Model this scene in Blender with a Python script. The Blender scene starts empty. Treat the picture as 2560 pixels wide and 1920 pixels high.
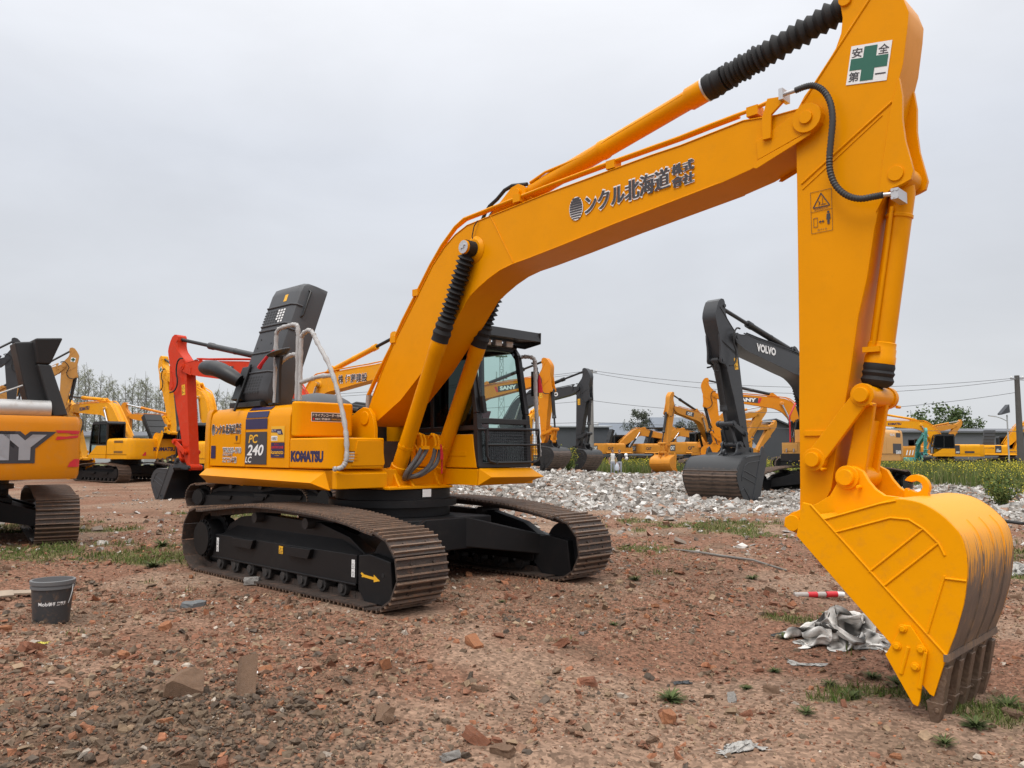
import bpy, bmesh, math, random
import numpy as np
from mathutils import Vector, Matrix
R = math.radians
sc = bpy.context.scene
COL = sc.collection
# ------------------------------------------------------------ camera, sky, sun, exposure
cam = bpy.data.cameras.new('camera'); camo = bpy.data.objects.new('camera', cam); COL.objects.link(camo)
camo.location = (0, 0, 1.5)
camo.rotation_euler = (R(90) + math.atan(168 / 2015.0), R(-0.11), 0)
cam.sensor_fit = 'HORIZONTAL'; cam.sensor_width = 36.0; cam.lens = 36.0 * 2015 / 2560
cam.clip_start = 0.05; cam.clip_end = 3000
sc.camera = camo
SUN_EL, SUN_AZ = 58, 205          # azimuth the light comes from, clockwise from +Y
world = bpy.data.worlds.new('World'); sc.world = world; world.use_nodes = True
def setup_world():
    nt = world.node_tree; n = nt.nodes; l = nt.links; n.clear()
    out = n.new('ShaderNodeOutputWorld'); bg = n.new('ShaderNodeBackground'); bg.inputs[1].default_value = 0.1
    sky = n.new('ShaderNodeTexSky'); sky.sky_type = 'NISHITA'; sky.sun_disc = False
    sky.sun_elevation = R(SUN_EL); sky.sun_rotation = R(SUN_AZ); sky.dust_density = 4
    bw = n.new('ShaderNodeRGBToBW'); l.new(sky.outputs[0], bw.inputs[0])
    tc = n.new('ShaderNodeTexCoord'); sx = n.new('ShaderNodeSeparateXYZ'); l.new(tc.outputs['Generated'], sx.inputs[0])
    ramp = n.new('ShaderNodeValToRGB'); cr = ramp.color_ramp
    cr.elements[0].position = 0.0; cr.elements[0].color = (0.655, 0.672, 0.695, 1)
    cr.elements[1].position = 1.0; cr.elements[1].color = (2.3, 2.3, 2.3, 1)
    for p, c in ((0.06, (0.66, 0.68, 0.705)), (0.16, (0.645, 0.673, 0.72)), (0.34, (0.68, 0.715, 0.785)), (0.50, (0.88, 0.90, 0.95)), (0.75, (1.85, 1.85, 1.86))):
        e = cr.elements.new(p); e.color = (*c, 1)
    l.new(sx.outputs[2], ramp.inputs[0])
    # cloud mottling on a flattened direction
    mp = n.new('ShaderNodeMapping'); mp.inputs['Scale'].default_value = (1.0, 1.0, 2.6); l.new(tc.outputs['Generated'], mp.inputs[0])
    nz = n.new('ShaderNodeTexNoise'); nz.inputs['Scale'].default_value = 2.3; nz.inputs['Detail'].default_value = 6; nz.inputs['Roughness'].default_value = .52; nz.inputs['Distortion'].default_value = .3
    l.new(mp.outputs[0], nz.inputs['Vector'])
    mr = n.new('ShaderNodeMapRange'); mr.inputs[1].default_value = .3; mr.inputs[2].default_value = .7; mr.inputs[3].default_value = .93; mr.inputs[4].default_value = 1.08
    l.new(nz.outputs[0], mr.inputs[0])
    mul = n.new('ShaderNodeMix'); mul.data_type = 'RGBA'; mul.blend_type = 'MULTIPLY'; mul.inputs[0].default_value = 1
    l.new(ramp.outputs[0], mul.inputs[6]); l.new(mr.outputs[0], mul.inputs[7])
    sc10 = n.new('ShaderNodeMix'); sc10.data_type = 'RGBA'; sc10.blend_type = 'MULTIPLY'; sc10.inputs[0].default_value = 1
    l.new(mul.outputs[2], sc10.inputs[6]); sc10.inputs[7].default_value = (10, 10, 10, 1)
    mx = n.new('ShaderNodeMix'); mx.data_type = 'RGBA'; mx.inputs[0].default_value = .06
    l.new(sc10.outputs[2], mx.inputs[6]); l.new(bw.outputs[0], mx.inputs[7])
    l.new(mx.outputs[2], bg.inputs[0]); l.new(bg.outputs[0], out.inputs[0])
setup_world()
sun = bpy.data.lights.new('sun', 'SUN'); sun.energy = 1.35; sun.angle = R(26); sun.color = (1, .96, .9)
suno = bpy.data.objects.new('sun', sun); COL.objects.link(suno)
_d = Vector((math.sin(R(SUN_AZ)) * math.cos(R(SUN_EL)), math.cos(R(SUN_AZ)) * math.cos(R(SUN_EL)), math.sin(R(SUN_EL))))
suno.rotation_euler = _d.to_track_quat('Z', 'Y').to_euler(); suno.location = _d * 60
sc.view_settings.view_transform = 'Standard'; sc.view_settings.look = 'None'
sc.view_settings.exposure = 0.12; sc.view_settings.gamma = 1.0
sc.cycles.max_bounces = 6; sc.cycles.transparent_max_bounces = 12
rng = np.random.default_rng(7); rnd = random.Random(5)

# ------------------------------------------------------------ helpers
def tag(o, label=None, cat=None, group=None, kind=None):
    if label: o['label'] = label
    if cat: o['category'] = cat
    if group: o['group'] = group
    if kind: o['kind'] = kind
    return o
def empty(name, loc, rz=0, s=1.0):
    o = bpy.data.objects.new(name, None); COL.objects.link(o)
    o.location = loc; o.rotation_euler = (0, 0, rz); o.scale = (s, s, s); o.empty_display_size = .2
    return o
_tcache = {}
def text_geo(s, off=0.0, sh=0.0):
    key = (s, off, sh)
    if key in _tcache: return _tcache[key]
    cu = bpy.data.curves.new('t', 'FONT'); cu.body = s; cu.offset = off; cu.shear = sh; cu.resolution_u = 3
    o = bpy.data.objects.new('t', cu); COL.objects.link(o)
    dg = bpy.context.evaluated_depsgraph_get(); me = o.evaluated_get(dg).to_mesh()
    V = [(v.co.x, v.co.y) for v in me.vertices]; F = [tuple(p.vertices) for p in me.polygons]
    o.evaluated_get(dg).to_mesh_clear(); bpy.data.objects.remove(o); bpy.data.curves.remove(cu)
    _tcache[key] = (V, F); return V, F
class MB:
    def __init__(s, tf=None): s.v = []; s.f = []; s.tf = tf
    def add(s, V, F):
        n = len(s.v)
        if s.tf: V = [s.tf(*p) for p in V]
        s.v += [tuple(p) for p in V]; s.f += [tuple(i + n for i in f) for f in F]; return s
    def box(s, a, b):
        (x0, y0, z0), (x1, y1, z1) = a, b
        V = [(x0, y0, z0), (x1, y0, z0), (x1, y1, z0), (x0, y1, z0), (x0, y0, z1), (x1, y0, z1), (x1, y1, z1), (x0, y1, z1)]
        return s.add(V, [(0, 3, 2, 1), (4, 5, 6, 7), (0, 1, 5, 4), (1, 2, 6, 5), (2, 3, 7, 6), (3, 0, 4, 7)])
    def hexa(s, V): return s.add(V, [(0, 3, 2, 1), (4, 5, 6, 7), (0, 1, 5, 4), (1, 2, 6, 5), (2, 3, 7, 6), (3, 0, 4, 7)])
    def prism(s, poly, y0, y1, ax=1):
        n = len(poly)
        def P(p, t):
            return (p[0], t, p[1]) if ax == 1 else ((t, p[0], p[1]) if ax == 0 else (p[0], p[1], t))
        V = [P(p, y0) for p in poly] + [P(p, y1) for p in poly]
        F = [tuple(range(n)), tuple(range(2 * n - 1, n - 1, -1))] + [(i, i + n, (i + 1) % n + n, (i + 1) % n) for i in range(n)]
        return s.add(V, F)
    def tube(s, pts, r, n=8, caps=True, closed=False):
        P = [Vector(p) for p in pts]; rs = r if isinstance(r, (list, tuple)) else [r] * len(P)
        V = []; F = []; up = None
        for i, p in enumerate(P):
            a = P[i - 1] if (i > 0 or closed) else p; b = P[(i + 1) % len(P)] if (i < len(P) - 1 or closed) else p
            t = (b - a).normalized() if (b - a).length > 1e-9 else Vector((0, 0, 1))
            if up is None:
                up = Vector((0, 0, 1)) if abs(t.z) < .9 else Vector((1, 0, 0))
            x = up.cross(t); x = x.normalized() if x.length > 1e-6 else Vector((1, 0, 0))
            up = t.cross(x).normalized()
            for k in range(n):
                an = 2 * math.pi * k / n
                V.append(tuple(p + (x * math.cos(an) + up * math.sin(an)) * rs[i]))
        m = len(P); rngm = m if closed else m - 1
        for i in range(rngm):
            j = (i + 1) % m
            for k in range(n):
                F.append((i * n + k, i * n + (k + 1) % n, j * n + (k + 1) % n, j * n + k))
        if caps and not closed:
            F.append(tuple(range(n - 1, -1, -1))); F.append(tuple(range((m - 1) * n, m * n)))
        return s.add(V, F)
    def cyl(s, a, b, r, n=20, r2=None): return s.tube([a, b], [r, r if r2 is None else r2], n)
    def lathe(s, a, b, prof, n=20):
        a = Vector(a); b = Vector(b); return s.tube([a + (b - a) * t for t, _ in prof], [q for _, q in prof], n)
    def bar(s, a, b, w, h):          # rectangular bar from a to b, w across (horizontal), h other
        a = Vector(a); b = Vector(b); t = (b - a).normalized()
        up = Vector((0, 0, 1)) if abs(t.z) < .95 else Vector((0, 1, 0))
        x = t.cross(up).normalized() * w / 2; u = x.cross(t).normalized() * h / 2
        return s.hexa([tuple(a - x - u), tuple(a + x - u), tuple(b + x - u), tuple(b - x - u), tuple(a - x + u), tuple(a + x + u), tuple(b + x + u), tuple(b - x + u)])
    def quad(s, a, b, c, d): return s.add([a, b, c, d], [(0, 1, 2, 3)])
    def plate(s, O, u, v, w, h, n=(0, 0, 0), t=0.0):
        O = Vector(O); u = Vector(u).normalized() * w; v = Vector(v).normalized() * h; nn = u.cross(v).normalized()
        if t <= 0: return s.quad(tuple(O), tuple(O + u), tuple(O + u + v), tuple(O + v))
        k = nn * t
        return s.hexa([tuple(O), tuple(O + u), tuple(O + u + v), tuple(O + v), tuple(O + k), tuple(O + u + k), tuple(O + u + v + k), tuple(O + v + k)])
    def text(s, txt, O, u, v, w=None, h=None, off=0.0, sh=0.0, lift=0.0):
        V, F = text_geo(txt, off, sh)
        if not V: return s
        B_ = text_geo(txt, 0.0, sh)[0] if off > .0 else V
        xs = [p[0] for p in B_]; ys = [p[1] for p in B_]; x0, x1, y0, y1 = min(xs), max(xs), min(ys), max(ys)
        if w is None: w = (x1 - x0) * h / (y1 - y0)
        if h is None: h = (y1 - y0) * w / (x1 - x0)
        u = Vector(u).normalized(); v = Vector(v).normalized(); nn = u.cross(v).normalized(); O = Vector(O) + nn * lift
        return s.add([tuple(O + u * ((x - x0) / (x1 - x0) * w) + v * ((y - y0) / (y1 - y0) * h)) for x, y in V], F)
    def sphere(s, c, r, n=12, m=8, sq=(1, 1, 1)):
        V = [(c[0], c[1], c[2] - r * sq[2])]; F = []
        for i in range(1, m):
            th = math.pi * i / m
            for k in range(n):
                a = 2 * math.pi * k / n
                V.append((c[0] + r * sq[0] * math.sin(th) * math.cos(a), c[1] + r * sq[1] * math.sin(th) * math.sin(a), c[2] - r * sq[2] * math.cos(th)))
        V.append((c[0], c[1], c[2] + r * sq[2])); e = len(V) - 1
        for k in range(n):
            F.append((0, 1 + (k + 1) % n, 1 + k)); F.append((e, e - n + k, e - n + (k + 1) % n))
        for i in range(m - 2):
            for k in range(n):
                F.append((1 + i * n + k, 1 + i * n + (k + 1) % n, 1 + (i + 1) * n + (k + 1) % n, 1 + (i + 1) * n + k))
        return s.add(V, F)
    def build(s, name, mat, parent=None, bevel=0.0, smooth=38, seg=2, recalc=True):
        me = bpy.data.meshes.new(name); me.from_pydata(s.v, [], s.f); me.materials.append(mat)
        if recalc:
            bm = bmesh.new(); bm.from_mesh(me); bmesh.ops.recalc_face_normals(bm, faces=bm.faces); bm.to_mesh(me); bm.free()
        o = bpy.data.objects.new(name, me); COL.objects.link(o)
        me.polygons.foreach_set('use_smooth', [bool(smooth)] * len(me.polygons))
        if smooth: me.set_sharp_from_angle(angle=R(smooth))
        if bevel > 0:
            md = o.modifiers.new('bevel', 'BEVEL'); md.width = bevel; md.segments = seg; md.limit_method = 'ANGLE'; md.angle_limit = R(40); md.harden_normals = True
        if parent: o.parent = parent
        return o
def np_mesh(name, V, F, mat, colors=None, smooth=False, parent=None):
    """V (n,3), F (m,k) numpy arrays; colors per vertex -> attribute 'tint'"""
    me = bpy.data.meshes.new(name); n, m, k = len(V), len(F), F.shape[1]
    me.vertices.add(n); me.vertices.foreach_set('co', np.ascontiguousarray(V, np.float32).ravel())
    me.loops.add(m * k); me.loops.foreach_set('vertex_index', np.ascontiguousarray(F, np.int32).ravel())
    me.polygons.add(m); me.polygons.foreach_set('loop_start', np.arange(0, m * k, k, dtype=np.int32))
    me.polygons.foreach_set('use_smooth', np.full(m, bool(smooth)))
    me.update(calc_edges=True)
    if colors is not None:
        at = me.attributes.new('tint', 'FLOAT_COLOR', 'POINT')
        c4 = np.ones((n, 4), np.float32); c4[:, :3] = colors; at.data.foreach_set('color', c4.ravel())
    me.materials.append(mat)
    o = bpy.data.objects.new(name, me); COL.objects.link(o)
    if parent: o.parent = parent
    return o
# value noise
_tab = np.random.default_rng(3).random((256, 256))
def vnoise(x, y, seed=0):
    x = x + seed * 17.3; y = y + seed * 31.7
    xi = np.floor(x).astype(int); yi = np.floor(y).astype(int); fx = x - xi; fy = y - yi
    fx = fx * fx * (3 - 2 * fx); fy = fy * fy * (3 - 2 * fy)
    g = lambda a, b: _tab[a & 255, b & 255]
    return (g(xi, yi) * (1 - fx) + g(xi + 1, yi) * fx) * (1 - fy) + (g(xi, yi + 1) * (1 - fx) + g(xi + 1, yi + 1) * fx) * fy
def fbm(x, y, oct=4, seed=0):
    a = 0; amp = .5; tot = 0
    for i in range(oct): a = a + amp * vnoise(x * 2 ** i, y * 2 ** i, seed + i); tot += amp; amp *= .5
    return a / tot
def sstep(a, b, x):
    t = np.clip((x - a) / (b - a), 0, 1); return t * t * (3 - 2 * t)

# ------------------------------------------------------------ materials
def new_mat(name):
    m = bpy.data.materials.new(name); m.use_nodes = True
    nt = m.node_tree; return m, nt, nt.nodes['Principled BSDF']
def paint(name, col, rough=.35, metal=0.0, var=.10, scale=3.0, dust=0.0, dustcol=(.30, .22, .15), coat=0.0, bump=0.0, spec=.5):
    m, nt, p = new_mat(name); n = nt.nodes; l = nt.links
    p.inputs['Roughness'].default_value = rough; p.inputs['Metallic'].default_value = metal
    p.inputs['Coat Weight'].default_value = coat; p.inputs['Coat Roughness'].default_value = .12; p.inputs['Specular IOR Level'].default_value = spec
    tc = n.new('ShaderNodeTexCoord'); nz = n.new('ShaderNodeTexNoise'); nz.inputs['Scale'].default_value = scale; nz.inputs['Detail'].default_value = 6; nz.inputs['Roughness'].default_value = .6
    l.new(tc.outputs['Object'], nz.inputs['Vector'])
    mx = n.new('ShaderNodeMix'); mx.data_type = 'RGBA'
    c = Vector(col); mx.inputs[6].default_value = (*(c * (1 - var)), 1); mx.inputs[7].default_value = (*[min(1, q * (1 + var)) for q in c], 1)
    l.new(nz.outputs[0], mx.inputs[0]); last = mx.outputs[2]
    if dust > 0:
        nz2 = n.new('ShaderNodeTexNoise'); nz2.inputs['Scale'].default_value = scale * 2.7; nz2.inputs['Detail'].default_value = 9; nz2.inputs['Roughness'].default_value = .7
        l.new(tc.outputs['Object'], nz2.inputs['Vector'])
        mr = n.new('ShaderNodeMapRange'); mr.inputs[1].default_value = .52; mr.inputs[2].default_value = .75; mr.inputs[3].default_value = 0; mr.inputs[4].default_value = dust; l.new(nz2.outputs[0], mr.inputs[0])
        m2 = n.new('ShaderNodeMix'); m2.data_type = 'RGBA'; m2.inputs[7].default_value = (*dustcol, 1); l.new(last, m2.inputs[6]); l.new(mr.outputs[0], m2.inputs[0]); last = m2.outputs[2]
        mr2 = n.new('ShaderNodeMapRange'); mr2.inputs[3].default_value = rough; mr2.inputs[4].default_value = min(1, rough + .4); l.new(mr.outputs[0], mr2.inputs[0]); l.new(mr2.outputs[0], p.inputs['Roughness'])
    l.new(last, p.inputs['Base Color'])
    if bump > 0:
        b = n.new('ShaderNodeBump'); b.inputs['Strength'].default_value = bump; b.inputs['Distance'].default_value = .02
        nb = n.new('ShaderNodeTexNoise'); nb.inputs['Scale'].default_value = scale * 8; nb.inputs['Detail'].default_value = 5; l.new(tc.outputs['Object'], nb.inputs['Vector'])
        l.new(nb.outputs[0], b.inputs['Height']); l.new(b.outputs[0], p.inputs['Normal'])
    return m
def glass(name, tint, refl=(.9, .95, 1)):
    m, nt, p = new_mat(name); n = nt.nodes; l = nt.links
    tr = n.new('ShaderNodeBsdfTransparent'); tr.inputs[0].default_value = (*tint, 1)
    gl = n.new('ShaderNodeBsdfGlossy'); gl.inputs['Roughness'].default_value = .03; gl.inputs[0].default_value = (*refl, 1)
    lw = n.new('ShaderNodeLayerWeight'); lw.inputs[0].default_value = .5; pw = n.new('ShaderNodeMath'); pw.operation = 'POWER'; pw.inputs[1].default_value = 4; l.new(lw.outputs['Facing'], pw.inputs[0])
    fr = n.new('ShaderNodeMath'); fr.operation = 'MULTIPLY_ADD'; fr.inputs[1].default_value = .7; fr.inputs[2].default_value = .045; l.new(pw.outputs[0], fr.inputs[0])
    ms = n.new('ShaderNodeMixShader'); l.new(fr.outputs[0], ms.inputs[0]); l.new(tr.outputs[0], ms.inputs[1]); l.new(gl.outputs[0], ms.inputs[2])
    l.new(ms.outputs[0], n['Material Output'].inputs[0]); n.remove(p)
    return m
def tinted(name, rough=.9, noise=.25, scale=30, bump=.4, spec=.25):
    """colour from the mesh's own 'tint' attribute, broken up by noise"""
    m, nt, p = new_mat(name); n = nt.nodes; l = nt.links
    p.inputs['Roughness'].default_value = rough; p.inputs['Specular IOR Level'].default_value = spec
    at = n.new('ShaderNodeAttribute'); at.attribute_name = 'tint'
    tc = n.new('ShaderNodeTexCoord'); nz = n.new('ShaderNodeTexNoise'); nz.inputs['Scale'].default_value = scale; nz.inputs['Detail'].default_value = 6; nz.inputs['Roughness'].default_value = .65
    l.new(tc.outputs['Object'], nz.inputs['Vector'])
    mr = n.new('ShaderNodeMapRange'); mr.inputs[1].default_value = .25; mr.inputs[2].default_value = .75; mr.inputs[3].default_value = 1 - noise; mr.inputs[4].default_value = 1 + noise; l.new(nz.outputs[0], mr.inputs[0])
    mx = n.new('ShaderNodeMix'); mx.data_type = 'RGBA'; mx.blend_type = 'MULTIPLY'; mx.inputs[0].default_value = 1
    l.new(at.outputs['Color'], mx.inputs[6]); l.new(mr.outputs[0], mx.inputs[7]); l.new(mx.outputs[2], p.inputs['Base Color'])
    if bump:
        b = n.new('ShaderNodeBump'); b.inputs['Strength'].default_value = bump; b.inputs['Distance'].default_value = .02; l.new(nz.outputs[0], b.inputs['Height']); l.new(b.outputs[0], p.inputs['Normal'])
    return m
YEL = (.755, .290, .0003)
M = {}
M['yellow'] = paint('yellow_paint', YEL, .30, var=.08, dust=.22, dustcol=(.56, .23, .01), spec=.10, bump=.02)
M['yellow_bg'] = paint('yellow_paint_old', (.78, .335, .006), .42, var=.12, dust=.25, spec=.2)
M['orange_bg'] = paint('orange_paint', (.60, .245, .03), .5, var=.14, dust=.35, spec=.2)
M['tan_bg'] = paint('tan_paint', (.52, .26, .07), .5, var=.14, dust=.4, spec=.2)
M['sany'] = paint('orange_paint_gloss', (.66, .225, .008), .3, var=.08, dust=.15, spec=.25)
M['volvoy'] = paint('sand_yellow_paint', (.60, .30, .07), .4, var=.06, dust=.1)
M['red_bg'] = paint('red_orange_paint', (.58, .038, .008), .42, var=.12, dust=.2, spec=.2)
M['teal'] = paint('teal_paint', (.09, .36, .33), .5, var=.1)
M['black'] = paint('black_paint', (.014, .014, .015), .42, var=.2, dust=.10, dustcol=(.10, .075, .06))
M['blackb'] = paint('dark_grey_paint', (.032, .034, .038), .38, var=.15, dust=.10, dustcol=(.12, .11, .10))
M['steel_frame'] = paint('black_frame_paint', (.009, .009, .010), .45, var=.25, dust=.35, dustcol=(.032, .025, .020), scale=2.2, spec=.3)
M['shoe'] = paint('rusty_track_steel', (.062, .046, .038), .6, metal=.25, var=.4, dust=.8, dustcol=(.20, .10, .062), scale=5.0, bump=.3)
M['grouser'] = paint('worn_lit_grouser_steel', (.18, .122, .088), .5, metal=.25, var=.4, dust=.85, dustcol=(.32, .165, .085), scale=6.0, bump=.3)  # worn bars, with their lit edges also put into the lighter colour
M['shoe_in'] = paint('dark_track_steel', (.03, .027, .026), .6, var=.3, dust=.5, dustcol=(.08, .055, .042), scale=4)
M['rubber'] = paint('black_rubber', (.012, .012, .013), .62, var=.2)
M['bellows'] = paint('black_bellows_cloth', (.010, .010, .011), .75, var=.25, dust=.1, dustcol=(.06, .06, .06))
M['plastic'] = paint('grey_hood_plastic', (.050, .052, .057), .5, var=.1, dust=.12, dustcol=(.10, .09, .08))
M['plastic_dark'] = paint('black_hood_plastic', (.012, .012, .013), .45, var=.15)
M['wrap'] = paint('plastic_wrapped_rail', (.42, .41, .40), .5, var=.18, scale=18, dust=.5, dustcol=(.30, .28, .27), bump=.5)
M['chrome'] = paint('bright_steel', (.55, .56, .58), .25, metal=.9, var=.05)
M['silver'] = paint('silver_cap', (.55, .55, .56), .4, metal=.6, var=.1)
M['muffler'] = paint('dull_steel', (.42, .41, .40), .45, metal=.6, var=.15, dust=.4, dustcol=(.25, .17, .11))
M['white'] = paint('white_vinyl', (.78, .78, .77), .5, var=.03)
M['dark_text'] = paint('charcoal_vinyl', (.045, .042, .048), .5, var=.05)
M['navy'] = paint('navy_vinyl', (.018, .016, .075), .4, var=.05)
M['purple'] = paint('purple_vinyl', (.10, .035, .22), .4, var=.05)
M['green'] = paint('green_vinyl', (.012, .115, .075), .5, var=.05)
M['redv'] = paint('red_vinyl', (.60, .02, .03), .5, var=.05)
M['redcloth'] = paint('red_cloth', (.50, .012, .018), .8, var=.15)
M['label_y'] = paint('yellow_label', (.80, .42, .02), .5, var=.03)
M['grey_text'] = paint('silver_vinyl', (.38, .39, .42), .35, metal=.4, var=.12, scale=6)
M['hosewrap'] = paint('grey_wrapped_hose', (.10, .095, .095), .5, var=.25, scale=25, bump=.4)
M['window'] = glass('cab_glass', (.74, .88, .84)); M['window_shaded'] = glass('shaded_cab_glass', (.05, .055, .055), (.22, .24, .25))  # second glass: heavy tint puts the unlit cab interior into its colour
M['lamp'] = paint('work_lamp', (.62, .58, .50), .25, var=.15)
M['engine'] = paint('engine_dark', (.03, .03, .032), .5, var=.4, scale=9)
M['interior'] = paint('cab_interior', (.02, .02, .022), .7, var=.2)
M['seatred'] = paint('dusty_red_cloth', (.16, .035, .04), .8, var=.2)
M['rust'] = paint('worn_brown_steel', (.13, .085, .058), .55, metal=.2, var=.45, dust=.8, dustcol=(.24, .155, .095), scale=5, bump=.4)
def worn_shell(name, paintcol, z_hi, z_lo):
    m, nt, p = new_mat(name); n = nt.nodes; l = nt.links
    p.inputs['Roughness'].default_value = .5
    tc = n.new('ShaderNodeTexCoord'); sx = n.new('ShaderNodeSeparateXYZ'); l.new(tc.outputs['Object'], sx.inputs[0])
    mp = n.new('ShaderNodeMapping'); mp.inputs['Scale'].default_value = (1.6, 26, 1.6); l.new(tc.outputs['Object'], mp.inputs[0])
    n1 = n.new('ShaderNodeTexNoise'); n1.inputs['Scale'].default_value = 2.0; n1.inputs['Detail'].default_value = 8; n1.inputs['Roughness'].default_value = .7; l.new(mp.outputs[0], n1.inputs['Vector'])
    n2 = n.new('ShaderNodeTexNoise'); n2.inputs['Scale'].default_value = 5; n2.inputs['Detail'].default_value = 8; l.new(tc.outputs['Object'], n2.inputs['Vector'])
    mr = n.new('ShaderNodeMapRange'); mr.inputs[1].default_value = z_hi; mr.inputs[2].default_value = z_lo; l.new(sx.outputs[2], mr.inputs[0])
    ad = n.new('ShaderNodeMath'); ad.operation = 'ADD'; l.new(mr.outputs[0], ad.inputs[0])
    s1 = n.new('ShaderNodeMath'); s1.operation = 'MULTIPLY_ADD'; s1.inputs[1].default_value = 2.3; s1.inputs[2].default_value = -1.22; l.new(n1.outputs[0], s1.inputs[0]); l.new(s1.outputs[0], ad.inputs[1])
    cl = n.new('ShaderNodeMapRange'); cl.inputs[1].default_value = .38; cl.inputs[2].default_value = .58; l.new(ad.outputs[0], cl.inputs[0])
    rr = n.new('ShaderNodeValToRGB'); e = rr.color_ramp.elements; e[0].position = .30; e[0].color = (.085, .062, .048, 1); e[1].position = .70; e[1].color = (.33, .20, .10, 1)
    q = rr.color_ramp.elements.new(.5); q.color = (.125, .095, .075, 1)
    mixn = n.new('ShaderNodeMix'); mixn.inputs[0].default_value = .5; l.new(n1.outputs[0], mixn.inputs[2]); l.new(n2.outputs[0], mixn.inputs[3]); l.new(mixn.outputs[0], rr.inputs[0])
    mx = n.new('ShaderNodeMix'); mx.data_type = 'RGBA'; mx.inputs[6].default_value = (*paintcol, 1); l.new(rr.outputs[0], mx.inputs[7]); l.new(cl.outputs[0], mx.inputs[0])
    l.new(mx.outputs[2], p.inputs['Base Color'])
    bp = n.new('ShaderNodeBump'); bp.inputs['Strength'].default_value = .25; bp.inputs['Distance'].default_value = .01; l.new(n1.outputs[0], bp.inputs['Height']); l.new(bp.outputs[0], p.inputs['Normal'])
    return m
def banded_shell(name):
    m, nt, p = new_mat(name); n = nt.nodes; l = nt.links; p.inputs['Roughness'].default_value = .55
    tc = n.new('ShaderNodeTexCoord'); sx = n.new('ShaderNodeSeparateXYZ'); l.new(tc.outputs['Object'], sx.inputs[0])
    nz = n.new('ShaderNodeTexNoise'); nz.inputs['Scale'].default_value = 4; nz.inputs['Detail'].default_value = 8; nz.inputs['Roughness'].default_value = .7; l.new(tc.outputs['Object'], nz.inputs['Vector'])
    wv = n.new('ShaderNodeTexWave'); wv.bands_direction = 'Z'; wv.inputs['Scale'].default_value = 3.2; wv.inputs['Distortion'].default_value = 2.5; wv.inputs['Detail'].default_value = 4; l.new(tc.outputs['Object'], wv.inputs['Vector'])
    rr = n.new('ShaderNodeValToRGB'); e = rr.color_ramp.elements; e[0].position = .25; e[0].color = (.035, .027, .023, 1); e[1].position = .8; e[1].color = (.17, .115, .085, 1); mixn = n.new('ShaderNodeMix'); mixn.inputs[0].default_value = .62; l.new(wv.outputs[1], mixn.inputs[2]); l.new(nz.outputs[0], mixn.inputs[3]); l.new(mixn.outputs[0], rr.inputs[0])
    ad = n.new('ShaderNodeMath'); ad.operation = 'MULTIPLY_ADD'; ad.inputs[1].default_value = .35; l.new(nz.outputs[0], ad.inputs[0]); l.new(sx.outputs[2], ad.inputs[2])
    mr = n.new('ShaderNodeMapRange'); mr.inputs[1].default_value = 1.02; mr.inputs[2].default_value = 1.10; l.new(ad.outputs[0], mr.inputs[0])
    mx = n.new('ShaderNodeMix'); mx.data_type = 'RGBA'; l.new(mr.outputs[0], mx.inputs[0]); l.new(rr.outputs[0], mx.inputs[6]); mx.inputs[7].default_value = (.025, .026, .028, 1); l.new(mx.outputs[2], p.inputs['Base Color']); return m
M['yellow_bucket'] = paint('scuffed_yellow_paint', (.84, .335, .0003), .40, var=.07, dust=.35, dustcol=(.56, .22, .02), scale=5, spec=.10, bump=.04)
M['banded'] = banded_shell('band_worn_bucket_steel')
M['shell'] = worn_shell('worn_bucket_steel', (.82, .335, .003), 1.16, .50)

# ------------------------------------------------------------ ground
MX, MY, MA = -1.467, 10.043, R(-44.17)       # the big digger's place on the yard
def base_h(x, y):
    ux = math.cos(MA) * (x - MX) + math.sin(MA) * (y - MY)
    h = -.215 * sstep(2.1, 5.2, ux)
    rub = rubble_mask(x, y)
    h = h + rub * (.20 + .42 * fbm(x * .22, y * .22, 3, 5)) * sstep(20, 36, y) * (1 - .8 * sstep(2.5, 7, x))
    return h
def rubble_mask(x, y):
    e = fbm(x * .18, y * .18, 3, 9) * 9 - 4.5
    near = np.where(x < 8, 21.5 - .25 * np.clip(x, 0, 8), 19.5 - .30 * (x - 8))
    return sstep(-1.2, 1.2, y - near + e * .55) * (1 - sstep(50, 56, y + e)) * sstep(-5.5, -3, x + e * .3) * (1 - sstep(0, 4, x - y * .55 - 8))
def bumps(x, y):
    d = np.sqrt(x * x + y * y); near = 1 / (1 + (d / 14) ** 2)
    h = (fbm(x * .8, y * .8, 3, 1) - .5) * .12 + (fbm(x * 3.1, y * 3.1, 4, 2) - .5) * .07 * near + (fbm(x * 9, y * 9, 3, 4) - .5) * .030 * near
    # dug dark clods in the left foreground
    g = np.exp(-(((x + 1.95) / .75) ** 2 + ((y - 5.0) / .42) ** 2)) + .8 * np.exp(-(((x + 2.1) / .95) ** 2 + ((y - 4.35) / .35) ** 2))
    h = h + g * (.05 + .26 * (fbm(x * 4.5, y * 4.5, 4, 12) - .40))
    # keep it low where the tracks stand
    ux = math.cos(MA) * (x - MX) + math.sin(MA) * (y - MY); uy = -math.sin(MA) * (x - MX) + math.cos(MA) * (y - MY)
    t = sstep(2.6, 2.1, np.abs(ux)) * sstep(.50, .30, np.abs(np.abs(uy) - 1.29))
    return h * (1 - t) - .012 * t
def gz(x, y):
    x = np.asarray(x, float); y = np.asarray(y, float); return base_h(x, y) + bumps(x, y)
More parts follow.
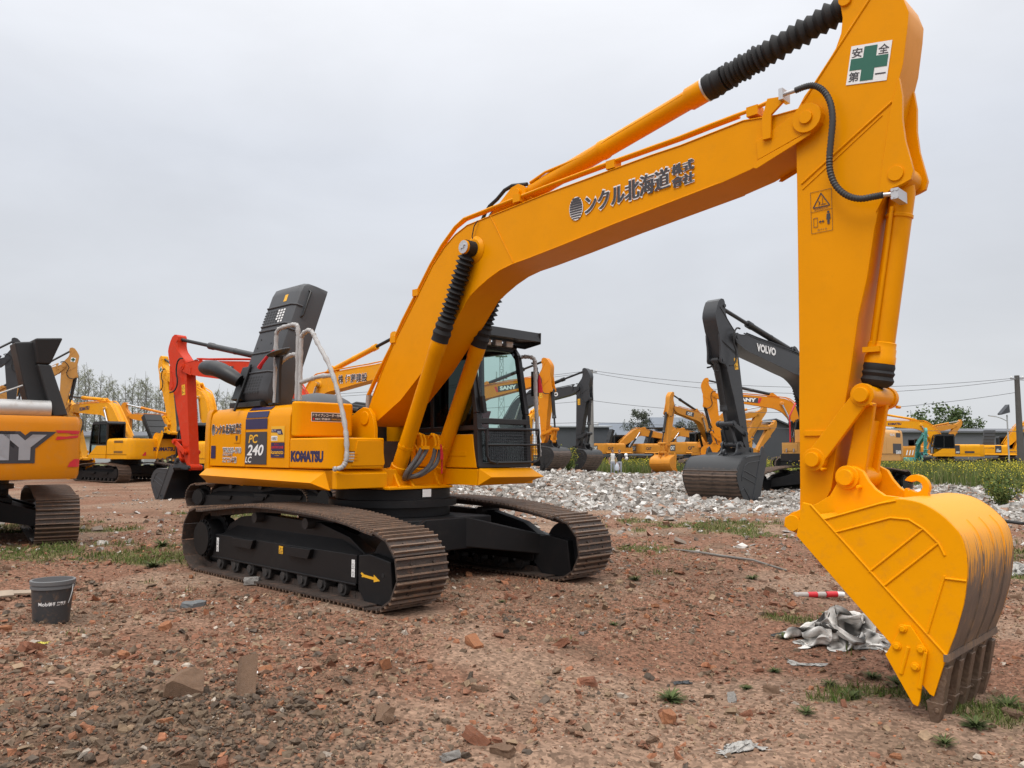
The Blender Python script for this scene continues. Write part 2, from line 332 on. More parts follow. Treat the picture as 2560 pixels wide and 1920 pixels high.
def tan_mask(x, y):
    """worn, compacted paler soil: the path at the lower right, patches at the lower left and behind"""
    ux = math.cos(MA) * (x - MX) + math.sin(MA) * (y - MY)
    g = .34 * np.exp(-(((x - 2.0) / 1.5) ** 2 + ((y - 5.2) / 1.1) ** 2)) + .26 * np.exp(-(((x + 2.9) / .9) ** 2 + ((y - 4.0) / .5) ** 2)) + .24 * np.exp(-(((x - .2) / 1.2) ** 2 + ((y - 4.0) / .45) ** 2)) + .20 * np.exp(-(((x - 3.4) / 2.2) ** 2 + ((y - 9.5) / 1.6) ** 2))
    return sstep(.50, .74, fbm(x * .75, y * .75, 4, 31) + g + .20 * sstep(12, 16, y) - .06)
def grass_mask(x, y):
    """where green grows: bands left of the digger, behind it and to the right"""
    m = 0
    for cx, cy, rx, ry in ((-5.6, 11.6, 2.6, 1.2), (-6.5, 19.6, 2.4, 1.7), (-9.5, 15.5, 3, 1.0), (2.2, 12.6, .9, .75), (4.6, 16.5, 2.8, 1.3), (5.4, 13.2, 1.5, .6), (3.9, 14.9, 1.2, .7), (9.5, 13.5, 2.0, .9), (7.2, 16.6, 2.6, 1.0), (7.6, 11.2, 1.2, .8), (2.7, 6.0, .55, .22), (3.25, 5.55, .5, .25), (2.2, 5.75, .35, .15), (2.9, 8.15, .35, .2), (-3.5, 15.5, 2.0, 1.2)):
        m = np.maximum(m, 1.12 * np.exp(-(((x - cx) / rx) ** 2 + ((y - cy) / ry) ** 2)))
    return sstep(.36, .62, m * .72 + (fbm(x * 1.5, y * 1.5, 4, 21) - .5) * 1.25)
def grow(a, b, d0, f):
    out = [a]; d = d0
    while out[-1] < b: out.append(out[-1] + d); d *= f
    return out
def make_ground():
    xs = np.arange(-7, 7.001, .055); xr = np.array(grow(7.055, 900, .06, 1.045)); xs = np.concatenate([-xr[::-1], xs, xr])
    ys = np.concatenate([-np.array(grow(.3, 60, .3, 1.4))[::-1], np.arange(1.2, 13, .05), np.array(grow(13.05, 1500, .055, 1.032))])
    X, Y = np.meshgrid(xs, ys); x = X.ravel(); y = Y.ravel(); z = gz(x, y)
    V = np.stack([x, y, z], 1); w, h = len(xs), len(ys)
    i = (np.arange(h - 1)[:, None] * w + np.arange(w - 1)[None]).ravel(); F = np.stack([i, i + 1, i + w + 1, i + w], 1)
    brick = np.array((.185, .098, .064)); tan = np.array((.225, .148, .104)); grey = np.array((.27, .235, .20)); olive = np.array((.11, .11, .045)); dark = np.array((.10, .070, .048))
    ux = math.cos(MA) * (x - MX) + math.sin(MA) * (y - MY)
    t = tan_mask(x, y)[:, None]
    c = brick * (1 - t) + tan * t
    dk = sstep(.55, .75, fbm(x * 1.1, y * 1.1, 4, 41))[:, None] * .5; c = c * (1 - dk) + dark * dk
    g = (np.exp(-(((x + 1.9) / 1.0) ** 2 + ((y - 4.6) / .75) ** 2)))[:, None]; c = c * (1 - .7 * g) + dark * 1.1 * .7 * g
    r = rubble_mask(x, y)[:, None]; c = c * (1 - r) + grey * r
    gm = grass_mask(x, y)[:, None] * .75; c = c * (1 - gm) + olive * gm
    far = sstep(48, 62, y)[:, None]; c = c * (1 - far) + np.array((.14, .14, .07)) * far
    m = tinted('bare_earth', .95, .35, 14, .7, .1)
    nt = m.node_tree; n = nt.nodes; l = nt.links; p = n['Principled BSDF']
    # fine crumb colour: reddish, pale and dark flecks
    tc = n.new('ShaderNodeTexCoord'); vo = n.new('ShaderNodeTexVoronoi'); vo.inputs['Scale'].default_value = 42; l.new(tc.outputs['Object'], vo.inputs['Vector'])
    hs = n.new('ShaderNodeSeparateColor'); l.new(vo.outputs['Color'], hs.inputs[0])
    mr = n.new('ShaderNodeMapRange'); mr.inputs[1].default_value = 0; mr.inputs[2].default_value = 1; mr.inputs[3].default_value = .62; mr.inputs[4].default_value = 1.45; l.new(hs.outputs[0], mr.inputs[0])
    mx = n.new('ShaderNodeMix'); mx.data_type = 'RGBA'; mx.blend_type = 'MULTIPLY'; mx.inputs[0].default_value = 1
    src = p.inputs['Base Color'].links[0].from_socket; l.new(src, mx.inputs[6]); l.new(mr.outputs[0], mx.inputs[7]); l.new(mx.outputs[2], p.inputs['Base Color'])
    o = np_mesh('ground', V, F, m, c, smooth=True); tag(o, 'bare brick-red and tan earth of the machine yard', 'ground', kind='structure')
make_ground()

# ------------------------------------------------------------ excavators (one builder, posed by three joint angles)
PF, PH, PP1, PA, PT = (-.17, 1.90), (1.68, 3.71), (5.462, 4.082), (2.25, 4.24), (5.85, 5.02)
PB1, PL, PG, PK, PP2, PC0 = (6.08, 3.505), (5.815, 1.91), (5.443, 1.442), (5.698, 1.316), (5.28, .963), (.43, 1.18)
BOOM = [(5.50, 4.19), (5.2, 4.197), (4.914, 4.237), (4.311, 4.189), (3.987, 4.18), (3.203, 4.136), (2.718, 4.11), (1.934, 4.048), (1.552, 4.018), (1.352, 3.947), (1.175, 3.84), (.966, 3.66), (.832, 3.501), (.666, 3.3), (.481, 3.082), (.254, 2.818), (.029, 2.492), (-.152, 2.2), (-.25, 2.02), (-.26, 1.90), (-.17, 1.80), (-.06, 1.86), (.402, 2.102), (.835, 2.437), (1.08, 2.672), (1.384, 2.961), (1.605, 3.198), (1.739, 3.273), (1.901, 3.351), (2.078, 3.415), (2.255, 3.451), (2.496, 3.475), (2.95, 3.531), (3.594, 3.618), (4.686, 3.748), (4.97, 3.80), (5.355, 3.93), (5.49, 3.973), (5.56, 4.03), (5.573, 4.10), (5.55, 4.16)]
ARM = [(5.72, 5.07), (5.713, 4.968), (5.724, 4.892), (5.733, 4.816), (5.718, 4.703), (5.674, 4.599), (5.589, 4.485), (5.503, 4.387), (5.416, 4.30), (5.359, 4.214), (5.335, 4.05), (5.338, 3.884), (5.327, 3.092), (5.313, 2.157), (5.303, 1.881), (5.293, 1.263), (5.285, 1.06), (5.23, 1.03), (5.21, .963), (5.24, .89), (5.32, .885), (5.38, .95), (5.538, 1.231), (5.587, 1.536), (5.649, 1.8), (5.712, 2.129), (5.776, 2.495), (5.85, 2.779), (5.921, 3.167), (5.985, 3.45), (6.065, 3.96), (6.126, 4.211), (6.155, 4.313), (6.195, 4.569), (6.207, 4.679), (6.172, 4.80), (6.08, 4.97), (5.98, 5.10), (5.86, 5.15), (5.76, 5.13)]
SIDE = [(5.49, 1.14), (5.44, .90), (5.53, .805), (6.057, .252), (6.16, .13), (6.29, -.03), (6.315, -.04), (6.398, .219), (6.456, .372), (6.509, .556), (6.537, .736), (6.537, .869), (6.511, .978), (6.452, 1.055), (6.381, 1.118), (6.275, 1.174), (6.13, 1.192), (6.025, 1.163), (5.641, 1.033), (5.546, 1.129)]
def catmull(P, n):
    out = []
    for i in range(len(P) - 1):
        p0, p1, p2, p3 = [P[max(0, min(len(P) - 1, i + k))] for k in (-1, 0, 1, 2)]
        for j in range(n):
            t = j / n; out.append(tuple(.5 * (2 * p1[d] + (p2[d] - p0[d]) * t + (2 * p0[d] - 5 * p1[d] + 4 * p2[d] - p3[d]) * t * t + (3 * p1[d] - p0[d] - 3 * p2[d] + p3[d]) * t ** 3) for d in (0, 1)))
    return out + [P[-1]]
BACK = SIDE[6:19]; BACKS = catmull(BACK, 3); SIDE = SIDE[:6] + BACKS + SIDE[19:]
def rot2(p, c, a):
    ca, sa = math.cos(a), math.sin(a); dx, dz = p[0] - c[0], p[1] - c[1]; return (c[0] + ca * dx - sa * dz, c[1] + sa * dx + ca * dz)
def track_path():
    top = [(-2.02, .735), (-1.7, .765), (-1.3, .805), (-.95, .84), (-.6, .862), (-.2, .868), (.2, .862), (.6, .848), (.9, .832), (1.2, .803), (1.5, .757), (1.75, .712)]
    P = [(1.55, .028), (-1.9, .028)]
    for i in range(0, 13):
        a = R(-90 - i * 13.2); P.append((-1.93 + .405 * math.cos(a) * (1 if i else 1), .40 + .385 * math.sin(a)))
    P += top
    for i in range(0, 12):
        a = R(80 - i * 15.4); P.append((1.735 + .405 * math.cos(a), .375 + .355 * math.sin(a)))
    # resample evenly
    Q = [Vector((p[0], 0, p[1])) for p in P]; Q.append(Q[0]); L = [0]
    for i in range(1, len(Q)): L.append(L[-1] + (Q[i] - Q[i - 1]).length)
    N = 47; out = []
    for k in range(N):
        t = L[-1] * k / N; i = max(j for j in range(len(L)) if L[j] <= t); i = min(i, len(Q) - 2)
        f = (t - L[i]) / max(1e-6, L[i + 1] - L[i]); out.append(Q[i].lerp(Q[i + 1], f))
    return out, L[-1] / N
TPATH, TPITCH = track_path()
def crawler(root, side, pal, det, W=.61, label=None):
    yc = side * 1.29; y0, y1 = yc - W / 2, yc + W / 2
    m = MB(); N = len(TPATH)
    for i in range(N):
        p = TPATH[i]; q = TPATH[(i + 1) % N]; o = TPATH[i - 1]
        t = (q - o).normalized(); nn = Vector((-t.z, 0, t.x)); c = p; 
        cen = Vector((0, 0, .4))
        if (c - cen).dot(nn) < 0: nn = -nn
        hl = TPITCH * .485
        def P(a, b, y): r = c + t * a + nn * b; return (r.x, y, r.z)
        m.hexa([P(-hl, -.012, y0), P(hl, -.012, y0), P(hl, -.012, y1), P(-hl, -.012, y1), P(-hl, .006, y0), P(hl, .006, y0), P(hl, .006, y1), P(-hl, .006, y1)])
        for a in ((-.86, -.1, .62) if det > 0 else (-.5, .4)):
            a *= hl
            m.hexa([P(a - .011, .006, y0), P(a + .011, .006, y0), P(a + .011, .006, y1), P(a - .011, .006, y1), P(a - .007, .030, y0), P(a + .007, .030, y0), P(a + .007, .030, y1), P(a - .007, .030, y1)])
        if det > 1:   # chain link and bolts
            for yy in (yc - .09, yc + .09):
                m.hexa([P(-hl, -.075, yy - .02), P(hl, -.075, yy - .02), P(hl, -.075, yy + .02), P(-hl, -.075, yy + .02), P(-hl, -.012, yy - .02), P(hl, -.012, yy - .02), P(hl, -.012, yy + .02), P(-hl, -.012, yy + .02)])
                for a in (-.035, .045):
                    b0 = c + t * a + nn * .004; b1 = c + t * a + nn * .022
                    m.cyl((b0.x, yy + .045 * (1 if yy > yc else -1), b0.z), (b1.x, yy + .045 * (1 if yy > yc else -1), b1.z), .014, 6)
    o = m.build('crawler_track', pal['shoe'], root, smooth=30)
    me = o.data; me.materials.append(pal['grouser']); ng = 3 if det > 0 else 2; per = 6 * (1 + ng) + ((2 * 6 + 4 * 8) if det > 1 else 0)
    mi = np.zeros(len(me.polygons), np.int32); ii = np.arange(len(mi)) % per; mi[(ii >= 6) & (ii < 6 * (1 + ng))] = 1; me.polygons.foreach_set('material_index', mi)
    if label: o['label'] = label
    if det > 1:
        hb = MB()
        for i in range(N):
            p = TPATH[i]; t = (TPATH[(i + 1) % N] - TPATH[i - 1]).normalized(); nn = Vector((-t.z, 0, t.x))
            if (p - Vector((0, 0, .4))).dot(nn) < 0: nn = -nn
            for yy in (yc - .05, yc + .05):
                c = p + nn * .0075 + t * .0
                u = Vector((0, 1, 0)) * .032; v = t * .018
                hb.quad(*[tuple(Vector((c.x, yy, c.z)) + a) for a in (-u - v, u - v, u + v, -u + v)])
        hb.build('mud_hole', M['rubber'], o, smooth=0)
    # frame
    f = MB(); ya, yb = yc - .165, yc + .165
    f.prism([(-1.70, .19), (1.32, .19), (1.32, .48), (1.05, .62), (.5, .73), (-.7, .755), (-1.25, .70), (-1.52, .60), (-1.70, .46)], ya + .10, yb - .10)
    f.prism([(-1.76, .19), (1.32, .19), (1.32, .475), (-1.76, .462)], ya, yb)
    for s in (-1, 1):
        e = yc + s * .165
        f.box((-1.76, min(e, e + s * .014), .175), (1.32, max(e, e + s * .014), .197))
        for cx in (-.92, .30):
            f.prism([(cx - .26, .463), (cx + .26, .468), (cx + .20, .36), (cx - .20, .36)], min(e + s * .001, e + s * .05), max(e + s * .001, e + s * .05))
    # sloping shoulders
    for s in (-1, 1):
        e = yc + s * .165; i_ = yc + s * .06
        f.hexa([(-1.72, e, .46), (1.30, e, .472), (1.30, i_, .472), (-1.72, i_, .46), (-1.55, e - s * .03, .475), (1.05, e - s * .03, .49), (.9, i_, .60), (-1.3, i_, .60)])
    fo = f.build('track_frame', pal['frame'], root, bevel=.012 if det > 1 else 0)
    g = MB(); g.prism([(1.335, .475), (1.52, .50), (1.85, .455), (1.90, .10), (1.86, .03), (1.45, .03), (1.335, .14)], ya + .01, yb - .01)
    go = g.build('idler_guard', pal['frame'], fo, bevel=.012 if det > 1 else 0)
    if det > 0:
        rl = MB()
        for yy in (-.1, .1): rl.cyl((0, yy - .06, 0), (0, yy + .06, 0), .075, 14); rl.cyl((0, yy - .085, 0), (0, yy + .085, 0), .045, 10)
        ro = None
        for k in range(8):
            if ro is None: ro = r1 = rl.build('roller', pal['shoe_in'], fo)
            else: r1 = ro.copy(); COL.objects.link(r1)
            r1.location = (-1.55 + k * .375, yc, .125)
        for x in (-.75, .35):
            rl = MB(); rl.cyl((x, yc - .16, .72), (x, yc + .16, .72), .06, 14); rl.box((x - .05, yc - .05, .58), (x + .05, yc + .05, .70)); rl.build('carrier_roller', pal['shoe_in'], fo)
        for k in (1, 3, 5):
            x = -1.55 + k * .375; e = yc + side * .165; rl = MB()
            rl.prism([(x - .11, .19), (x - .07, .07), (x + .07, .07), (x + .11, .19)], min(e, e - side * .02), max(e, e - side * .02)); rl.build('chain_guard', pal['shoe_in'], fo)
    sp = MB(); sp.cyl((-1.93, yc - .04, .40), (-1.93, yc + .04, .40), .30, 26)
    for k in range(21):
        a = 2 * math.pi * k / 21; c = (-1.93 + .31 * math.cos(a), .40 + .31 * math.sin(a)); sp.cyl((c[0], yc - .035, c[1]), (c[0], yc + .035, c[1]), .035, 6)
    sp.cyl((-1.93, yc - side * .15, .40), (-1.93, yc + side * .21, .40), .235, 28); sp.cyl((-1.93, yc + side * .21, .40), (-1.93, yc + side * .245, .40), .205, 28)
    if det > 1:
        for k in range(20):
            a = 2 * math.pi * k / 20; c = (-1.93 + .215 * math.cos(a), .40 + .215 * math.sin(a)); sp.cyl((c[0], yc + side * .21, c[1]), (c[0], yc + side * .228, c[1]), .013, 6)
    sp.build('sprocket', pal['frame'], root)
    idl = MB(); idl.cyl((1.735, yc - .06, .375), (1.735, yc + .06, .375), .29, 26); idl.build('idler', pal['frame'], root)
    return fo, go
def bellows(m, a, b, r, n, seg=16, rin=.62):
    prof = []
    for i in range(n):
        prof += [(i / n, r * rin), ((i + .5) / n, r * (1 + .08 * math.sin(i * 2.1)))]
    prof.append((1, r * rin)); m.lathe(a, b, prof, seg)
def side_text(m, txt, x0, z0, w, h, side, y, **k):
    """lettering on a side face: side -1 reads from the right of the machine, +1 from its left"""
    if side < 0: m.text(txt, (x0, y, z0), (1, 0, 0), (0, 0, 1), w, h, **k)
    else: m.text(txt, (x0 + w, y, z0), (-1, 0, 0), (0, 0, 1), w, h, **k)

def excavator(name, label, loc, hd, s, b, r, k, pal, det=1, group=None, cat='excavator', swing=0.0, bw=1.0, bk_=1.0, wy=1.0, skirt=True):
    b, r, k = R(b), R(r), R(k)
    root = empty(name, loc, R(hd), s); tag(root, label, cat, group)
    tb = lambda x, y, z: (lambda q: (q[0], y * wy, q[1]))(rot2((x, z), PF, b))
    ta = lambda x, y, z: (lambda q: (q[0], y * wy, q[1]))(rot2(rot2((x, z), PP1, r), PF, b))
    tkw = lambda x, y, z: tk(PP2[0] + (x - PP2[0]) * bk_, y * bw, PP2[1] + (z - PP2[1]) * bk_)
    tk = lambda x, y, z: (lambda q: (q[0], y, q[1]))(rot2(rot2(rot2((x, z), PP2, k), PP1, r), PF, b))
    P = dict(root=root, tb=tb, ta=ta, tk=tk)
    bv = .012 if det > 1 else (.012 if det > 0 else 0)
    for sd in (-1, 1):
        P['frame%d' % sd], P['guard%d' % sd] = crawler(root, sd, pal, det)
    # car body and swing ring
    m = MB(); m.prism([(-1.0, .36), (1.0, .36), (1.0, .73), (-1.0, .73)], -.72, .72)
    for sx in (-1, 1):
        for sy in (-1, 1):
            m.hexa([(sx * .55, sy * .55, .38), (sx * 1.0, sy * .3, .38), (sx * 1.42, sy * 1.16, .26), (sx * .62, sy * 1.16, .26), (sx * .55, sy * .55, .735), (sx * 1.0, sy * .3, .735), (sx * 1.42, sy * 1.16, .50), (sx * .62, sy * 1.16, .50)])
    m.build('car_body', pal['frame'], root, bevel=.015 if det > 1 else 0)
    m = MB(); m.lathe((0, 0, .735), (0, 0, 1.05), [(0, .70), (.35, .70), (.36, .78), (.62, .78), (.63, .70), (1, .70)], 40); m.build('swing_ring', pal['frame'], root)
    if swing:
        for ch in list(root.children): ch.rotation_euler = (0, 0, R(swing))
    # upper frame
    m = MB(); m.box((-2.35, -1.24, 1.085), (.55, 1.24, 1.29)); m.box((.55, .34, 1.10), (1.15, 1.25, 1.29)); m.box((-.6, -.62, 1.07), (.62, .36, 1.10))
    if det: m.prism([(.35, 1.085), (.62, 1.085), (.62, 1.25), (.55, 1.29), (.35, 1.29)], -1.24, -.56)
    m.build('upper_frame', pal['body'], root, bevel=.01 if det > 1 else 0)
    # skirts: a wedge along the right side and in front of the cab
    m = MB(); m.hexa([(-2.40, -1.235, 1.07), (.50, -1.235, 1.07), (.48, -1.235, 1.072), (-2.38, -1.235, 1.072), (-2.42, -1.235, 1.287), (.40, -1.235, 1.275), (.29, -1.36, 1.15), (-2.42, -1.36, 1.18)])
    m.hexa([(-2.40, -1.23, 1.07), (.47, -1.23, 1.07), (.50, -1.262, 1.073), (-2.36, -1.262, 1.073), (-2.42, -1.23, 1.17), (.29, -1.23, 1.15), (.29, -1.362, 1.15), (-2.42, -1.362, 1.18)])
    if skirt: m.build('side_skirt', pal['body'], root, bevel=.006 if det > 1 else 0)
    m = MB(); m.add([(1.155, .36, 1.30), (1.155, 1.24, 1.30), (1.29, 1.36, 1.185), (1.26, .47, 1.195), (1.155, .34, 1.095), (1.155, 1.10, 1.10)], [(0, 1, 2, 3), (3, 2, 5, 4), (0, 3, 4), (1, 5, 2), (0, 4, 5, 1)])
    m.box((-.5, 1.24, 1.10), (1.15, 1.30, 1.285)); m.build('cab_skirt', pal['body'], root, bevel=.006 if det > 1 else 0)
    # counterweight, rounded in plan
    pl = [(-2.345, -1.265), (-2.50, -1.255), (-2.62, -1.18), (-2.69, -.98), (-2.74, -.5), (-2.76, 0), (-2.74, .5), (-2.69, .98), (-2.62, 1.18), (-2.50, 1.255), (-2.345, 1.265)]
    m = MB(); zz = [(1.075, .93), (1.14, .985), (1.30, 1.0), (1.75, 1.0), (1.92, .985), (2.0, .955), (2.045, .90)]
    V = []; F = []
    for z, q in zz:
        for x, y in pl: V.append((-2.345 + (x + 2.345) * q if True else x, y * (1 - (1 - q) * .35), z))
    n = len(pl)
    for i in range(len(zz) - 1):
        for j in range(n): F.append((i * n + j, i * n + (j + 1) % n, (i + 1) * n + (j + 1) % n, (i + 1) * n + j))
    F.append(tuple(range(n))); F.append(tuple(range((len(zz) - 1) * n, len(zz) * n))); m.add(V, F)
    P['cw'] = m.build('counterweight', pal['cw'], root, smooth=50)
    # house panels: right doors (shoulder rounded towards the roof), left doors, tank, tool box
    def door(x0, x1, s, mat, nm='door'):
        sec = [(s * 1.0, 1.30), (s * 1.262, 1.30), (s * 1.265, 1.75), (s * 1.258, 1.90), (s * 1.235, 1.985), (s * 1.17, 2.04), (s * 1.0, 2.065), (s * .62, 2.07), (s * .62, 2.03), (s * 1.0, 2.03)]
        mm = MB(); mm.prism(sec, x0, x1, ax=0); return mm.build(nm, mat, root, bevel=.008 if det > 1 else 0, smooth=45)
    P['doorA'] = door(-2.328, -1.381, -1, pal['body']); P['doorB'] = door(-1.363, -.325, -1, pal['body'])
    door(-2.338, -1.30, 1, pal['body']); door(-1.29, -.52, 1, pal['body'])
    m = MB(); pl2 = [(-.312, -1.262), (-.27, -1.25), (-.235, -1.215), (-.222, -1.16), (-.222, -.47), (-.26, -.445), (-1.0, -.445), (-1.0, -.9), (-.312, -.9)]
    m.prism(pl2, 1.664, 2.075, ax=2); P['tank'] = m.build('fuel_tank', pal['body'], root, bevel=.03 if det > 1 else 0, seg=3)
    m = MB(); pl3 = [(-.312, -1.268), (.46, -1.268), (.53, -1.25), (.585, -1.20), (.615, -1.12), (.622, -.66), (.60, -.60), (.55, -.575), (-.312, -.575)]
    m.prism(pl3, 1.30, 1.645, ax=2); P['box'] = m.build('tool_box', pal['body'], root, bevel=.02 if det > 1 else 0, seg=3)
    m = MB(); m.box((-2.33, -.62, 1.25), (-.55, .62, 1.84)); m.box((-.4, -.44, 1.2), (.0, .34, 1.62))
    if det:
        m.cyl((-1.9, -.2, 1.84), (-1.9, .3, 1.84), .12, 14); m.box((-1.5, -.4, 1.84), (-1.0, .1, 1.99)); m.tube([(-1.0, .3, 1.95), (-.8, .2, 2.05), (-.5, .1, 2.0)], .06, 10); m.cyl((-.75, -.3, 1.84), (-.75, -.3, 2.05), .09, 12)
        m.tube([(-.95, .45, 2.02), (-.6, .40, 2.10), (-.3, .36, 2.02)], .05, 8); m.box((-.9, .35, 1.84), (-.55, .62, 2.02))
    m.build('engine', M['engine'], root)
    # cab
    cabm = pal['cab']
    m = MB(); X0, X1, Y0, Y1 = -.50, 1.08, .36, 1.26
    def post(a, c, w): m.bar(a, c, w, w)
    for y in (Y0 + .03, Y1 - .03):
        post((1.12, y, 1.31), (1.09, y, 1.95), .075); post((1.09, y, 1.95), (.95, y, 2.70), .07); post((.95, y, 2.69), (.86, y, 2.80), .075)
        post((-.46, y, 1.31), (-.46, y, 2.80), .08); post((.30, y, 1.75), (.27, y, 2.80), .06); post((-.46, y, 1.75), (1.08, y, 1.78), .06); post((-.46, y, 2.79), (.88, y, 2.80), .09)
    post((1.10, Y0, 1.86), (1.10, Y1, 1.86), .07); post((.87, Y0, 2.795), (.87, Y1, 2.795), .08); post((1.12, Y0, 1.335), (1.12, Y1, 1.335), .07); post((-.46, Y0, 2.79), (-.46, Y1, 2.79), .08)
    cab = m.build('cab', cabm, root, bevel=.01 if det > 1 else 0); P['cab'] = cab
    m = MB(); m.hexa([(-.50, .345, 1.30), (1.13, .345, 1.30), (1.13, .375, 1.30), (-.50, .375, 1.30), (-.50, .345, 1.70), (1.05, .345, 1.70), (1.05, .375, 1.70), (-.50, .375, 1.70)])
    m.hexa([(-.50, 1.25, 1.30), (1.08, 1.25, 1.30), (1.08, 1.28, 1.30), (-.50, 1.28, 1.30), (-.50, 1.25, 1.72), (.42, 1.25, 1.72), (.42, 1.28, 1.72), (-.50, 1.28, 1.72)])
    m.box((-.50, .38, 1.30), (-.46, 1.24, 1.75)); m.build('cab_panel', pal['body'], cab, bevel=.012 if det > 1 else 0)
    m = MB(); m.prism([(-.52, 2.80), (.92, 2.80), (.90, 2.86), (.7, 2.90), (-.45, 2.90)], .355, 1.265); m.build('cab_roof', pal['roof'], cab, bevel=.02 if det > 1 else 0)
    m = MB(); m.quad((1.10, .42, 1.90), (1.10, 1.20, 1.90), (.93, 1.20, 2.77), (.93, .42, 2.77)); m.build('windshield', pal['glass'], cab, smooth=0)
    m = MB(); m.quad((1.13, .42, 1.37), (1.13, 1.20, 1.37), (1.11, 1.20, 1.84), (1.11, .42, 1.84)); m.build('window', pal['glass'], cab, smooth=0)
    m = MB(); m.quad((-.44, .385, 1.73), (1.07, .385, 1.75), (.90, .385, 2.78), (-.44, .385, 2.78)); m.build('window', pal['glass_r'], cab, smooth=0)
    m = MB(); m.quad((-.44, 1.235, 1.73), (1.07, 1.235, 1.75), (.90, 1.235, 2.78), (-.44, 1.235, 2.78)); m.build('window', pal['glass'] if det > 1 else pal['glass_l'], cab, smooth=0)
    m = MB(); m.quad((-.47, .42, 1.78), (-.47, 1.2, 1.78), (-.47, 1.2, 2.76), (-.47, .42, 2.76)); m.build('window', pal['glass_l'], cab, smooth=0)
    m = MB(); m.box((-.30, .60, 1.5), (.20, 1.05, 1.62)); m.hexa([(-.36, .60, 1.62), (-.26, .60, 1.62), (-.26, 1.05, 1.62), (-.36, 1.05, 1.62), (-.46, .62, 2.25), (-.36, .62, 2.25), (-.36, 1.03, 2.25), (-.46, 1.03, 2.25)]); m.box((-.46, .38, 1.30), (1.08, 1.24, 1.33)); m.box((-.2, .42, 1.33), (.3, .56, 1.72))
    m.build('seat', M['interior'], cab)
    P['X'] = (X0, X1, Y0, Y1)
    # boom foot brackets and boom cylinder brackets on the front of the frame
    m = MB()
    for y0, y1 in ((-.32, -.27), (.27, .32)):
        m.prism([(-.50, 1.29), (.05, 1.29), (.03, 1.78), (-.02, 1.93), (-.10, 2.02), (-.22, 2.04), (-.33, 2.0), (-.46, 1.94), (-.52, 1.88)], y0, y1)
    m.cyl((PF[0], -.335, PF[1]), (PF[0], .335, PF[1]), .085, 18)
    for y0, y1 in ((-.42, -.39), (-.215, -.185), (.185, .215), (.385, .415)):
        m.prism([(.18, 1.09), (.66, 1.09), (.60, 1.16), (.54, 1.26), (.47, 1.31), (.40, 1.30), (.30, 1.22), (.18, 1.29)], y0, y1)
    m.cyl((PC0[0], -.44, PC0[1]), (PC0[0], .44, PC0[1]), .05, 14)
    m.box((-.1, -.6, 1.06), (.70, .36, 1.09))
    m.build('boom_bracket', pal['body'], root, bevel=.008 if det > 1 else 0)
    # boom
    m = MB(tb); m.prism(BOOM, -.215, .215)
    for y in (-.222, .222):
        for (cx, cz), rr in ((PP1, .115), (PP1, .05)):
            m.cyl((cx, y * .98, cz), (cx, y * (1.13 if rr > .1 else 1.22), cz), rr, 24)
        m.cyl((PH[0], y * .98, PH[1]), (PH[0], y * 1.12, PH[1]), .15, 24, r2=.11); m.cyl((PH[0], y, PH[1]), (PH[0], y * 1.75, PH[1]), .075, 20)
    if det > 0:
        low = BOOM[21:35]; up = BOOM[0:18]
        for y in (-.219, .219):
            m.tube([(x, y, z + .004) for x, z in low], .007, 6); m.tube([(x, y, z - .010) for x, z in up], .006, 6)
            m.prism([(5.49, 3.985), (5.36, 3.945), (5.05, 3.86), (5.0, 3.80), (5.03, 3.79), (5.36, 3.905), (5.48, 3.95)], min(y, y * 1.05), max(y, y * 1.05))
            m.prism([(5.50, 4.17), (5.40, 4.17), (5.20, 4.08), (5.03, 4.02), (5.04, 3.86), (5.36, 3.95), (5.52, 3.99), (5.57, 4.06)], min(y * .99, y * 1.045), max(y * .99, y * 1.045))
            m.tube([(1.93, y, 4.03), (2.27, y, 3.47)], .006, 6)
        # arm cylinder foot and hose rack at the tip
    for y in (-.13, .10):
        m.prism([(1.75, 4.03), (2.15, 4.32), (2.25, 4.34), (2.33, 4.30), (2.36, 4.20), (2.55, 4.09)], y, y + .03)
    m.cyl((PA[0], -.16, PA[1]), (PA[0], .16, PA[1]), .045, 14)
    if det > 0: m.prism([(5.10, 4.0), (5.17, 4.0), (5.18, 4.19), (5.29, 4.27), (5.28, 4.31), (5.15, 4.33), (5.10, 4.18)], -.26, -.235)
    bo = m.build('boom', pal['boom'], root, smooth=28, bevel=.006 if det > 1 else 0); P['boom'] = bo
    # hydraulic pipes on the boom
    m = MB(tb); pl4 = [(5.283, 4.32), (5.143, 4.326), (4.985, 4.305), (4.851, 4.30), (4.597, 4.285), (4.3, 4.262), (3.639, 4.235), (3.169, 4.212), (2.698, 4.185), (2.119, 4.145), (1.481, 4.10), (1.331, 4.035), (1.10, 3.86), (.90, 3.66), (.74, 3.47), (.39, 3.062), (.165, 2.760), (-.10, 2.45), (-.29, 2.20)]
    for i, y in enumerate((-.19, .14) if det < 1 else (-.20, -.155, .10, .16)):
        q = pl4 if i == 0 else pl4[3:]
        m.tube([(x - (.03 * i if x < 1.4 else 0), y, z) for x, z in q], .017, 7)
    if det > 1:
        for (x, z) in ((5.0, 4.275), (3.55, 4.19), (2.32, 4.135), (.66, 3.36), (.24, 2.84)): m.box((x - .05, -.23, z - .03), (x + .05, -.12, z + .05))
    m.build('hydraulic_pipe', pal['boom'], bo)
    # boom cylinders
    H2 = rot2(PH, PF, b); C0 = Vector((PC0[0], 0, PC0[1])); H3 = Vector((H2[0], 0, H2[1])); ax = (H3 - C0); Ln = ax.length; ax.normalize()
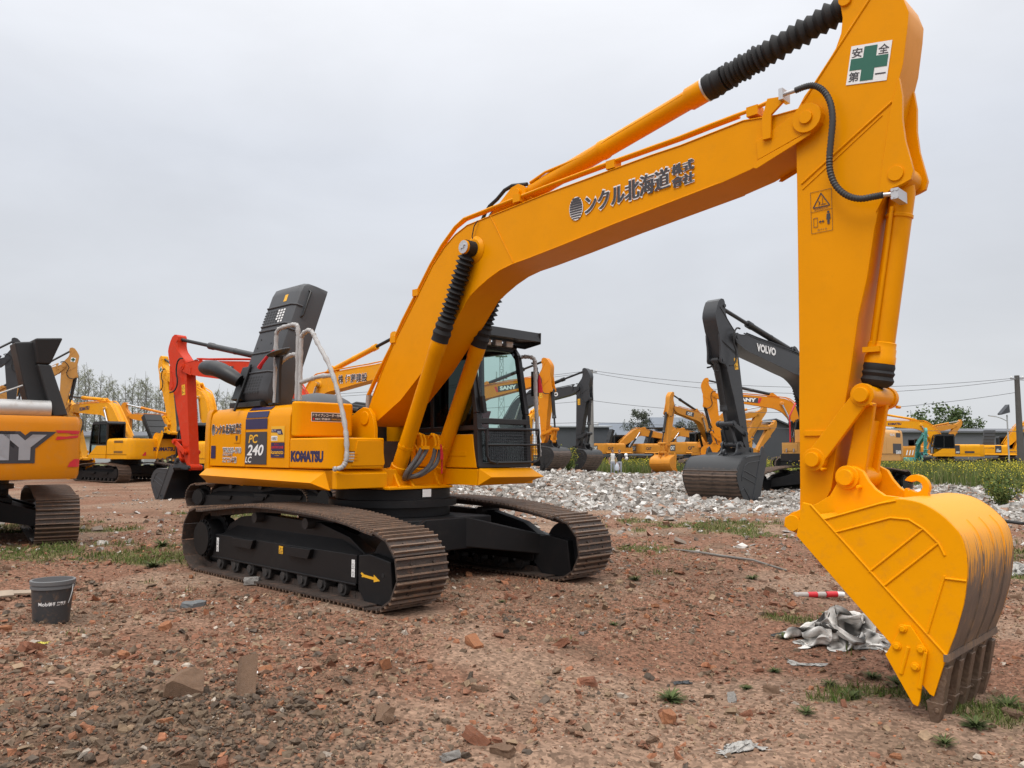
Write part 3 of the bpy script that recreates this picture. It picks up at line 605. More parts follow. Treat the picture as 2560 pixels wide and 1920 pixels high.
    for sy in (-1, 1):
        off = Vector((0, sy * .30, 0)); g = lambda t: C0 + ax * t + off
        tl = min(1.74, Ln - .45)
        m = MB(); m.lathe(g(.02), g(tl), [(0, .075), (.03, .088), (.05, .102), (.085, .102), (.09, .088), (.90, .088), (.91, .096), (1, .096)], 22)
        m.cyl(C0 + off + Vector((0, -.075, 0)), C0 + off + Vector((0, .075, 0)), .085, 18)
        ct = m.build('boom_cylinder', pal['cyl'], root)
        m = MB(); m.cyl(g(tl), g(Ln), .05, 14); m.cyl(H3 + off + Vector((0, -.06, 0)), H3 + off + Vector((0, .06, 0)), .085, 18); m.build('rod', M['chrome'] if det < 2 else M['bellows'], ct)
        if det > 1:
            m = MB(); bellows(m, g(Ln - .09), g(tl + .27), .098, 13); m.lathe(g(tl + .27), g(tl - .01), [(0, .07), (.1, .10), (.2, .085), (.35, .105), (.5, .09), (.65, .108), (.8, .095), (1, .100)], 20); m.build('bellows', M['bellows'], ct)
            m = MB(); m.cyl(H3 + Vector((0, sy * .355, 0)), H3 + Vector((0, sy * .392, 0)), .072, 22); m.cyl(H3 + Vector((0, sy * .392, 0)), H3 + Vector((0, sy * .40, 0)), .016, 6); m.cyl(H3 + Vector((.02, sy * .392, .02)), H3 + Vector((.02, sy * .404, .02)), .012, 6); m.cyl(H3 + Vector((-.03, sy * .392, -.01)), H3 + Vector((-.03, sy * .404, -.01)), .012, 6); m.build('pin_cap', M['silver'], ct)
            # feed pipe and band
            m = MB(); q = Vector((-.12, 0, .06)).normalized()
            m.tube([g(1.66) + q * .09, g(1.6) + q * .108, g(.62) + q * .108, g(.5) + q * .1 + Vector((.02, .05, 0)), g(.36) + Vector((.12, .12, 0)), g(.30) + Vector((.16, .13, 0))], .014, 7)
            m.lathe(g(.40), g(.43), [(0, .093), (1, .093)], 20); m.cyl(g(.415) + Vector((.07, -.09, 0)), g(.415) + Vector((.10, -.11, 0)), .014, 6); m.build('feed_pipe', pal['cyl'], ct)
        elif pal.get('cylbellows'):
            m = MB(); bellows(m, g(Ln - .1), g(tl), .09, 12, 10); m.build('bellows', M['bellows'], ct)
    # arm cylinder
    A2 = Vector(tb(PA[0], 0, PA[1])); T2 = Vector(ta(PT[0], 0, PT[1])); ax2 = (T2 - A2); L2 = ax2.length; ax2.normalize(); q = lambda t: A2 + ax2 * t; tl = min(2.28, L2 - .3)
    m = MB(); m.lathe(q(.05), q(tl), [(0, .07), (.03, .09), (.44, .09), (.45, .098), (.47, .098), (.48, .09), (.90, .09), (.91, .105), (1, .105)], 22); m.cyl(A2 + Vector((0, -.095, 0)), A2 + Vector((0, .095, 0)), .09, 18)
    ct = m.build('arm_cylinder', pal['cyl'], root)
    m = MB(); m.cyl(q(tl), q(L2), .055, 14); m.build('rod', pal['rod'], ct)
    if det > 1:
        m = MB(); m.lathe(q(tl - .02), q(tl + .16), [(0, .108), (.12, .112), (.3, .118), (.45, .105), (.6, .118), (.8, .104), (1, .112)], 20); bellows(m, q(tl + .16), q(tl + .55), .112, 9, 20, .78); bellows(m, q(tl + .55), q(L2 - .02), .108, 11, 20, .72); m.build('bellows', M['bellows'], ct)
        m = MB(); m.lathe(q(tl - .035), q(tl - .018), [(0, .112), (1, .112)], 20); m.build('hose_band', M['silver'], ct)
        m = MB(tb); ap = [(4.253, 4.70), (4.062, 4.655), (3.427, 4.525), (3.11, 4.434), (2.591, 4.395), (2.378, 4.335)]
        for y in (-.075, .06): m.tube([(x, y, z) for x, z in ap], .015, 8)
        m.build('feed_pipe', pal['cyl'], ct)
        m = MB(tb); hp = [(2.335, 4.329), (2.113, 4.364), (1.999, 4.34), (1.884, 4.266), (1.766, 4.214), (1.695, 4.15), (1.64, 4.06)]
        for y in (-.075, .06): m.tube([(x - (0 if y < 0 else .06), y, z) for x, z in hp], .021, 9)
        m.build('hydraulic_hose', M['rubber'], bo)
    # arm
    m = MB(ta); m.prism(ARM, -.165, .165)
    if det > 0:
        br = [(6.126, 4.211), (6.142, 4.073), (6.136, 3.896), (6.150, 3.736), (6.178, 3.60), (6.197, 3.502), (6.179, 3.441), (6.133, 3.424), (6.05, 3.405), (6.0, 3.37), (5.93, 3.25), (5.99, 3.6), (6.06, 4.0)]
        for y0, y1 in ((-.175, -.135), (.135, .175)): m.prism(br, y0, y1)
        for y in (-.166, .166):
            m.tube([(6.068, y, 4.049), (5.372, y, 3.597)], .010, 6); m.tube([(6.0, y, 3.97), (5.38, y, 3.55)], .006, 6)
            m.tube([(5.975, y, 4.93), (5.40, y, 4.25)], .010, 6)
            m.cyl((PP2[0], y, PP2[1]), (PP2[0], y * 1.2, PP2[1]), .085, 20); m.cyl((PG[0], y, PG[1]), (PG[0], y * 1.28, PG[1]), .075, 18)
            m.box((5.34, min(y, y * 1.08), 1.62), (5.52, max(y, y * 1.08), 1.66))
            m.tube([(x - .006, y, z) for x, z in ARM[22:29]], .006, 6)
        m.cyl((PB1[0], -.19, PB1[1]), (PB1[0], .19, PB1[1]), .055, 18)
        m.cyl((5.76, -.185, 4.95), (5.76, .185, 4.95), .05, 16)
    ao = m.build('arm', pal['boom'], root, smooth=28, bevel=.012 if det > 1 else 0, seg=3); P['arm'] = ao
    # bucket cylinder, links
    d1 = math.dist(PG, PL); d2 = math.dist(PL, PK); g2 = Vector(ta(PG[0], 0, PG[1])); k2 = Vector(tk(PK[0], 0, PK[1])); dd = (k2 - g2).length
    c_ = max(-1, min(1, (d1 * d1 + dd * dd - d2 * d2) / (2 * d1 * dd))); an = math.acos(c_); e = (k2 - g2).normalized()
    l0 = Vector(ta(PL[0], 0, PL[1]))
    cand = [g2 + Vector((e.x * math.cos(sg * an) - e.z * math.sin(sg * an), 0, e.x * math.sin(sg * an) + e.z * math.cos(sg * an))) * d1 for sg in (1, -1)]
    L3 = min(cand, key=lambda p: (p - l0).length); B3 = Vector(ta(PB1[0], 0, PB1[1])); ax3 = L3 - B3; n3 = ax3.length; ax3.normalize(); w = lambda t: B3 + ax3 * t; tl = min(1.37, n3 - .2)
    m = MB(); m.cyl(B3 + Vector((0, -.10, 0)), B3 + Vector((0, .10, 0)), .09, 18); m.lathe(w(.03), w(tl), [(0, .075), (.05, .088), (.17, .088), (.175, .096), (.19, .096), (.195, .088), (.88, .088), (.885, .098), (.915, .098), (.92, .103), (.955, .103), (.96, .108), (1, .108)], 22)
    ct = m.build('bucket_cylinder', pal['cyl'], root)
    m = MB(); m.cyl(w(tl), w(n3), .045, 14); m.build('rod', M['bellows'] if det > 1 else pal['rod'], ct)
    if det > 1:
        m = MB(); m.lathe(w(tl), w(tl + .175), [(0, .106), (.15, .112), (.3, .105), (.4, .115), (.55, .104), (.7, .116), (.85, .106), (1, .075)], 20); m.build('bellows', M['bellows'], ct)
        m = MB(); m.tube([w(.22) + Vector((-.02, -.115, 0)), w(.5) + Vector((-.02, -.105, 0)), w(1.22) + Vector((-.02, -.105, 0)), w(1.29) + Vector((-.03, -.09, 0))], .014, 8); m.box(tuple(w(1.27) + Vector((-.09, -.13, -.02))), tuple(w(1.27) + Vector((.03, -.09, .02)))); m.build('feed_pipe', pal['cyl'], ct)
    m = MB()
    for sy in (-1, 1):
        y0, y1 = sorted((sy * .205, sy * .25)); u_ = (L3 - g2).normalized(); nn = Vector((-u_.z, 0, u_.x)) * .062
        m.hexa([tuple(v) for v in ((g2 - nn * 1.1) + Vector((0, y0, 0)), (g2 + nn * 1.1) + Vector((0, y0, 0)), (g2 + nn * 1.1) + Vector((0, y1, 0)), (g2 - nn * 1.1) + Vector((0, y1, 0)), (L3 - nn) + Vector((0, y0, 0)), (L3 + nn) + Vector((0, y0, 0)), (L3 + nn) + Vector((0, y1, 0)), (L3 - nn) + Vector((0, y1, 0)))])
        for c in (g2, L3): m.cyl(c + Vector((0, y0 - .008, 0)), c + Vector((0, y1 + .008, 0)), .085, 20); m.cyl(c + Vector((0, sy * .22, 0)), c + Vector((0, sy * .295, 0)), .055, 18)
        if det > 1:
            for c in (g2, L3): m.cyl(c + Vector((.075, sy * .225, -.07)), c + Vector((.075, sy * .29, -.07)), .013, 8)
    m.cyl(L3 + Vector((0, -.24, 0)), L3 + Vector((0, .24, 0)), .074, 20)
    m.build('link_arm', pal['boom'], root, bevel=.006 if det > 1 else 0)
    m = MB()
    for y0, y1 in ((-.15, -.095), (.095, .15)):
        nn = Vector((.075, 0, .012)); a_, c_ = L3, k2
        m.hexa([tuple(v) for v in (c_ - nn + Vector((0, y0, 0)), c_ + nn + Vector((0, y0, 0)), c_ + nn + Vector((0, y1, 0)), c_ - nn + Vector((0, y1, 0)), a_ - nn * .8 + Vector((0, y0, 0)), a_ + nn * .8 + Vector((0, y0, 0)), a_ + nn * .8 + Vector((0, y1, 0)), a_ - nn * .8 + Vector((0, y1, 0)))])
    mid = L3.lerp(k2, .55); m.hexa([tuple(v) for v in (k2 + Vector((-.03, -.10, 0)), k2 + Vector((.03, -.10, 0)), k2 + Vector((.03, .10, 0)), k2 + Vector((-.03, .10, 0)), L3.lerp(k2, .3) + Vector((-.03, -.10, 0)), L3.lerp(k2, .3) + Vector((.03, -.10, 0)), L3.lerp(k2, .3) + Vector((.03, .10, 0)), L3.lerp(k2, .3) + Vector((-.03, .10, 0)))])
    m.cyl(k2 + Vector((0, -.19, 0)), k2 + Vector((0, .19, 0)), .082, 20); m.build('bucket_link', pal['boom'], root, bevel=.01 if det > 1 else 0)
    # bucket
    m = MB(tkw)
    for y0, y1 in ((-.57, -.545), (.545, .57)): m.prism(SIDE, y0, y1)
    m.tf = tk
    for y0, y1 in ((-.265, -.215), (.215, .265)):
        m.prism([(5.20, .93), (5.30, .90), (5.60, 1.02), (6.0, 1.15), (6.12, 1.18), (5.948, 1.195), (5.888, 1.236), (5.84, 1.295), (5.804, 1.362), (5.741, 1.395), (5.689, 1.379), (5.633, 1.297), (5.563, 1.18), (5.47, 1.12), (5.30, 1.05), (5.21, 1.0)], y0, y1)
    for y in (-.27, .27):
        m.cyl((PK[0], y * .9, PK[1]), (PK[0], y * 1.06, PK[1]), .085, 20); m.cyl((PK[0], y, PK[1]), (PK[0], y * 1.22, PK[1]), .058, 18); m.cyl((PP2[0], y, PP2[1]), (PP2[0], y * 1.1, PP2[1]), .06, 18); m.cyl((PK[0] + .09, y, PK[1] - .065), (PK[0] + .09, y * 1.2, PK[1] - .065), .014, 8)
    if det > 0:
        m.tf = tkw
        for y in (-.572, .572):
            ln = [[(5.549, 1.129), (6.40, .226)], [(5.643, 1.028), (6.027, 1.155), (6.13, 1.18)], [(5.723, .945), (6.093, 1.066), (6.206, 1.061), (6.292, 1.008), (6.38, .923), (6.414, .847)], [(5.941, .697), (6.292, 1.008)], [(6.031, .612), (6.38, .923)], [(6.288, .336), (6.409, .723)], [(6.408, .706), (6.532, .703)]]
            for q_ in ln: m.tube([(x, y, z) for x, z in q_], .0085, 6)
            yy = y * 1.04; y0, y1 = sorted((y, yy))
            m.prism([(6.155, .385), (6.035, .175), (6.195, -.105), (6.225, -.115), (6.238, -.075), (6.255, .041), (6.295, .24), (6.20, .385)], y0, y1)
            for (x, z) in ((6.153, .361), (6.113, .243), (6.26, .247), (6.221, .133)): m.cyl((x, yy, z), (x, yy + .022 * (1 if y > 0 else -1), z), .020, 6); m.cyl((x, yy, z), (x, yy + .010 * (1 if y > 0 else -1), z), .028, 12)
            for a_, c_ in (((6.182, .251), (6.131, .071)), ((6.284, .234), (6.24, .0))): m.tube([(a_[0], yy, a_[1]), (c_[0], yy, c_[1])], .014, 6)
    bk = m.build('bucket', pal['bucket'], root, bevel=.005 if det > 1 else 0); P['bucket'] = bk
    outp = BACKS + [(5.60, 1.06)]
    m = MB(tkw); n = len(outp); cx, cz = 5.95, .55
    inn = []
    for i, (x, z) in enumerate(outp):
        d = Vector((cx - x, cz - z)); d.normalize(); inn.append((x + d.x * .03, z + d.y * .03))
    m.prism(outp + inn[::-1], -.566, .566)
    if det > 0:
        for y in (-.22, .06, .33):   # wear ribs along the back
            q_ = outp[0:22]; m.tube([(x + .001, y, z) for x, z in q_], .008, 6)
        m.box((6.385, -.585, .19), (6.41, .585, .235))
    if det == 1:
        for i in range(1, 8): m.bar((BACK[i][0], -.567, BACK[i][1]), (BACK[i][0], .567, BACK[i][1]), .03, .03)
    so = m.build('bucket_shell', pal['shell'], bk, smooth=40); P['shell'] = so
    for i, y in enumerate((-.51, -.255, 0, .255, .51)):
        m = MB(tkw); w_ = .046 / bw
        m.hexa([(6.33, y - w_, .16), (6.405, y - w_, .15), (6.405, y + w_, .15), (6.33, y + w_, .16), (6.285, y - w_ * .9, -.08), (6.36, y - w_ * .9, -.085), (6.36, y + w_ * .9, -.085), (6.285, y + w_ * .9, -.08)])
        m.hexa([(6.262, y - w_ * 1.05, -.075), (6.368, y - w_ * 1.05, -.08), (6.368, y + w_ * 1.05, -.08), (6.262, y + w_ * 1.05, -.075), (6.285, y - w_ * .75, -.245), (6.318, y - w_ * .75, -.247), (6.318, y + w_ * .75, -.247), (6.285, y + w_ * .75, -.245)])
        m.cyl((6.325, y - w_ * 1.15, -.125), (6.325, y + w_ * 1.15, -.125), .016, 10); m.build('tooth', pal['tooth'], bk, bevel=.006 if det > 1 else 0)
    if det > 0:
        m = MB(tk); hk = [(6.0, 1.165), (6.005, 1.235), (6.022, 1.243), (6.035, 1.225)] + [(6.085 + .042 * math.cos(R(t_)), 1.255 + .040 * math.sin(R(t_))) for t_ in range(215, 515, 25)] + [(6.085 + .088 * math.cos(R(t_)), 1.252 + .088 * math.sin(R(t_))) for t_ in range(150, -50, -20)] + [(6.17, 1.165)]
        m.prism(hk, -.03, .03); m.build('lifting_hook', pal['bucket'], bk, bevel=.004 if det > 1 else 0)
    # hoses looping from boom tip to the arm
    if det > 0:
        m = MB(); hs = [(5.39, 4.316), (5.474, 4.321), (5.545, 4.304), (5.613, 4.24), (5.661, 4.131), (5.674, 3.999), (5.658, 3.852), (5.642, 3.717), (5.644, 3.601), (5.681, 3.489), (5.756, 3.398), (5.852, 3.348), (5.958, 3.341), (6.02, 3.339)]
        half = 7
        pts = [ (tb if i < half else ta)(x, -.27, z) for i, (x, z) in enumerate(hs)]
        if det > 1:
            sm = []; 
            for i in range(len(pts) - 1):
                for j in range(10):
                    p0, p1, p2, p3 = [Vector(pts[max(0, min(len(pts) - 1, i + q_))]) for q_ in (-1, 0, 1, 2)]; t = j / 10
                    sm.append(.5 * ((2 * p1) + (p2 - p0) * t + (2 * p0 - 5 * p1 + 4 * p2 - p3) * t * t + (3 * p1 - p0 - 3 * p2 + p3) * t ** 3))
            m.tube(sm, [.026 if i % 2 else .0215 for i in range(len(sm))], 10)
        else: m.tube(pts, .024, 7); m.tube([(p[0], -p[1], p[2]) for p in pts], .024, 7)
        m.build('hydraulic_hose', M['rubber'] if det < 2 else M['hose'], ao)
        if det > 1:
            m = MB(ta); m.cyl((6.02, -.27, 3.339), (6.085, -.255, 3.335), .016, 10); m.box((6.075, -.28, 3.29), (6.125, -.10, 3.37)); 
            for dz in (3.302, 3.358):
                for dx in (6.085, 6.115): m.cyl((dx, -.285, dz), (dx, -.27, dz), .012, 6)
            m.build('hose_fitting', M['silver'], ao); m = MB(tb)
            m.cyl((5.30, -.27, 4.316), (5.39, -.27, 4.316), .017, 10); m.box((5.265, -.30, 4.27), (5.30, -.17, 4.36)); m.build('hose_fitting', M['silver'], bo)
    return P
M['hose'] = paint('ribbed_black_hose', (.035, .034, .034), .55, var=.15)

def pal(body, boom=None, bucket=None, cw=None, cab=None, cyl=None, rod=None, shell=None, tooth=None, roof=None, **kw):
    d = dict(body=M[body], boom=M[boom or body], bucket=M[bucket or boom or body], cw=M[cw or body], cab=M[cab or 'black'], cyl=M[cyl or boom or body], rod=M[rod or 'chrome'],
             shell=M[shell or 'banded'], tooth=M[tooth or 'rust'], roof=M[roof or 'black'], shoe=M['shoe'], grouser=M['grouser'], shoe_in=M['shoe_in'], frame=M['steel_frame'], glass=M['window'], glass_r=M['window_shaded'], glass_l=M['window_shaded'])
    d.update(kw); return d
ND = (1, 0, 0); UP = (0, 0, 1)
# ------------------------------------------------------------ the big yellow excavator
def main_digger():
    P = excavator('excavator', 'big freshly painted yellow crawler excavator in the foreground with its grey engine hood standing open', (MX, MY, 0), math.degrees(MA), 1, 0, 0, 0,
                  pal('yellow', bucket='yellow_bucket', shell='shell'), det=2)
    root = P['root']
    # --- markings on tracks
    m = MB(); Y = -1.456
    m.prism([(1.385, .30), (1.41, .285), (1.40, .268), (1.44, .272), (1.60, .262), (1.60, .240), (1.695, .262), (1.60, .310), (1.60, .287), (1.44, .297), (1.40, .315)], -1.4465, -1.4495)
    # (the arrow lies on the idler guard, which stands 10 mm back from the frame)
    m.build('arrow_mark', M['label_y'], P['guard-1'], smooth=0)
    m = MB(); m.cyl((1.742, -1.4485, .318), (1.742, -1.44, .318), .022, 14); m.build('hole', M['rubber'], P['guard-1'])
    for x in (-1.65, 1.245):
        m = MB(); m.plate((x, -1.4585, .255), ND, UP, .055, .17, t=.002); d = m.build('label', M['white'], P['frame-1'], smooth=0)
        m = MB()
        for z in (.37, .29):
            m.tube([(x + .0275 + .014 * math.cos(a), -1.461, z + .018 * math.sin(a)) for a in [2 * math.pi * i / 10 for i in range(10)]], .0022, 4, closed=True); m.bar((x + .0275, -1.461, z - .018), (x + .0275, -1.461, z - .034), .003, .004)
        m.bar((x + .004, -1.461, .338), (x + .051, -1.461, .338), .003, .003); m.build('print', M['dark_text'], d, smooth=0)
    m = MB(); m.plate((-.155, -1.4585, .36), ND, UP, .085, .085, t=.002); d = m.build('label', M['label_y'], P['frame-1'], smooth=0)
    m = MB(); tri = [(-.14, .385), (-.10, .385), (-.12, .425)]; m.tube([(x, -1.4615, z) for x, z in tri], .003, 4, closed=True)
    for z in (.39, .405, .42): m.bar((-.092, -1.4615, z), (-.078, -1.4615, z), .003, .004)
    m.bar((-.145, -1.4615, .372), (-.08, -1.4615, .372), .003, .004); m.build('print', M['dark_text'], d, smooth=0)
    # --- door decals
    D = P['doorA']; ys = -1.2685
    def deco(par, fn, mat, nm='decal', sm=0): mm = MB(); fn(mm); return mm.build(nm, M[mat], par, smooth=sm)
    def yside(z): return ys
    def logo(mm, cx, cz, rx, rz, y, step=9):
        for i in range(step):
            z = cz + rz * (-.82 + 1.64 * i / (step - 1)); hw = rx * .92 * math.sqrt(max(0, 1 - ((z - cz) / rz) ** 2)); t = rz * (.05 + .006 * i)
            mm.quad((cx - hw, y, z - t), (cx + hw, y, z - t), (cx + hw, y, z + t), (cx - hw, y, z + t))
    def disc(mm, cx, cz, rx, rz, y): mm.add([(cx + rx * math.cos(2 * math.pi * i / 28), y, cz + rz * math.sin(2 * math.pi * i / 28)) for i in range(28)], [tuple(range(28))])
    def company(par, tf, x0, z0, sx, sz, y, shx=0.0):
        """stripe disc + company name, white outline under charcoal letters; a slanted baseline via shx"""
        for lay, off, mat in ((0, .066, 'white'), (1, .0, 'dark_text')):
            mm = MB(tf); yy = y - .003 * lay
            if lay == 0: disc(mm, x0 + .06 * sx, z0 + .5 * sz, .062 * sx, .5 * sz, yy)
            else: logo(mm, x0 + .06 * sx, z0 + .5 * sz, .062 * sx, .5 * sz, yy)
            for sh_ in ((0,) if lay == 0 else (-.006 * sx, 0, .006 * sx)):
             yy = y - .003 * lay - abs(sh_) * .05 - sh_ * .02; ox = x0 + sh_
             mm.text('ンクル北海道', (ox + .145 * sx, yy, z0 + .10 * sz + shx * .145), (1, 0, shx), UP, .68 * sx, .80 * sz, off=off)
             mm.text('株式', (ox + .845 * sx, yy, z0 + .56 * sz + shx * .845), (1, 0, shx), UP, .155 * sx, .40 * sz, off=off); mm.text('會社', (ox + .845 * sx, yy, z0 + .08 * sz + shx * .845), (1, 0, shx), UP, .155 * sx, .40 * sz, off=off)
            mm.build('company_lettering', M[mat], par, smooth=0)
    company(D, None, -2.285, 1.70, .80, .15, ys)
    deco(D, lambda mm: mm.plate((-1.655, ys, 1.60), ND, UP, .155, .105, t=.004), 'yellow', 'latch_plate'); deco(D, lambda mm: mm.prism([(-1.60, 1.69), (-1.555, 1.69), (-1.555, 1.65), (-1.578, 1.62), (-1.60, 1.65)], ys - .004, ys - .010), 'dark_text', 'latch')
    deco(D, lambda mm: mm.plate((-2.285, ys, 1.40), ND, UP, .125, .165, t=.002), 'navy')
    for off, mat, yy in ((.085, 'white', ys), (.0, 'dark_text', ys - .003)):
        mm = MB(); mm.text('TPSO25-1763', (-1.955, yy, 1.475), ND, UP, .485, .062, off=off); mm.text('貸出対工等機整機', (-1.955, yy, 1.43), ND, UP, .26, .030, off=off * .8); mm.text('エアコン設備', (-1.955, yy, 1.35), ND, UP, .37, .068, off=off); mm.build('lettering', M[mat], D, smooth=0)
    D = P['doorB']
    # the model panel at the front edge of this door's rear half
    deco(D, lambda mm: mm.plate((-1.357, ys, 1.335), ND, UP, .525, .395, t=.002), 'dark_text', 'model_panel')
    deco(D, lambda mm: mm.text('PC', (-1.27, ys - .004, 1.595), ND, UP, .225, .10, off=.02, sh=.22), 'label_y', 'lettering')
    deco(D, lambda mm: (mm.text('240', (-1.30, ys - .004, 1.445), ND, UP, .395, .125, off=.025, sh=.22), mm.text('LC', (-1.345, ys - .004, 1.355), ND, UP, .16, .07, off=.02, sh=.22)), 'white', 'lettering')
    deco(D, lambda mm: mm.plate((-1.362, ys, 1.765), ND, UP, .53, .125, t=.002), 'navy', 'stripe')
    deco(D, lambda mm: mm.hexa([(-1.362, -1.262, 1.905), (-.835, -1.262, 1.905), (-.83, -1.243, 1.978), (-1.357, -1.243, 1.978), (-1.362, -1.2655, 1.905), (-.835, -1.2655, 1.905), (-.83, -1.2455, 1.980), (-1.357, -1.2455, 1.980)]), 'navy', 'stripe')
    deco(D, lambda mm: mm.hexa([(-1.355, -1.225, 1.998), (-.825, -1.225, 1.998), (-.82, -1.178, 2.033), (-1.35, -1.178, 2.033), (-1.355, -1.228, 2.003), (-.825, -1.228, 2.003), (-.82, -1.180, 2.039), (-1.35, -1.180, 2.039)]), 'navy', 'stripe')
    deco(D, lambda mm: mm.plate((-.735, ys, 1.605), ND, UP, .31, .185, t=.0015), 'label_y', 'decal')
    deco(D, lambda mm: (mm.prism([(-.715, 1.755), (-.50, 1.755), (-.455, 1.69), (-.56, 1.69), (-.60, 1.715), (-.73, 1.72)], ys - .002, ys - .004)), 'navy', 'decal')
    deco(D, lambda mm: (mm.text('ELTT', (-.705, ys - .0055, 1.728), ND, UP, .09, .02), mm.plate((-.725, ys - .002, 1.62), ND, UP, .14, .055, t=.001), mm.text('安全', (-.58, ys - .0055, 1.70), ND, UP, .08, .035, off=.01)), 'white', 'decal')
    deco(D, lambda mm: mm.text('カ適正', (-.715, ys - .006, 1.63), ND, UP, .12, .034, off=.01), 'dark_text', 'lettering')
    deco(D, lambda mm: mm.plate((-.73, ys, 1.42), ND, UP, .305, .175, t=.0015), 'navy', 'decal')
    deco(D, lambda mm: (mm.text('見守り', (-.65, ys - .004, 1.565), ND, UP, .10, .020), mm.text('自動車両安全装置', (-.715, ys - .004, 1.525), ND, UP, .275, .032, off=.012)), 'redv', 'lettering')
    deco(D, lambda mm: (mm.text('kanamoto', (-.715, ys - .004, 1.462), ND, UP, .275, .046, off=.02), mm.text('株式会社建設機械', (-.64, ys - .004, 1.437), ND, UP, .11, .012)), 'label_y', 'lettering')
    deco(P['box'], lambda mm: mm.text('KOMATSU', (-.265, -1.2705, 1.385), ND, UP, .655, .105, off=.075), 'navy', 'lettering')
    # recorder plate on the tank front
    T = P['tank']; xf = -.2215; Yv = (0, 1, 0)
    deco(T, lambda mm: mm.plate((xf, -1.045, 1.845), Yv, UP, .47, .108, t=.002), 'white', 'decal'); deco(T, lambda mm: mm.plate((xf + .002, -1.039, 1.851), Yv, UP, .458, .096, t=.0015), 'dark_text', 'decal')
    deco(T, lambda mm: (mm.text('ドライブレコーダー作動中', (xf + .005, -1.028, 1.902), Yv, UP, .44, .036, off=.015), mm.text('REC 録画中', (xf + .005, -.99, 1.862), Yv, UP, .20, .026, off=.01)), 'white', 'lettering')
    deco(T, lambda mm: (mm.add([(xf + .005, -1.015 + .012 * math.cos(i * math.pi / 6), 1.875 + .012 * math.sin(i * math.pi / 6)) for i in range(12)], [tuple(range(12))]),), 'redv', 'lettering')
    deco(T, lambda mm: mm.text('記録映像 立入禁止 中', (xf + .005, -.77, 1.865), Yv, UP, .18, .020), 'label_y', 'lettering')
    # louvred lamp in the tool box front
    m = MB(); m.box((.610, -1.12, 1.375), (.6235, -.985, 1.495)); lo = m.build('lamp_recess', M['rubber'], P['box'])
    m = MB(); m.box((.6238, -1.10, 1.385), (.628, -1.02, 1.485)); m.build('work_lamp', M['lamp'], lo)
    m = MB(); [m.box((.622, -1.125, z), (.634, -.98, z + .011)) for z in (1.40, 1.432, 1.464)]; m.build('louvre', M['yellow'], lo)
    m = MB(); m.prism([(-1.05, 1.335), (-.62, 1.335), (-.605, 1.36), (-.64, 1.60), (-.67, 1.615), (-.98, 1.615)], .612, .628, ax=0); m.build('panel', M['yellow'], P['box'], bevel=.006)
    # --- boom and arm lettering
    company(P['boom'], None, 3.045, 3.745, 1.40, .235, -.2245, .055)
    A = P['arm']; ya = -.1675
    q = [(5.743, 4.278), (6.038, 4.222), (6.088, 4.512), (5.794, 4.567)]; O = Vector((q[0][0], ya, q[0][1])); U = Vector((q[1][0] - q[0][0], 0, q[1][1] - q[0][1])); Vv = Vector((q[3][0] - q[0][0], 0, q[3][1] - q[0][1]))
    pt = lambda a, b_, l=0: tuple(O + U * a + Vv * b_ + Vector((0, -l, 0)))
    deco(A, lambda mm: mm.hexa([pt(0, 0), pt(1, 0), pt(1, 1), pt(0, 1), pt(0, 0, .002), pt(1, 0, .002), pt(1, 1, .002), pt(0, 1, .002)]), 'white', 'safety_sign')
    deco(A, lambda mm: (mm.quad(pt(.04, .36, .004), pt(.96, .36, .004), pt(.96, .66, .004), pt(.04, .66, .004)), mm.quad(pt(.34, .06, .0045), pt(.66, .06, .0045), pt(.66, .94, .0045), pt(.34, .94, .0045))), 'green', 'safety_sign')
    ul, vl = U.length, Vv.length
    for t_, a_, b_, h_ in (('安', .05, .69, .24), ('全', .70, .69, .24), ('第', .05, .07, .24), ('一', .70, .18, .025)): deco(A, lambda mm: mm.text(t_, pt(a_, b_, .004), U, Vv, .25 * ul, h_ * vl, off=.015), 'dark_text', 'lettering')
    # warning label on the arm
    def bar2(mm, x0, z0, x1, z1, w): mm.bar((x0, ya - .002, z0), (x1, ya - .002, z1), .002, w)
    def warn(mm):
        x0, x1, z0, z1 = 5.443, 5.607, 3.183, 3.508
        for a_ in (((x0, z0), (x1, z0)), ((x1, z0), (x1, z1)), ((x1, z1), (x0, z1)), ((x0, z1), (x0, z0)), ((x0, 3.352), (x1, 3.352))): bar2(mm, *a_[0], *a_[1], .002)
        for a_ in (((5.46, 3.382), (5.59, 3.382)), ((5.59, 3.382), (5.525, 3.488)), ((5.525, 3.488), (5.46, 3.382))): bar2(mm, *a_[0], *a_[1], .007)
        bar2(mm, 5.535, 3.395, 5.535, 3.45, .004); bar2(mm, 5.505, 3.395, 5.515, 3.42, .006); bar2(mm, 5.515, 3.42, 5.50, 3.43, .004); bar2(mm, 5.52, 3.40, 5.56, 3.40, .004)
        mm.text('はね飛ばされ', (5.47, ya - .003, 3.360), ND, UP, .11, .015, off=.008); mm.text('近づくな', (5.49, ya - .003, 3.196), ND, UP, .075, .015, off=.008)
        for a_ in (((5.462, 3.23), (5.492, 3.23)), ((5.492, 3.23), (5.492, 3.30)), ((5.492, 3.30), (5.462, 3.30)), ((5.462, 3.30), (5.462, 3.23))): bar2(mm, *a_[0], *a_[1], .003)
        bar2(mm, 5.503, 3.265, 5.545, 3.265, .005)
        for s_, e_ in ((5.503, .014), (5.545, -.014)): mm.add([(s_, ya - .003, 3.265), (s_ + e_, ya - .003, 3.277), (s_ + e_, ya - .003, 3.253)], [(0, 1, 2)])
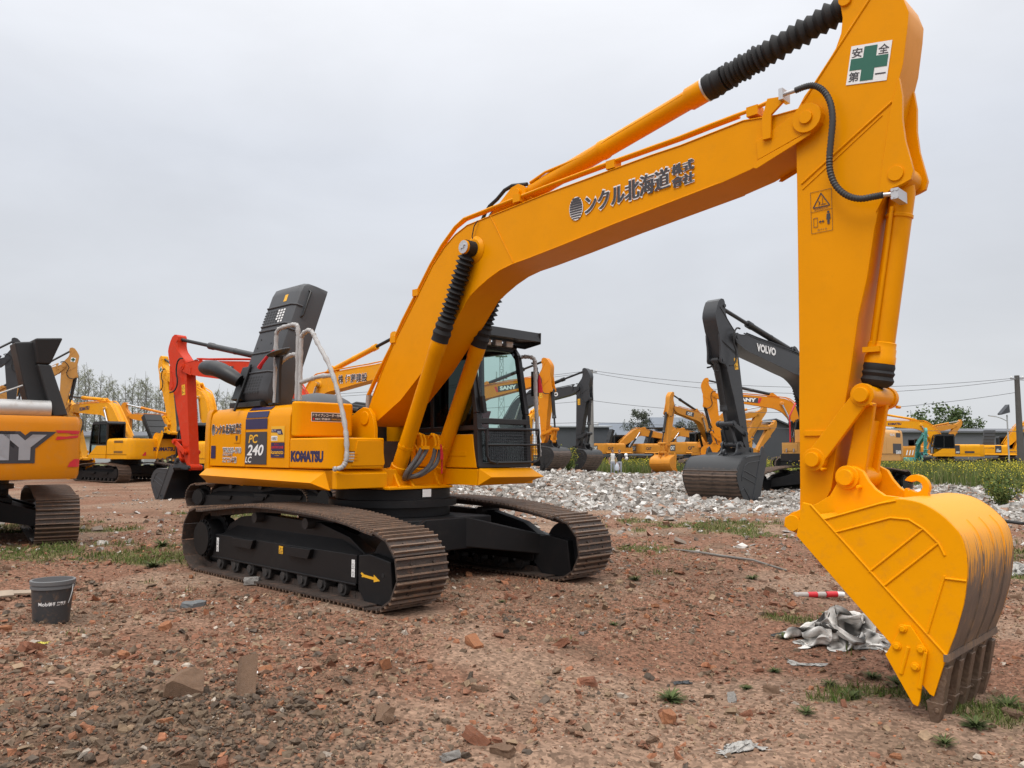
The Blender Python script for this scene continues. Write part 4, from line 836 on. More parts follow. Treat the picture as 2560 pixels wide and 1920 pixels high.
        mm.prism([(5.565, 3.318), (5.590, 3.318), (5.594, 3.275), (5.586, 3.275), (5.585, 3.235), (5.579, 3.235), (5.578, 3.27), (5.576, 3.235), (5.569, 3.235), (5.568, 3.275), (5.561, 3.275)], ya - .001, ya - .003); mm.cyl((5.577, ya - .001, 3.331), (5.577, ya - .003, 3.331), .009, 10)
    deco(A, warn, 'dark_text', 'warning_label')
    # --- engine hood standing open on its right edge, exhaust stack on it
    O = Vector((-1.76, -1.235, 2.13)); th = .325; ex = Vector((1, 0, 0)); eh = Vector((0, math.sin(th), math.cos(th))); en = Vector((0, math.cos(th), -math.sin(th)))
    W, Dp, Hh = .75, .36, 1.66
    tf = lambda x, y, z: tuple(O + ex * x + en * y + eh * z)
    m = MB(tf)
    prof = [(0, .05), (.05, 0), (W - .10, 0), (W - .03, .03), (W, .10), (W + .03, Dp - .02), (W + .03, Dp), (-.03, Dp), (-.03, Dp - .02)]
    zs = [(0, .62, .12), (.05, .80, .05), (.14, .96, 0), (1.50, 1.0, 0), (1.60, .97, .02), (1.65, .90, .07), (1.66, .84, .12)]
    V = []; F = []; n = len(prof)
    for z, q_, dy in zs:
        for x, y in prof: V.append((W * .5 + (x - W * .5) * (.9 + .1 * q_) - (1 - q_) * 0.02, min(Dp, y + dy), z))
    for i in range(len(zs) - 1):
        for j in range(n): F.append((i * n + j, i * n + (j + 1) % n, (i + 1) * n + (j + 1) % n, (i + 1) * n + j))
    F += [tuple(range(n)), tuple(range((len(zs) - 1) * n, len(zs) * n))]; m.add(V, F)
    for z in (.38, .66, .98, 1.05 + .0, 1.32): m.tube([(-.035, Dp * .6, z), (-.012, .05, z), (.05, -.008, z), (W - .10, -.008, z), (W - .02, .03, z), (W + .008, .10, z)], .012, 6)
    hood = m.build('engine_hood', M['plastic'], root, bevel=.012, smooth=45)
    for z0, rows, x0 in ((1.085, 5, .03), (.10, 6, .10)):
        m = MB(tf)
        for r_ in range(rows):
            for c_ in range(8 if z0 > 1 else 7):
                a = x0 + c_ * .066; b_ = z0 + r_ * .040; m.quad((a, -.002, b_), (a + .042, -.002, b_), (a + .042, -.002, b_ + .026), (a, -.002, b_ + .026))
        m.build('grille', M['rubber'], hood, smooth=0)
    m = MB(tf)
    for r_ in range(5):
        for c_ in range(5, 8):
            if r_ > 0 or c_ > 5: a = .03 + c_ * .066; b_ = 1.085 + r_ * .040; m.quad((a, -.004, b_), (a + .042, -.004, b_), (a + .042, -.004, b_ + .026), (a, -.004, b_ + .026))
    m.build('grille_painted_daylight', M['white'], hood, smooth=0)  # white cells painted in as daylight coming through the grille
    m = MB(tf); m.plate((.40, -.003, 1.385), ND, UP, .075, .10, t=-.003); d = m.build('label', M['label_y'], hood, smooth=0)
    m = MB(tf); m.tube([(W - .0, .12, 1.18), (W + .03, .13, 1.20), (W + .035, .13, 1.54), (W + .0, .12, 1.56)], .014, 8); m.build('grab_handle', M['plastic_dark'], hood)
    for (x, z) in ((.16, .86), (.52, .86), (.14, .74), (.46, .78)): 
        m = MB(tf); m.cyl((x, -.001, z), (x, -.006, z), .012, 8); m.build('bolt', M['rubber'], hood)
    m = MB(tf); m.box((-.06, -.02, .02), (.16, .10, .48)); m.bar((.17, -.03, -.15), (.17, -.03, .50), .03, .03); m.build('hood_hinge', M['plastic_dark'], hood, bevel=.01)
    m = MB(); pe = [(-1.66, -1.22, 2.39), (-1.75, -1.30, 2.46), (-1.92, -1.34, 2.535), (-2.10, -1.35, 2.58), (-2.32, -1.35, 2.60), (-2.42, -1.35, 2.61)]
    m.tube(pe, [.085, .10, .105, .105, .10, .075], 18); m.build('exhaust_pipe', M['plastic_dark'], hood)
    m = MB(); m.box((-1.95, -1.20, 2.05), (-1.15, -.75, 2.12)); m.box((-1.85, -1.1, 2.05), (-1.70, -.8, 2.24)); m.build('hood_frame', M['plastic_dark'], root, bevel=.01)
    # --- wrapped hand rails
    m = MB(); y = -1.12
    def smooth_path(pts, n=6):
        out = []; P_ = [Vector(p) for p in pts]
        for i in range(len(P_) - 1):
            for j in range(n):
                p0, p1, p2, p3 = [P_[max(0, min(len(P_) - 1, i + k_))] for k_ in (-1, 0, 1, 2)]; t = j / n
                out.append(.5 * ((2 * p1) + (p2 - p0) * t + (2 * p0 - 5 * p1 + 4 * p2 - p3) * t * t + (3 * p1 - p0 - 3 * p2 + p3) * t ** 3))
        out.append(P_[-1]); return out
    def rail(pts, nm='hand_rail'):
        mm = MB(); sp = smooth_path(pts); mm.tube(sp, [.026 + .004 * math.sin(i * 2.3) + .002 * math.sin(i * 5.1) for i in range(len(sp))], 10); return mm.build(nm, M['wrap'], root)
    rail([(-0.933, y, 2.075), (-0.938, y, 2.564), (-0.938, y, 2.903), (-0.899, y, 2.980), (-0.803, y, 3.004), (-0.580, y, 3.014), (-0.474, y, 3.000), (-0.435, y, 2.922), (-0.428, y, 2.564), (-0.425, y, 2.075)])
    rail([(-0.430, y, 2.632), (-0.532, y, 2.651), (-0.658, y, 2.632), (-0.774, y, 2.593), (-0.933, y, 2.526)])
    rail([(-0.358, y, 2.075), (-0.360, y, 2.468), (-0.360, y, 2.806), (-0.319, y, 2.879), (-0.222, y, 2.908), (-0.154, y, 2.898), (-0.087, y, 2.845), (0.000, y, 2.738), (.22, -1.12, 2.50), (.38, -1.12, 2.25), (.52, -1.12, 1.95), (.61, -1.125, 1.70), (.655, -1.14, 1.45), (.65, -1.16, 1.36), (.64, -1.21, 1.315), (.625, -1.285, 1.305)])
    rail([(-0.358, y, 2.303), (-.19, -1.12, 2.322), (.04, -1.12, 2.348), (.31, -1.12, 2.345)])
    m = MB(); [m.box((x - .05, y - .06, 2.06), (x + .05, y + .06, 2.085)) for x in (-.933, -.425, -.357)]; m.build('rail_base', M['rubber'], root)
    m = MB(); c = Vector((-.785, -1.17, 2.695)); nrm = Vector((.22, .25, -.94)).normalized()
    m.lathe(c - nrm * .012, c + nrm * .03, [(0, .145), (.3, .15), (1, .10)], 26); mi = m.build('mirror', M['plastic'], root)
    m = MB(); m.prism([(-.82, 2.07), (-.74, 2.07), (-.755, 2.48), (-.72, 2.65), (-.86, 2.65), (-.79, 2.48)], -1.18, -1.14); m.build('mirror_post', M['plastic_dark'], mi, bevel=.005)
    m = MB(); m.tube([(-.84, -1.20, 2.72), (-.92, -1.23, 2.665), (-1.04, -1.25, 2.57), (-1.10, -1.25, 2.52)], [.012, .018, .022, .030], 6); m.build('red_ribbon', M['redcloth'], mi)
    # --- cab furniture: visor, lamps, mesh guard, wiper, curtain, pole
    cab = P['cab']
    m = MB(); m.hexa([(.80, .30, 2.90), (1.30, .30, 2.865), (1.30, 1.28, 2.865), (.80, 1.28, 2.90), (.78, .30, 3.0), (1.27, .30, 2.985), (1.27, 1.28, 2.985), (.78, 1.28, 3.0)])
    for y0, y1 in ((.285, .299), (1.281, 1.295)): m.prism([(.82, 2.84), (1.02, 2.80), (1.295, 2.84), (1.30, 2.985), (.79, 3.0)], y0, y1)
    m.box((1.10, 1.0, 2.985), (1.16, 1.08, 3.01)); vis = m.build('visor', M['black'], cab, bevel=.008)
    for yy in (.55, .74, .93):
        m = MB(); m.hexa([(1.02, yy - .045, 2.80), (1.10, yy - .06, 2.785), (1.10, yy + .06, 2.785), (1.02, yy + .045, 2.80), (1.02, yy - .045, 2.86), (1.10, yy - .06, 2.862), (1.10, yy + .06, 2.862), (1.02, yy + .045, 2.86)]); wl = m.build('work_lamp', M['muffler'], vis, bevel=.008); m = MB(); m.plate((1.102, yy - .05, 2.792), (0, 1, 0), (0, 0, 1), .10, .062, t=.002); m.build('lens', M['lamp'], wl)
    m = MB(); m.box((1.0, .45, 2.79), (1.03, 1.05, 2.80)); m.build('lamp_rail', M['black'], vis)
    m = MB(); fr = [(1.19, .30, 1.757), (1.19, 1.36, 1.770), (1.19, 1.375, 1.45), (1.19, 1.35, 1.39), (1.19, 1.28, 1.366), (1.19, .60, 1.362), (1.19, .50, 1.385), (1.19, .455, 1.45), (1.19, .445, 1.757)]
    m.tube(fr, .017, 8); m.tube([(1.19, .45, 1.575), (1.19, 1.37, 1.58)], .013, 8)
    for a in ((1.19, .45, 1.757), (1.19, 1.25, 1.366), (1.19, .61, 1.362)): m.cyl((a[0] + .012, a[1], a[2]), (a[0] + .022, a[1], a[2]), .017, 8)
    gd = m.build('front_guard', M['black'], cab)
    m = MB()
    for i in range(1, 26):
        yy = .445 + i * .0358; lo_ = 1.367 if .55 < yy < 1.27 else 1.41; m.bar((1.19, yy, lo_), (1.19, yy, 1.76), .0035, .0035)
    for i in range(1, 11):
        z = 1.37 + i * .0355; m.bar((1.187, .46, z), (1.187, 1.37, z), .0035, .0035)
    m.build('wire_mesh', M['plastic'], gd, smooth=0)
    m = MB(); m.bar((1.135, .43, 1.98), (1.0, .425, 2.55), .03, .03); m.bar((1.15, .45, 1.95), (1.14, .42, 2.15), .05, .05); m.build('wiper', M['rubber'], cab)
    m = MB(); m.hexa([(.50, .98, 1.62), (.56, .98, 1.62), (.56, 1.12, 1.62), (.50, 1.12, 1.62), (.52, .99, 1.93), (.55, .99, 1.93), (.55, 1.11, 1.93), (.52, 1.11, 1.93)]); m.hexa([(.48, 1.0, 1.90), (.56, 1.0, 1.90), (.56, 1.10, 1.90), (.48, 1.10, 1.90), (.48, .96, 2.02), (.56, .96, 2.02), (.56, 1.15, 2.02), (.48, 1.15, 2.02)]); cv = m.build('lever_cover', M['seatred'], cab, bevel=.02)
    m = MB(); m.tube([(.52, 1.055, 2.0), (.52, 1.055, 2.04), (.52, 1.055, 2.10), (.52, 1.055, 2.135)], [.022, .026, .028, .018], 10); m.build('lever_knob', M['rubber'], cv)
    rl = rail([(1.0, 1.25, 2.70), (1.08, 1.29, 2.70), (1.16, 1.31, 2.665), (1.17, 1.32, 2.55), (1.165, 1.335, 2.2), (1.165, 1.365, 1.8), (1.165, 1.40, 1.5), (1.165, 1.40, 1.44)], 'cab_rail')
    m = MB(); m.tube([(1.10, 1.33, 2.62), (1.10, 1.40, 2.62), (1.10, 1.43, 2.56), (1.10, 1.43, 2.3)], .014, 8); m.box((1.04, 1.38, 2.20), (1.11, 1.46, 2.52)); m.build('cab_mirror', M['plastic_dark'], rl, bevel=.015)
    m = MB(); m.tube([(1.15, 1.42, 2.47), (1.15, 1.42, 2.38), (1.15, 1.43, 2.30), (1.15, 1.43, 2.245)], [.010, .026, .034, .040], 7); m.build('red_ribbon', M['redcloth'], rl)
    m = MB(); m.box((.30, 1.205, 1.33), (1.06, 1.225, 1.80)); m.box((.88, .45, 1.33), (1.02, .62, 1.72)); m.box((.90, .95, 1.33), (1.04, 1.2, 1.62)); m.bar((.75, .72, 1.34), (.68, .72, 1.85), .03, .03); m.bar((.78, .82, 1.34), (.72, .82, 1.8), .03, .03); m.box((-.42, .42, 1.33), (-.3, 1.2, 2.0)); m.build('console', M['interior'], cab)
    # yellow post seen through the guard at the cab's left front
    m = MB(); m.bar((1.10, 1.30, 1.32), (1.10, 1.30, 1.60), .05, .06); m.bar((1.10, 1.30, 1.58), (1.06, 1.36, 1.68), .05, .06); m.build('cab_step', M['yellow'], cab)
    m = MB(); m.prism([(.45, 1.44), (.95, 1.44), (.95, 1.50), (.45, 1.50)], .339, .346); m.build('pressing', M['yellow'], cab, bevel=.004)
    deco(cab, lambda mm: mm.plate((.62, .338, 1.195), ND, UP, .13, .055, t=.0015), 'white', 'label'); deco(cab, lambda mm: mm.plate((.765, .338, 1.195), ND, UP, .075, .055, t=.0015), 'dark_text', 'label')
    m = MB(); m.box((-.3, .335, 1.10), (1.15, .342, 1.288)); m.build('frame_side', M['yellow'], root)
    deco(root, lambda mm: mm.plate((.71, -.12, .965), Yv, UP, .13, .09, t=.002), 'white', 'label')
    # wrapped hoses at the boom foot and their clips
    m = MB()
    for dy, dx in ((0, 0), (.055, .03)):
        m.tube(smooth_path([(.74 + dx, -.165 + dy, 1.53), (.72 + dx, -.20 + dy, 1.45), (.69 + dx, -.25 + dy, 1.36), (.65, -.30 + dy, 1.27), (.60, -.30 + dy, 1.20), (.52, -.24 + dy, 1.16)]), .026, 9)
        m.tube(smooth_path([(.74 + dx, .04 + dy, 1.53), (.73 + dx, .02 + dy, 1.42), (.72 + dx, -.03 + dy, 1.33), (.70, -.11 + dy, 1.26), (.68, -.2 + dy, 1.215), (.58, -.26 + dy, 1.19)]), .026, 9)
    m.build('hydraulic_hose', M['hosewrap'], root)
    m = MB()
    for yy in (-.14, .065):
        m.box((.71, yy - .045, 1.52), (.80, yy + .045, 1.56))
        for dy in (-.025, .025): m.tube([(.745, yy + dy, 1.55), (.745, yy + dy, 1.62), (.72, yy + dy, 1.68), (.66, yy + dy * .5, 1.70), (.60, yy, 1.66)], .016, 8)
    m.build('hose_elbow', M['yellow'], root)
    m = MB(); m.tube([(.80, .075, 1.58), (.81, .085, 1.45), (.81, .083, 1.40)], [.010, .02, .022], 6); m.bar((.81, .088, 1.42), (.81, .086, 1.235), .022, .006); m.build('red_ribbon', M['redcloth'], root)
    # swivel of pipes at the boom root, black hose bundle
    for yy in (-.19, -.13): m = MB(); m.tube([(-.29 + .0, yy, 2.2), (-.30, yy, 2.12), (-.30, yy, 1.98)], .026, 8); m.build('hose_fitting', M['muffler'], root)
    m = MB(); [m.tube([(-.30, yy, 2.0), (-.35, yy, 1.85), (-.45, yy, 1.7)], .022, 8) for yy in (-.19, -.13)]; [m.tube([(-.40, yy, 2.0 + .03 * i), (-.7, yy - .1, 2.06 + .02 * i), (-1.0, yy - .2, 2.0)], .04, 8) for i, yy in enumerate((-.25, -.12, .02))]; m.build('hydraulic_hose', M['rubber'], root)
    m = MB(); m.tube([(1.74, -.235, 4.02), (1.70, -.25, 3.96), (1.66, -.24, 3.86), (1.67, -.235, 3.79)], .006, 6); m.build('grease_line', M['rubber'], P['boom'])
main_digger()

# ------------------------------------------------------------ the other machines on the yard
def letter(parent, txt, x0, z0, w, h, side, y, mat, tf=None, off=.03, nm='lettering', **k):
    m = MB(tf); side_text(m, txt, x0, z0, w, h, side, y, off=off, **k); return m.build(nm, M[mat], parent, smooth=0)
def rear_text(parent, txt, y0, z0, w, h, mat, x=-2.765, off=.03, lift=0, nm='lettering'):
    """lettering on the counterweight, follows its rounded back"""
    V, F = text_geo(txt, off); B_ = text_geo(txt, 0.0)[0]; xs = [p[0] for p in B_]; ys = [p[1] for p in B_]; a, b_, c, d = min(xs), max(xs), min(ys), max(ys)
    m = MB(); pts = []
    for px, py in V:
        y = y0 - (px - a) / (b_ - a) * w; z = z0 + (py - c) / (d - c) * h; ay = abs(y)
        xx = np.interp(ay, [0, .5, .98, 1.18, 1.26], [-2.76, -2.74, -2.69, -2.62, -2.5]) - .006 - lift; pts.append((float(xx), y, z))
    m.add(pts, F); return m.build(nm, M[mat], parent, smooth=0)
def rear_plate(parent, poly, mat, nm='decal', lift=0):
    """a flat decal (convex outline in y, z) laid over the rounded counterweight"""
    ys = np.linspace(min(p[0] for p in poly), max(p[0] for p in poly), 17); pts = []
    for y in ys:
        y = min(max(y, ys[0] + 1e-4), ys[-1] - 1e-4); zs = []
        for i in range(len(poly)):
            (ya, za), (yb, zb) = poly[i], poly[(i + 1) % len(poly)]
            if (ya - y) * (yb - y) <= 0 and abs(ya - yb) > 1e-9: zs.append(za + (zb - za) * (y - ya) / (yb - ya))
        x = float(np.interp(abs(y), [0, .5, .98, 1.18, 1.255, 1.27], [-2.76, -2.74, -2.69, -2.62, -2.5, -2.40])) - .007 - lift
        pts += [(x, float(y), min(zs)), (x, float(y), max(zs))]
    m = MB(); m.add(pts, [(2 * i, 2 * i + 2, 2 * i + 3, 2 * i + 1) for i in range(16)]); return m.build(nm, M[mat], parent, smooth=0)
def back_hood(P, x0, y0, ang, mat, W=.7, H=1.45, lean='x'):
    """an engine hood standing open: a shallow ribbed tray hinged at its low edge"""
    th = R(ang); O = Vector((x0, y0, 2.06)); ex = Vector((0, 1, 0)); eh = Vector((math.cos(th), 0, math.sin(th))); en = Vector((math.sin(th), 0, -math.cos(th)))
    tf = lambda x, y, z: tuple(O + ex * x + en * y + eh * z)
    m = MB(tf); W2 = W
    m.hexa([(0, 0, 0), (W2, 0, 0), (W2, .05, 0), (0, .05, 0), (.03, 0, H), (W2 - .03, 0, H), (W2 - .03, .05, H), (.03, .05, H)])
    for x in (0, W2 - .04): m.box((x, .05, .03), (x + .04, .26, H - .03))
    m.box((.04, .05, H - .06), (W2 - .04, .26, H - .02)); m.box((.04, .05, .02), (W2 - .04, .26, .06))
    for i in range(3): z = H * (.25 + .25 * i); m.tube([(.03, -.005, z), (W2 - .03, -.005, z)], .015, 6)
    h_ = m.build('engine_hood', M[mat], P['root'], bevel=.012)
    m = MB(tf); [m.box((.16 + .07 * (i % 6), -.006, .12 + .05 * (i // 6)), (.205 + .07 * (i % 6), -.002, .15 + .05 * (i // 6))) for i in range(30)]; m.build('grille', M['rubber'], h_, smooth=0); return h_
def warn_sticker(P, side=-1):
    m = MB(P['ta']); y = side * .168; a, b_ = sorted((y, y + side * .002)); m.prism([(5.42, 3.2), (5.58, 3.2), (5.58, 3.52), (5.42, 3.52)], a, b_); d = m.build('warning_label', M['label_y'], P['arm'], smooth=0)
    m = MB(P['ta']); yy = y + side * .004; m.tube([(5.45, yy, 3.39), (5.55, yy, 3.39), (5.50, yy, 3.48)], .006, 4, closed=True); m.bar((5.45, yy, 3.28), (5.52, yy, 3.28), .004, .012); m.bar((5.545, yy, 3.24), (5.545, yy, 3.34), .004, .02); m.build('print', M['dark_text'], d, smooth=0)
def cross_sign(P, side):
    m = MB(P['ta']); y = side * .168; yy = side * .171
    m.prism([(5.78, 4.35), (6.02, 4.30), (6.07, 4.54), (5.83, 4.59)], min(y, yy), max(y, yy)); d = m.build('safety_sign', M['white'], P['arm'], smooth=0)
    m = MB(P['ta']); y2 = side * .173; c = Vector((5.925, y2, 4.445)); 
    for u, v in ((.105, .04), (.04, .105)): m.quad(tuple(c + Vector((-u, 0, -v))), tuple(c + Vector((u, 0, -v))), tuple(c + Vector((u, 0, v))), tuple(c + Vector((-u, 0, v))))
    m.build('cross_mark', M['green'], d, smooth=0)
def place(nm, lb, X, Y, Z, hd, b, r, k, s, p, det=1, g=None, **kw): return excavator('excavator', lb, (X, Y, Z), hd, s, b, r, k, p, det, g, **kw)

# 1 orange machine close on the left, seen from behind with its black hood up
P = place('', 'glossy orange excavator seen from behind on the left, black hood raised over its silver muffler', -9.50, 14.0, -.02, 131, 0, 0, 0, 1.0, pal('sany', 'sany', 'black'), swing=-7, skirt=False)
rear_text(P['cw'], 'SANY', .98, 1.40, 1.62, .33, 'dark_text', off=.17, lift=.002); rear_plate(P['cw'], [(-.05, 1.38), (-.45, 1.38), (-.60, 1.70), (.1, 1.70)], 'dark_text', lift=.0); rear_text(P['cw'], 'SANY', .98, 1.40, 1.62, .33, 'grey_text', off=.07, lift=.006)
rear_plate(P['cw'], [(-.86, 1.83), (-1.235, 1.83), (-1.215, 1.775), (-1.08, 1.775), (-1.06, 1.79), (-.87, 1.79)], 'redv'); rear_plate(P['cw'], [(-.86, 1.68), (-1.20, 1.72), (-1.215, 1.76), (-1.02, 1.735), (-.87, 1.735)], 'redv'); rear_plate(P['cw'], [(-1.05, 1.26), (-1.255, 1.26), (-1.257, 1.385), (-1.15, 1.385), (-1.08, 1.33)], 'redv')
m = MB(); m.cyl((-2.25, -.85, 2.16), (-2.25, .30, 2.16), .15, 26); m.lathe((-2.25, .12, 2.2), (-2.28, .16, 2.65), [(0, .075), (.5, .06), (.85, .065), (1, .085)], 16); m.build('muffler', M['muffler'], P['root'])
m = MB()
m.hexa([(-2.05, -.92, 2.06), (-1.60, -.92, 2.06), (-1.60, -.62, 2.10), (-2.05, -.62, 2.10), (-1.98, -.68, 3.28), (-1.5, -.68, 3.28), (-1.5, -.36, 3.24), (-1.98, -.36, 3.24)])
m.hexa([(-2.25, -1.12, 2.08), (-1.60, -1.12, 2.08), (-1.60, -.90, 2.05), (-2.25, -.90, 2.05), (-2.15, -.86, 2.9), (-1.55, -.86, 2.9), (-1.55, -.66, 2.9), (-2.15, -.66, 2.9)])
m.hexa([(-2.15, -.85, 2.9), (-1.55, -.85, 2.9), (-1.55, -.66, 2.9), (-2.15, -.66, 2.9), (-2.22, -1.0, 3.34), (-1.55, -1.0, 3.34), (-1.55, -.60, 3.30), (-2.22, -.60, 3.30)])
h_ = m.build('engine_hood', M['rubber'], P['root'], bevel=.03); m = MB(); m.cyl((-2.2, .6, 2.05), (-2.0, -.5, 2.55), .015, 6); m.build('prop_rod', M['muffler'], h_)

# 2 charcoal machine behind it, 3 tan machine, 4 yellow with the green cross
place('', 'charcoal excavator arm rising behind the raised black hood at the left edge', -27.37, 36.39, .05, 27.5, 24.4, -17.7, 0, .93, pal('blackb', bucket='black', cyl='black', rod='blackb'))
P = place('', 'tan excavator whose scuffed arm stands upright between black hood and bare trees', -26.6, 40.4, .07, 23.5, 26.8, -26.4, 0, .91, pal('tan_bg', cyl='black', rod='black', bucket='tan_bg')); cross_sign(P, -1)
P = place('', 'yellow excavator at mid left with boom reaching away, cab and tail turned to the camera', -19.0, 39.85, .03, 143.9, -3.2, -23.2, 0, .99, pal('yellow_bg', rod='black'))
rear_text(P['cw'], 'KOMATSU', .16, 1.47, 1.14, .17, 'navy', off=.05); rear_plate(P['cw'], [(.70, 1.24), (.52, 1.24), (.52, 1.42), (.58, 1.42)], 'redv'); rear_plate(P['cw'], [(-1.12, 1.24), (-1.25, 1.24), (-1.25, 1.42), (-1.18, 1.42)], 'redv'); letter(P['boom'], 'KOMATSU', 3.35, 3.83, 1.0, .17, 1, .2245, 'navy', P['tb'], off=.05); letter(P['boom'], 'KOMATSU', 3.35, 3.83, 1.0, .17, -1, -.2245, 'navy', P['tb'], off=.05); cross_sign(P, 1); back_hood(P, -2.2, -1.05, 52, 'plastic_dark', .95, 1.55)
m = MB(); [m.box((-2.0 + .75 * 0, 1.266, z), (-1.2, 1.272, z + .02)) for z in (1.36, 1.40, 1.44, 1.85, 1.89, 1.93)]; m.build('grille', M['dark_text'], P['root'], smooth=0)
P = place('', 'yellow excavator behind the red one, arm carrying a green cross sign', -13.2, 35.85, -.08, 139, 15.3, -29, 0, .96, pal('yellow_bg', rod='black', cyl='yellow_bg')); cross_sign(P, 1); cross_sign(P, -1)
# 5 red machine with the black bucket, 6 yellow machine behind the main one
P = place('', 'red excavator with a big black bucket on the ground, partly behind the yellow one', -5.48, 22.3, -.10, 148.1, .6, -6.3, -10.8, 1.02, pal('red_bg', bucket='blackb', cyl='blackb', rod='rubber', shell='blackb', tooth='blackb'), bw=1.15); warn_sticker(P, 1); warn_sticker(P, -1)
m = MB(P['tb']); [m.prism([(3.1, 3.76), (4.3, 3.84), (4.3, 4.06), (3.1, 3.98)], *sorted((s_ * .2225, s_ * .2245))) for s_ in (1,)]; m.build('decal', M['dark_text'], P['boom'], smooth=0); letter(P['boom'], 'N', 3.20, 3.84, .14, .13, 1, .2265, 'white', P['tb'], off=.04)
m = MB(); [m.tube([(.2, y, 2.0), (.1, y, 2.55), (-.5, y, 2.75), (-1.1, y, 2.6)], .03, 8) for y in (-.9, -.72)]; m.build('hand_rail', M['red_bg'], P['root'])
P2 = place('', 'yellow excavator farther back whose lettered boom shows above the fuel tank of the big one', -7.81, 29.01, .07, -40.4, -.1, 25, 0, 1.0, pal('yellow_bg', rod='rubber'))
for off_, mt_, yy in ((.05, 'white', -.2235), (.015, 'dark_text', -.2265)): letter(P2['boom'], '株 伊藤建設', 2.75, 3.70, 1.5, .27, -1, yy, mt_, P2['tb'], off=off_)
P = place('', 'yellow excavator close behind the big one, its tracks and grey vented hood in view', -6.26, 22.57, -.14, 120, -14, 0, 10, .95, pal('yellow_bg', rod='black'), swing=-146.7)
m = MB(); m.lathe((-2.25, -1.15, 2.6), (-2.25, .55, 2.6), [(0, .30), (.06, .50), (.25, .66), (.6, .70), (.85, .62), (1, .40)], 22); h_ = m.build('engine_hood', M['plastic'], P['root']); m = MB(); [m.box((-2.95, .15 - i * .07, 2.45), (-2.85, .19 - i * .07, 2.75)) for i in range(6)]; m.build('grille', M['label_y'], h_, smooth=0)
m = MB(); m.tube([(-2.4, -1.2, 2.05), (-2.45, -1.25, 2.62), (-2.45, .75, 2.66), (-2.45, .75, 2.05)], .022, 7); m.build('hand_rail', M['black'], P['root'])
m = MB(); m.prism([(1.385, .30), (1.41, .285), (1.40, .268), (1.44, .272), (1.60, .262), (1.60, .240), (1.695, .262), (1.60, .310), (1.60, .287), (1.44, .297), (1.40, .315)], -1.441, -1.447); m.build('arrow_mark', M['label_y'], P['guard-1'], smooth=0)
# 7, 8 machines seen through and beside the cab
P = place('', 'orange excavator beyond the cab, black worn bucket on the rubble', -3.03, 43.4, .62, -35.3, 2.5, 3.7, -32.8, 1.02, pal('sany', 'sany', 'black', cyl='black', rod='black'), bw=1.4); warn_sticker(P)
m = MB(P['tb']); m.prism([(3.0, 3.70), (4.35, 3.80), (4.25, 4.05), (3.0, 4.0)], -.2225, -.2245); m.build('decal', M['dark_text'], P['boom'], smooth=0); m = MB(P['tb']); m.prism([(2.9, 3.72), (3.02, 3.72), (2.90, 4.0), (2.78, 4.0)], -.2225, -.2250); m.build('decal', M['redv'], P['boom'], smooth=0); letter(P['boom'], 'SANY', 3.15, 3.79, .95, .18, -1, -.2265, 'white', P['tb'], off=.06)
P = place('', 'black excavator with rust-worn bucket standing right of the orange one', -.58, 49.88, .37, -38.8, 3.1, -3.1, -24.3, 1.08, pal('volvoy', 'blackb', 'black', cyl='black', rod='black'), bw=1.4); warn_sticker(P); letter(P['boom'], 'VOLVO', 3.1, 3.80, 1.05, .20, -1, -.2245, 'white', P['tb'], off=.05)
place('', 'small yellow excavator low between two black buckets', 1.0, 62, .2, 60, 20, -30, 0, .9, pal('yellow_bg', rod='black'), 0)
# 9 big black machine in front of the field
P = place('', 'large black excavator with a wide rusty bucket on the pale rubble', 11.66, 29.9, -.10, 221, 3.8, -12.2, -15.2, 1.18, pal('volvoy', 'blackb', 'blackb', cyl='black', rod='blackb', cylbellows=1), bw=1.5, bk_=1.4, wy=1.3); warn_sticker(P, 1)
letter(P['boom'], 'VOLVO', 3.5, 3.86, .95, .20, 1, .2245, 'white', P['tb'], off=.05); letter(P['root'], 'VOLVO', -1.9, 1.86, .35, .07, 1, 1.268, 'white', off=.04); letter(P['root'], 'E360B', -2.3, 1.30, .35, .10, 1, 1.270, 'white', off=.04)
m = MB(); m.box((-2.34, 1.2645, 1.31), (-1.75, 1.2690, 1.62)); m.box((-2.3, 1.2645, 1.82), (-2.0, 1.2690, 1.96)); m.build('vent', M['dark_text'], P['root'], smooth=0)
m = MB(); [m.tube([(x, -1.0, 1.66), (x, -1.0, 2.5), (x - .5, -1.0, 3.05), (x - .75, -1.0, 3.1)], .025, 7) for x in (.45,)]; [m.cyl((.1, -.7, 2.0), (.1, -.7, 2.7), .022, 7)]; m.build('hand_rail', M['redv'], P['root'])
m = MB(); m.box((.623, -1.15, 1.38), (.640, -.66, 1.60)); m.build('locker_door', M['volvoy'], P['root'], bevel=.01); m = MB(); [m.box((.640, y, 1.34), (.655, y + .05, 1.46)) for y in (-1.05, -.80)]; m.build('latch', M['chrome'], P['root'])
m = MB(); m.box((-.6, -1.245, 1.07), (.632, -.57, 1.295)); m.build('step', M['black'], P['root'])
P = place('', 'orange excavator behind the large black one, boom carrying a dark name panel', 17.53, 47.31, .44, 167.7, 2.8, -6.6, 0, 1.02, pal('sany', cyl='black', rod='black'))
m = MB(P['tb']); m.prism([(3.0, 3.70), (4.35, 3.80), (4.25, 4.05), (3.0, 4.0)], .2225, .2245); m.build('decal', M['dark_text'], P['boom'], smooth=0); m = MB(P['tb']); m.prism([(2.9, 3.70), (3.02, 3.70), (2.95, 4.0), (2.80, 4.0)], .2225, .2250); m.build('decal', M['redv'], P['boom'], smooth=0); letter(P['boom'], 'SANY', 3.15, 3.78, 1.0, .19, 1, .2265, 'white', P['tb'], off=.06)
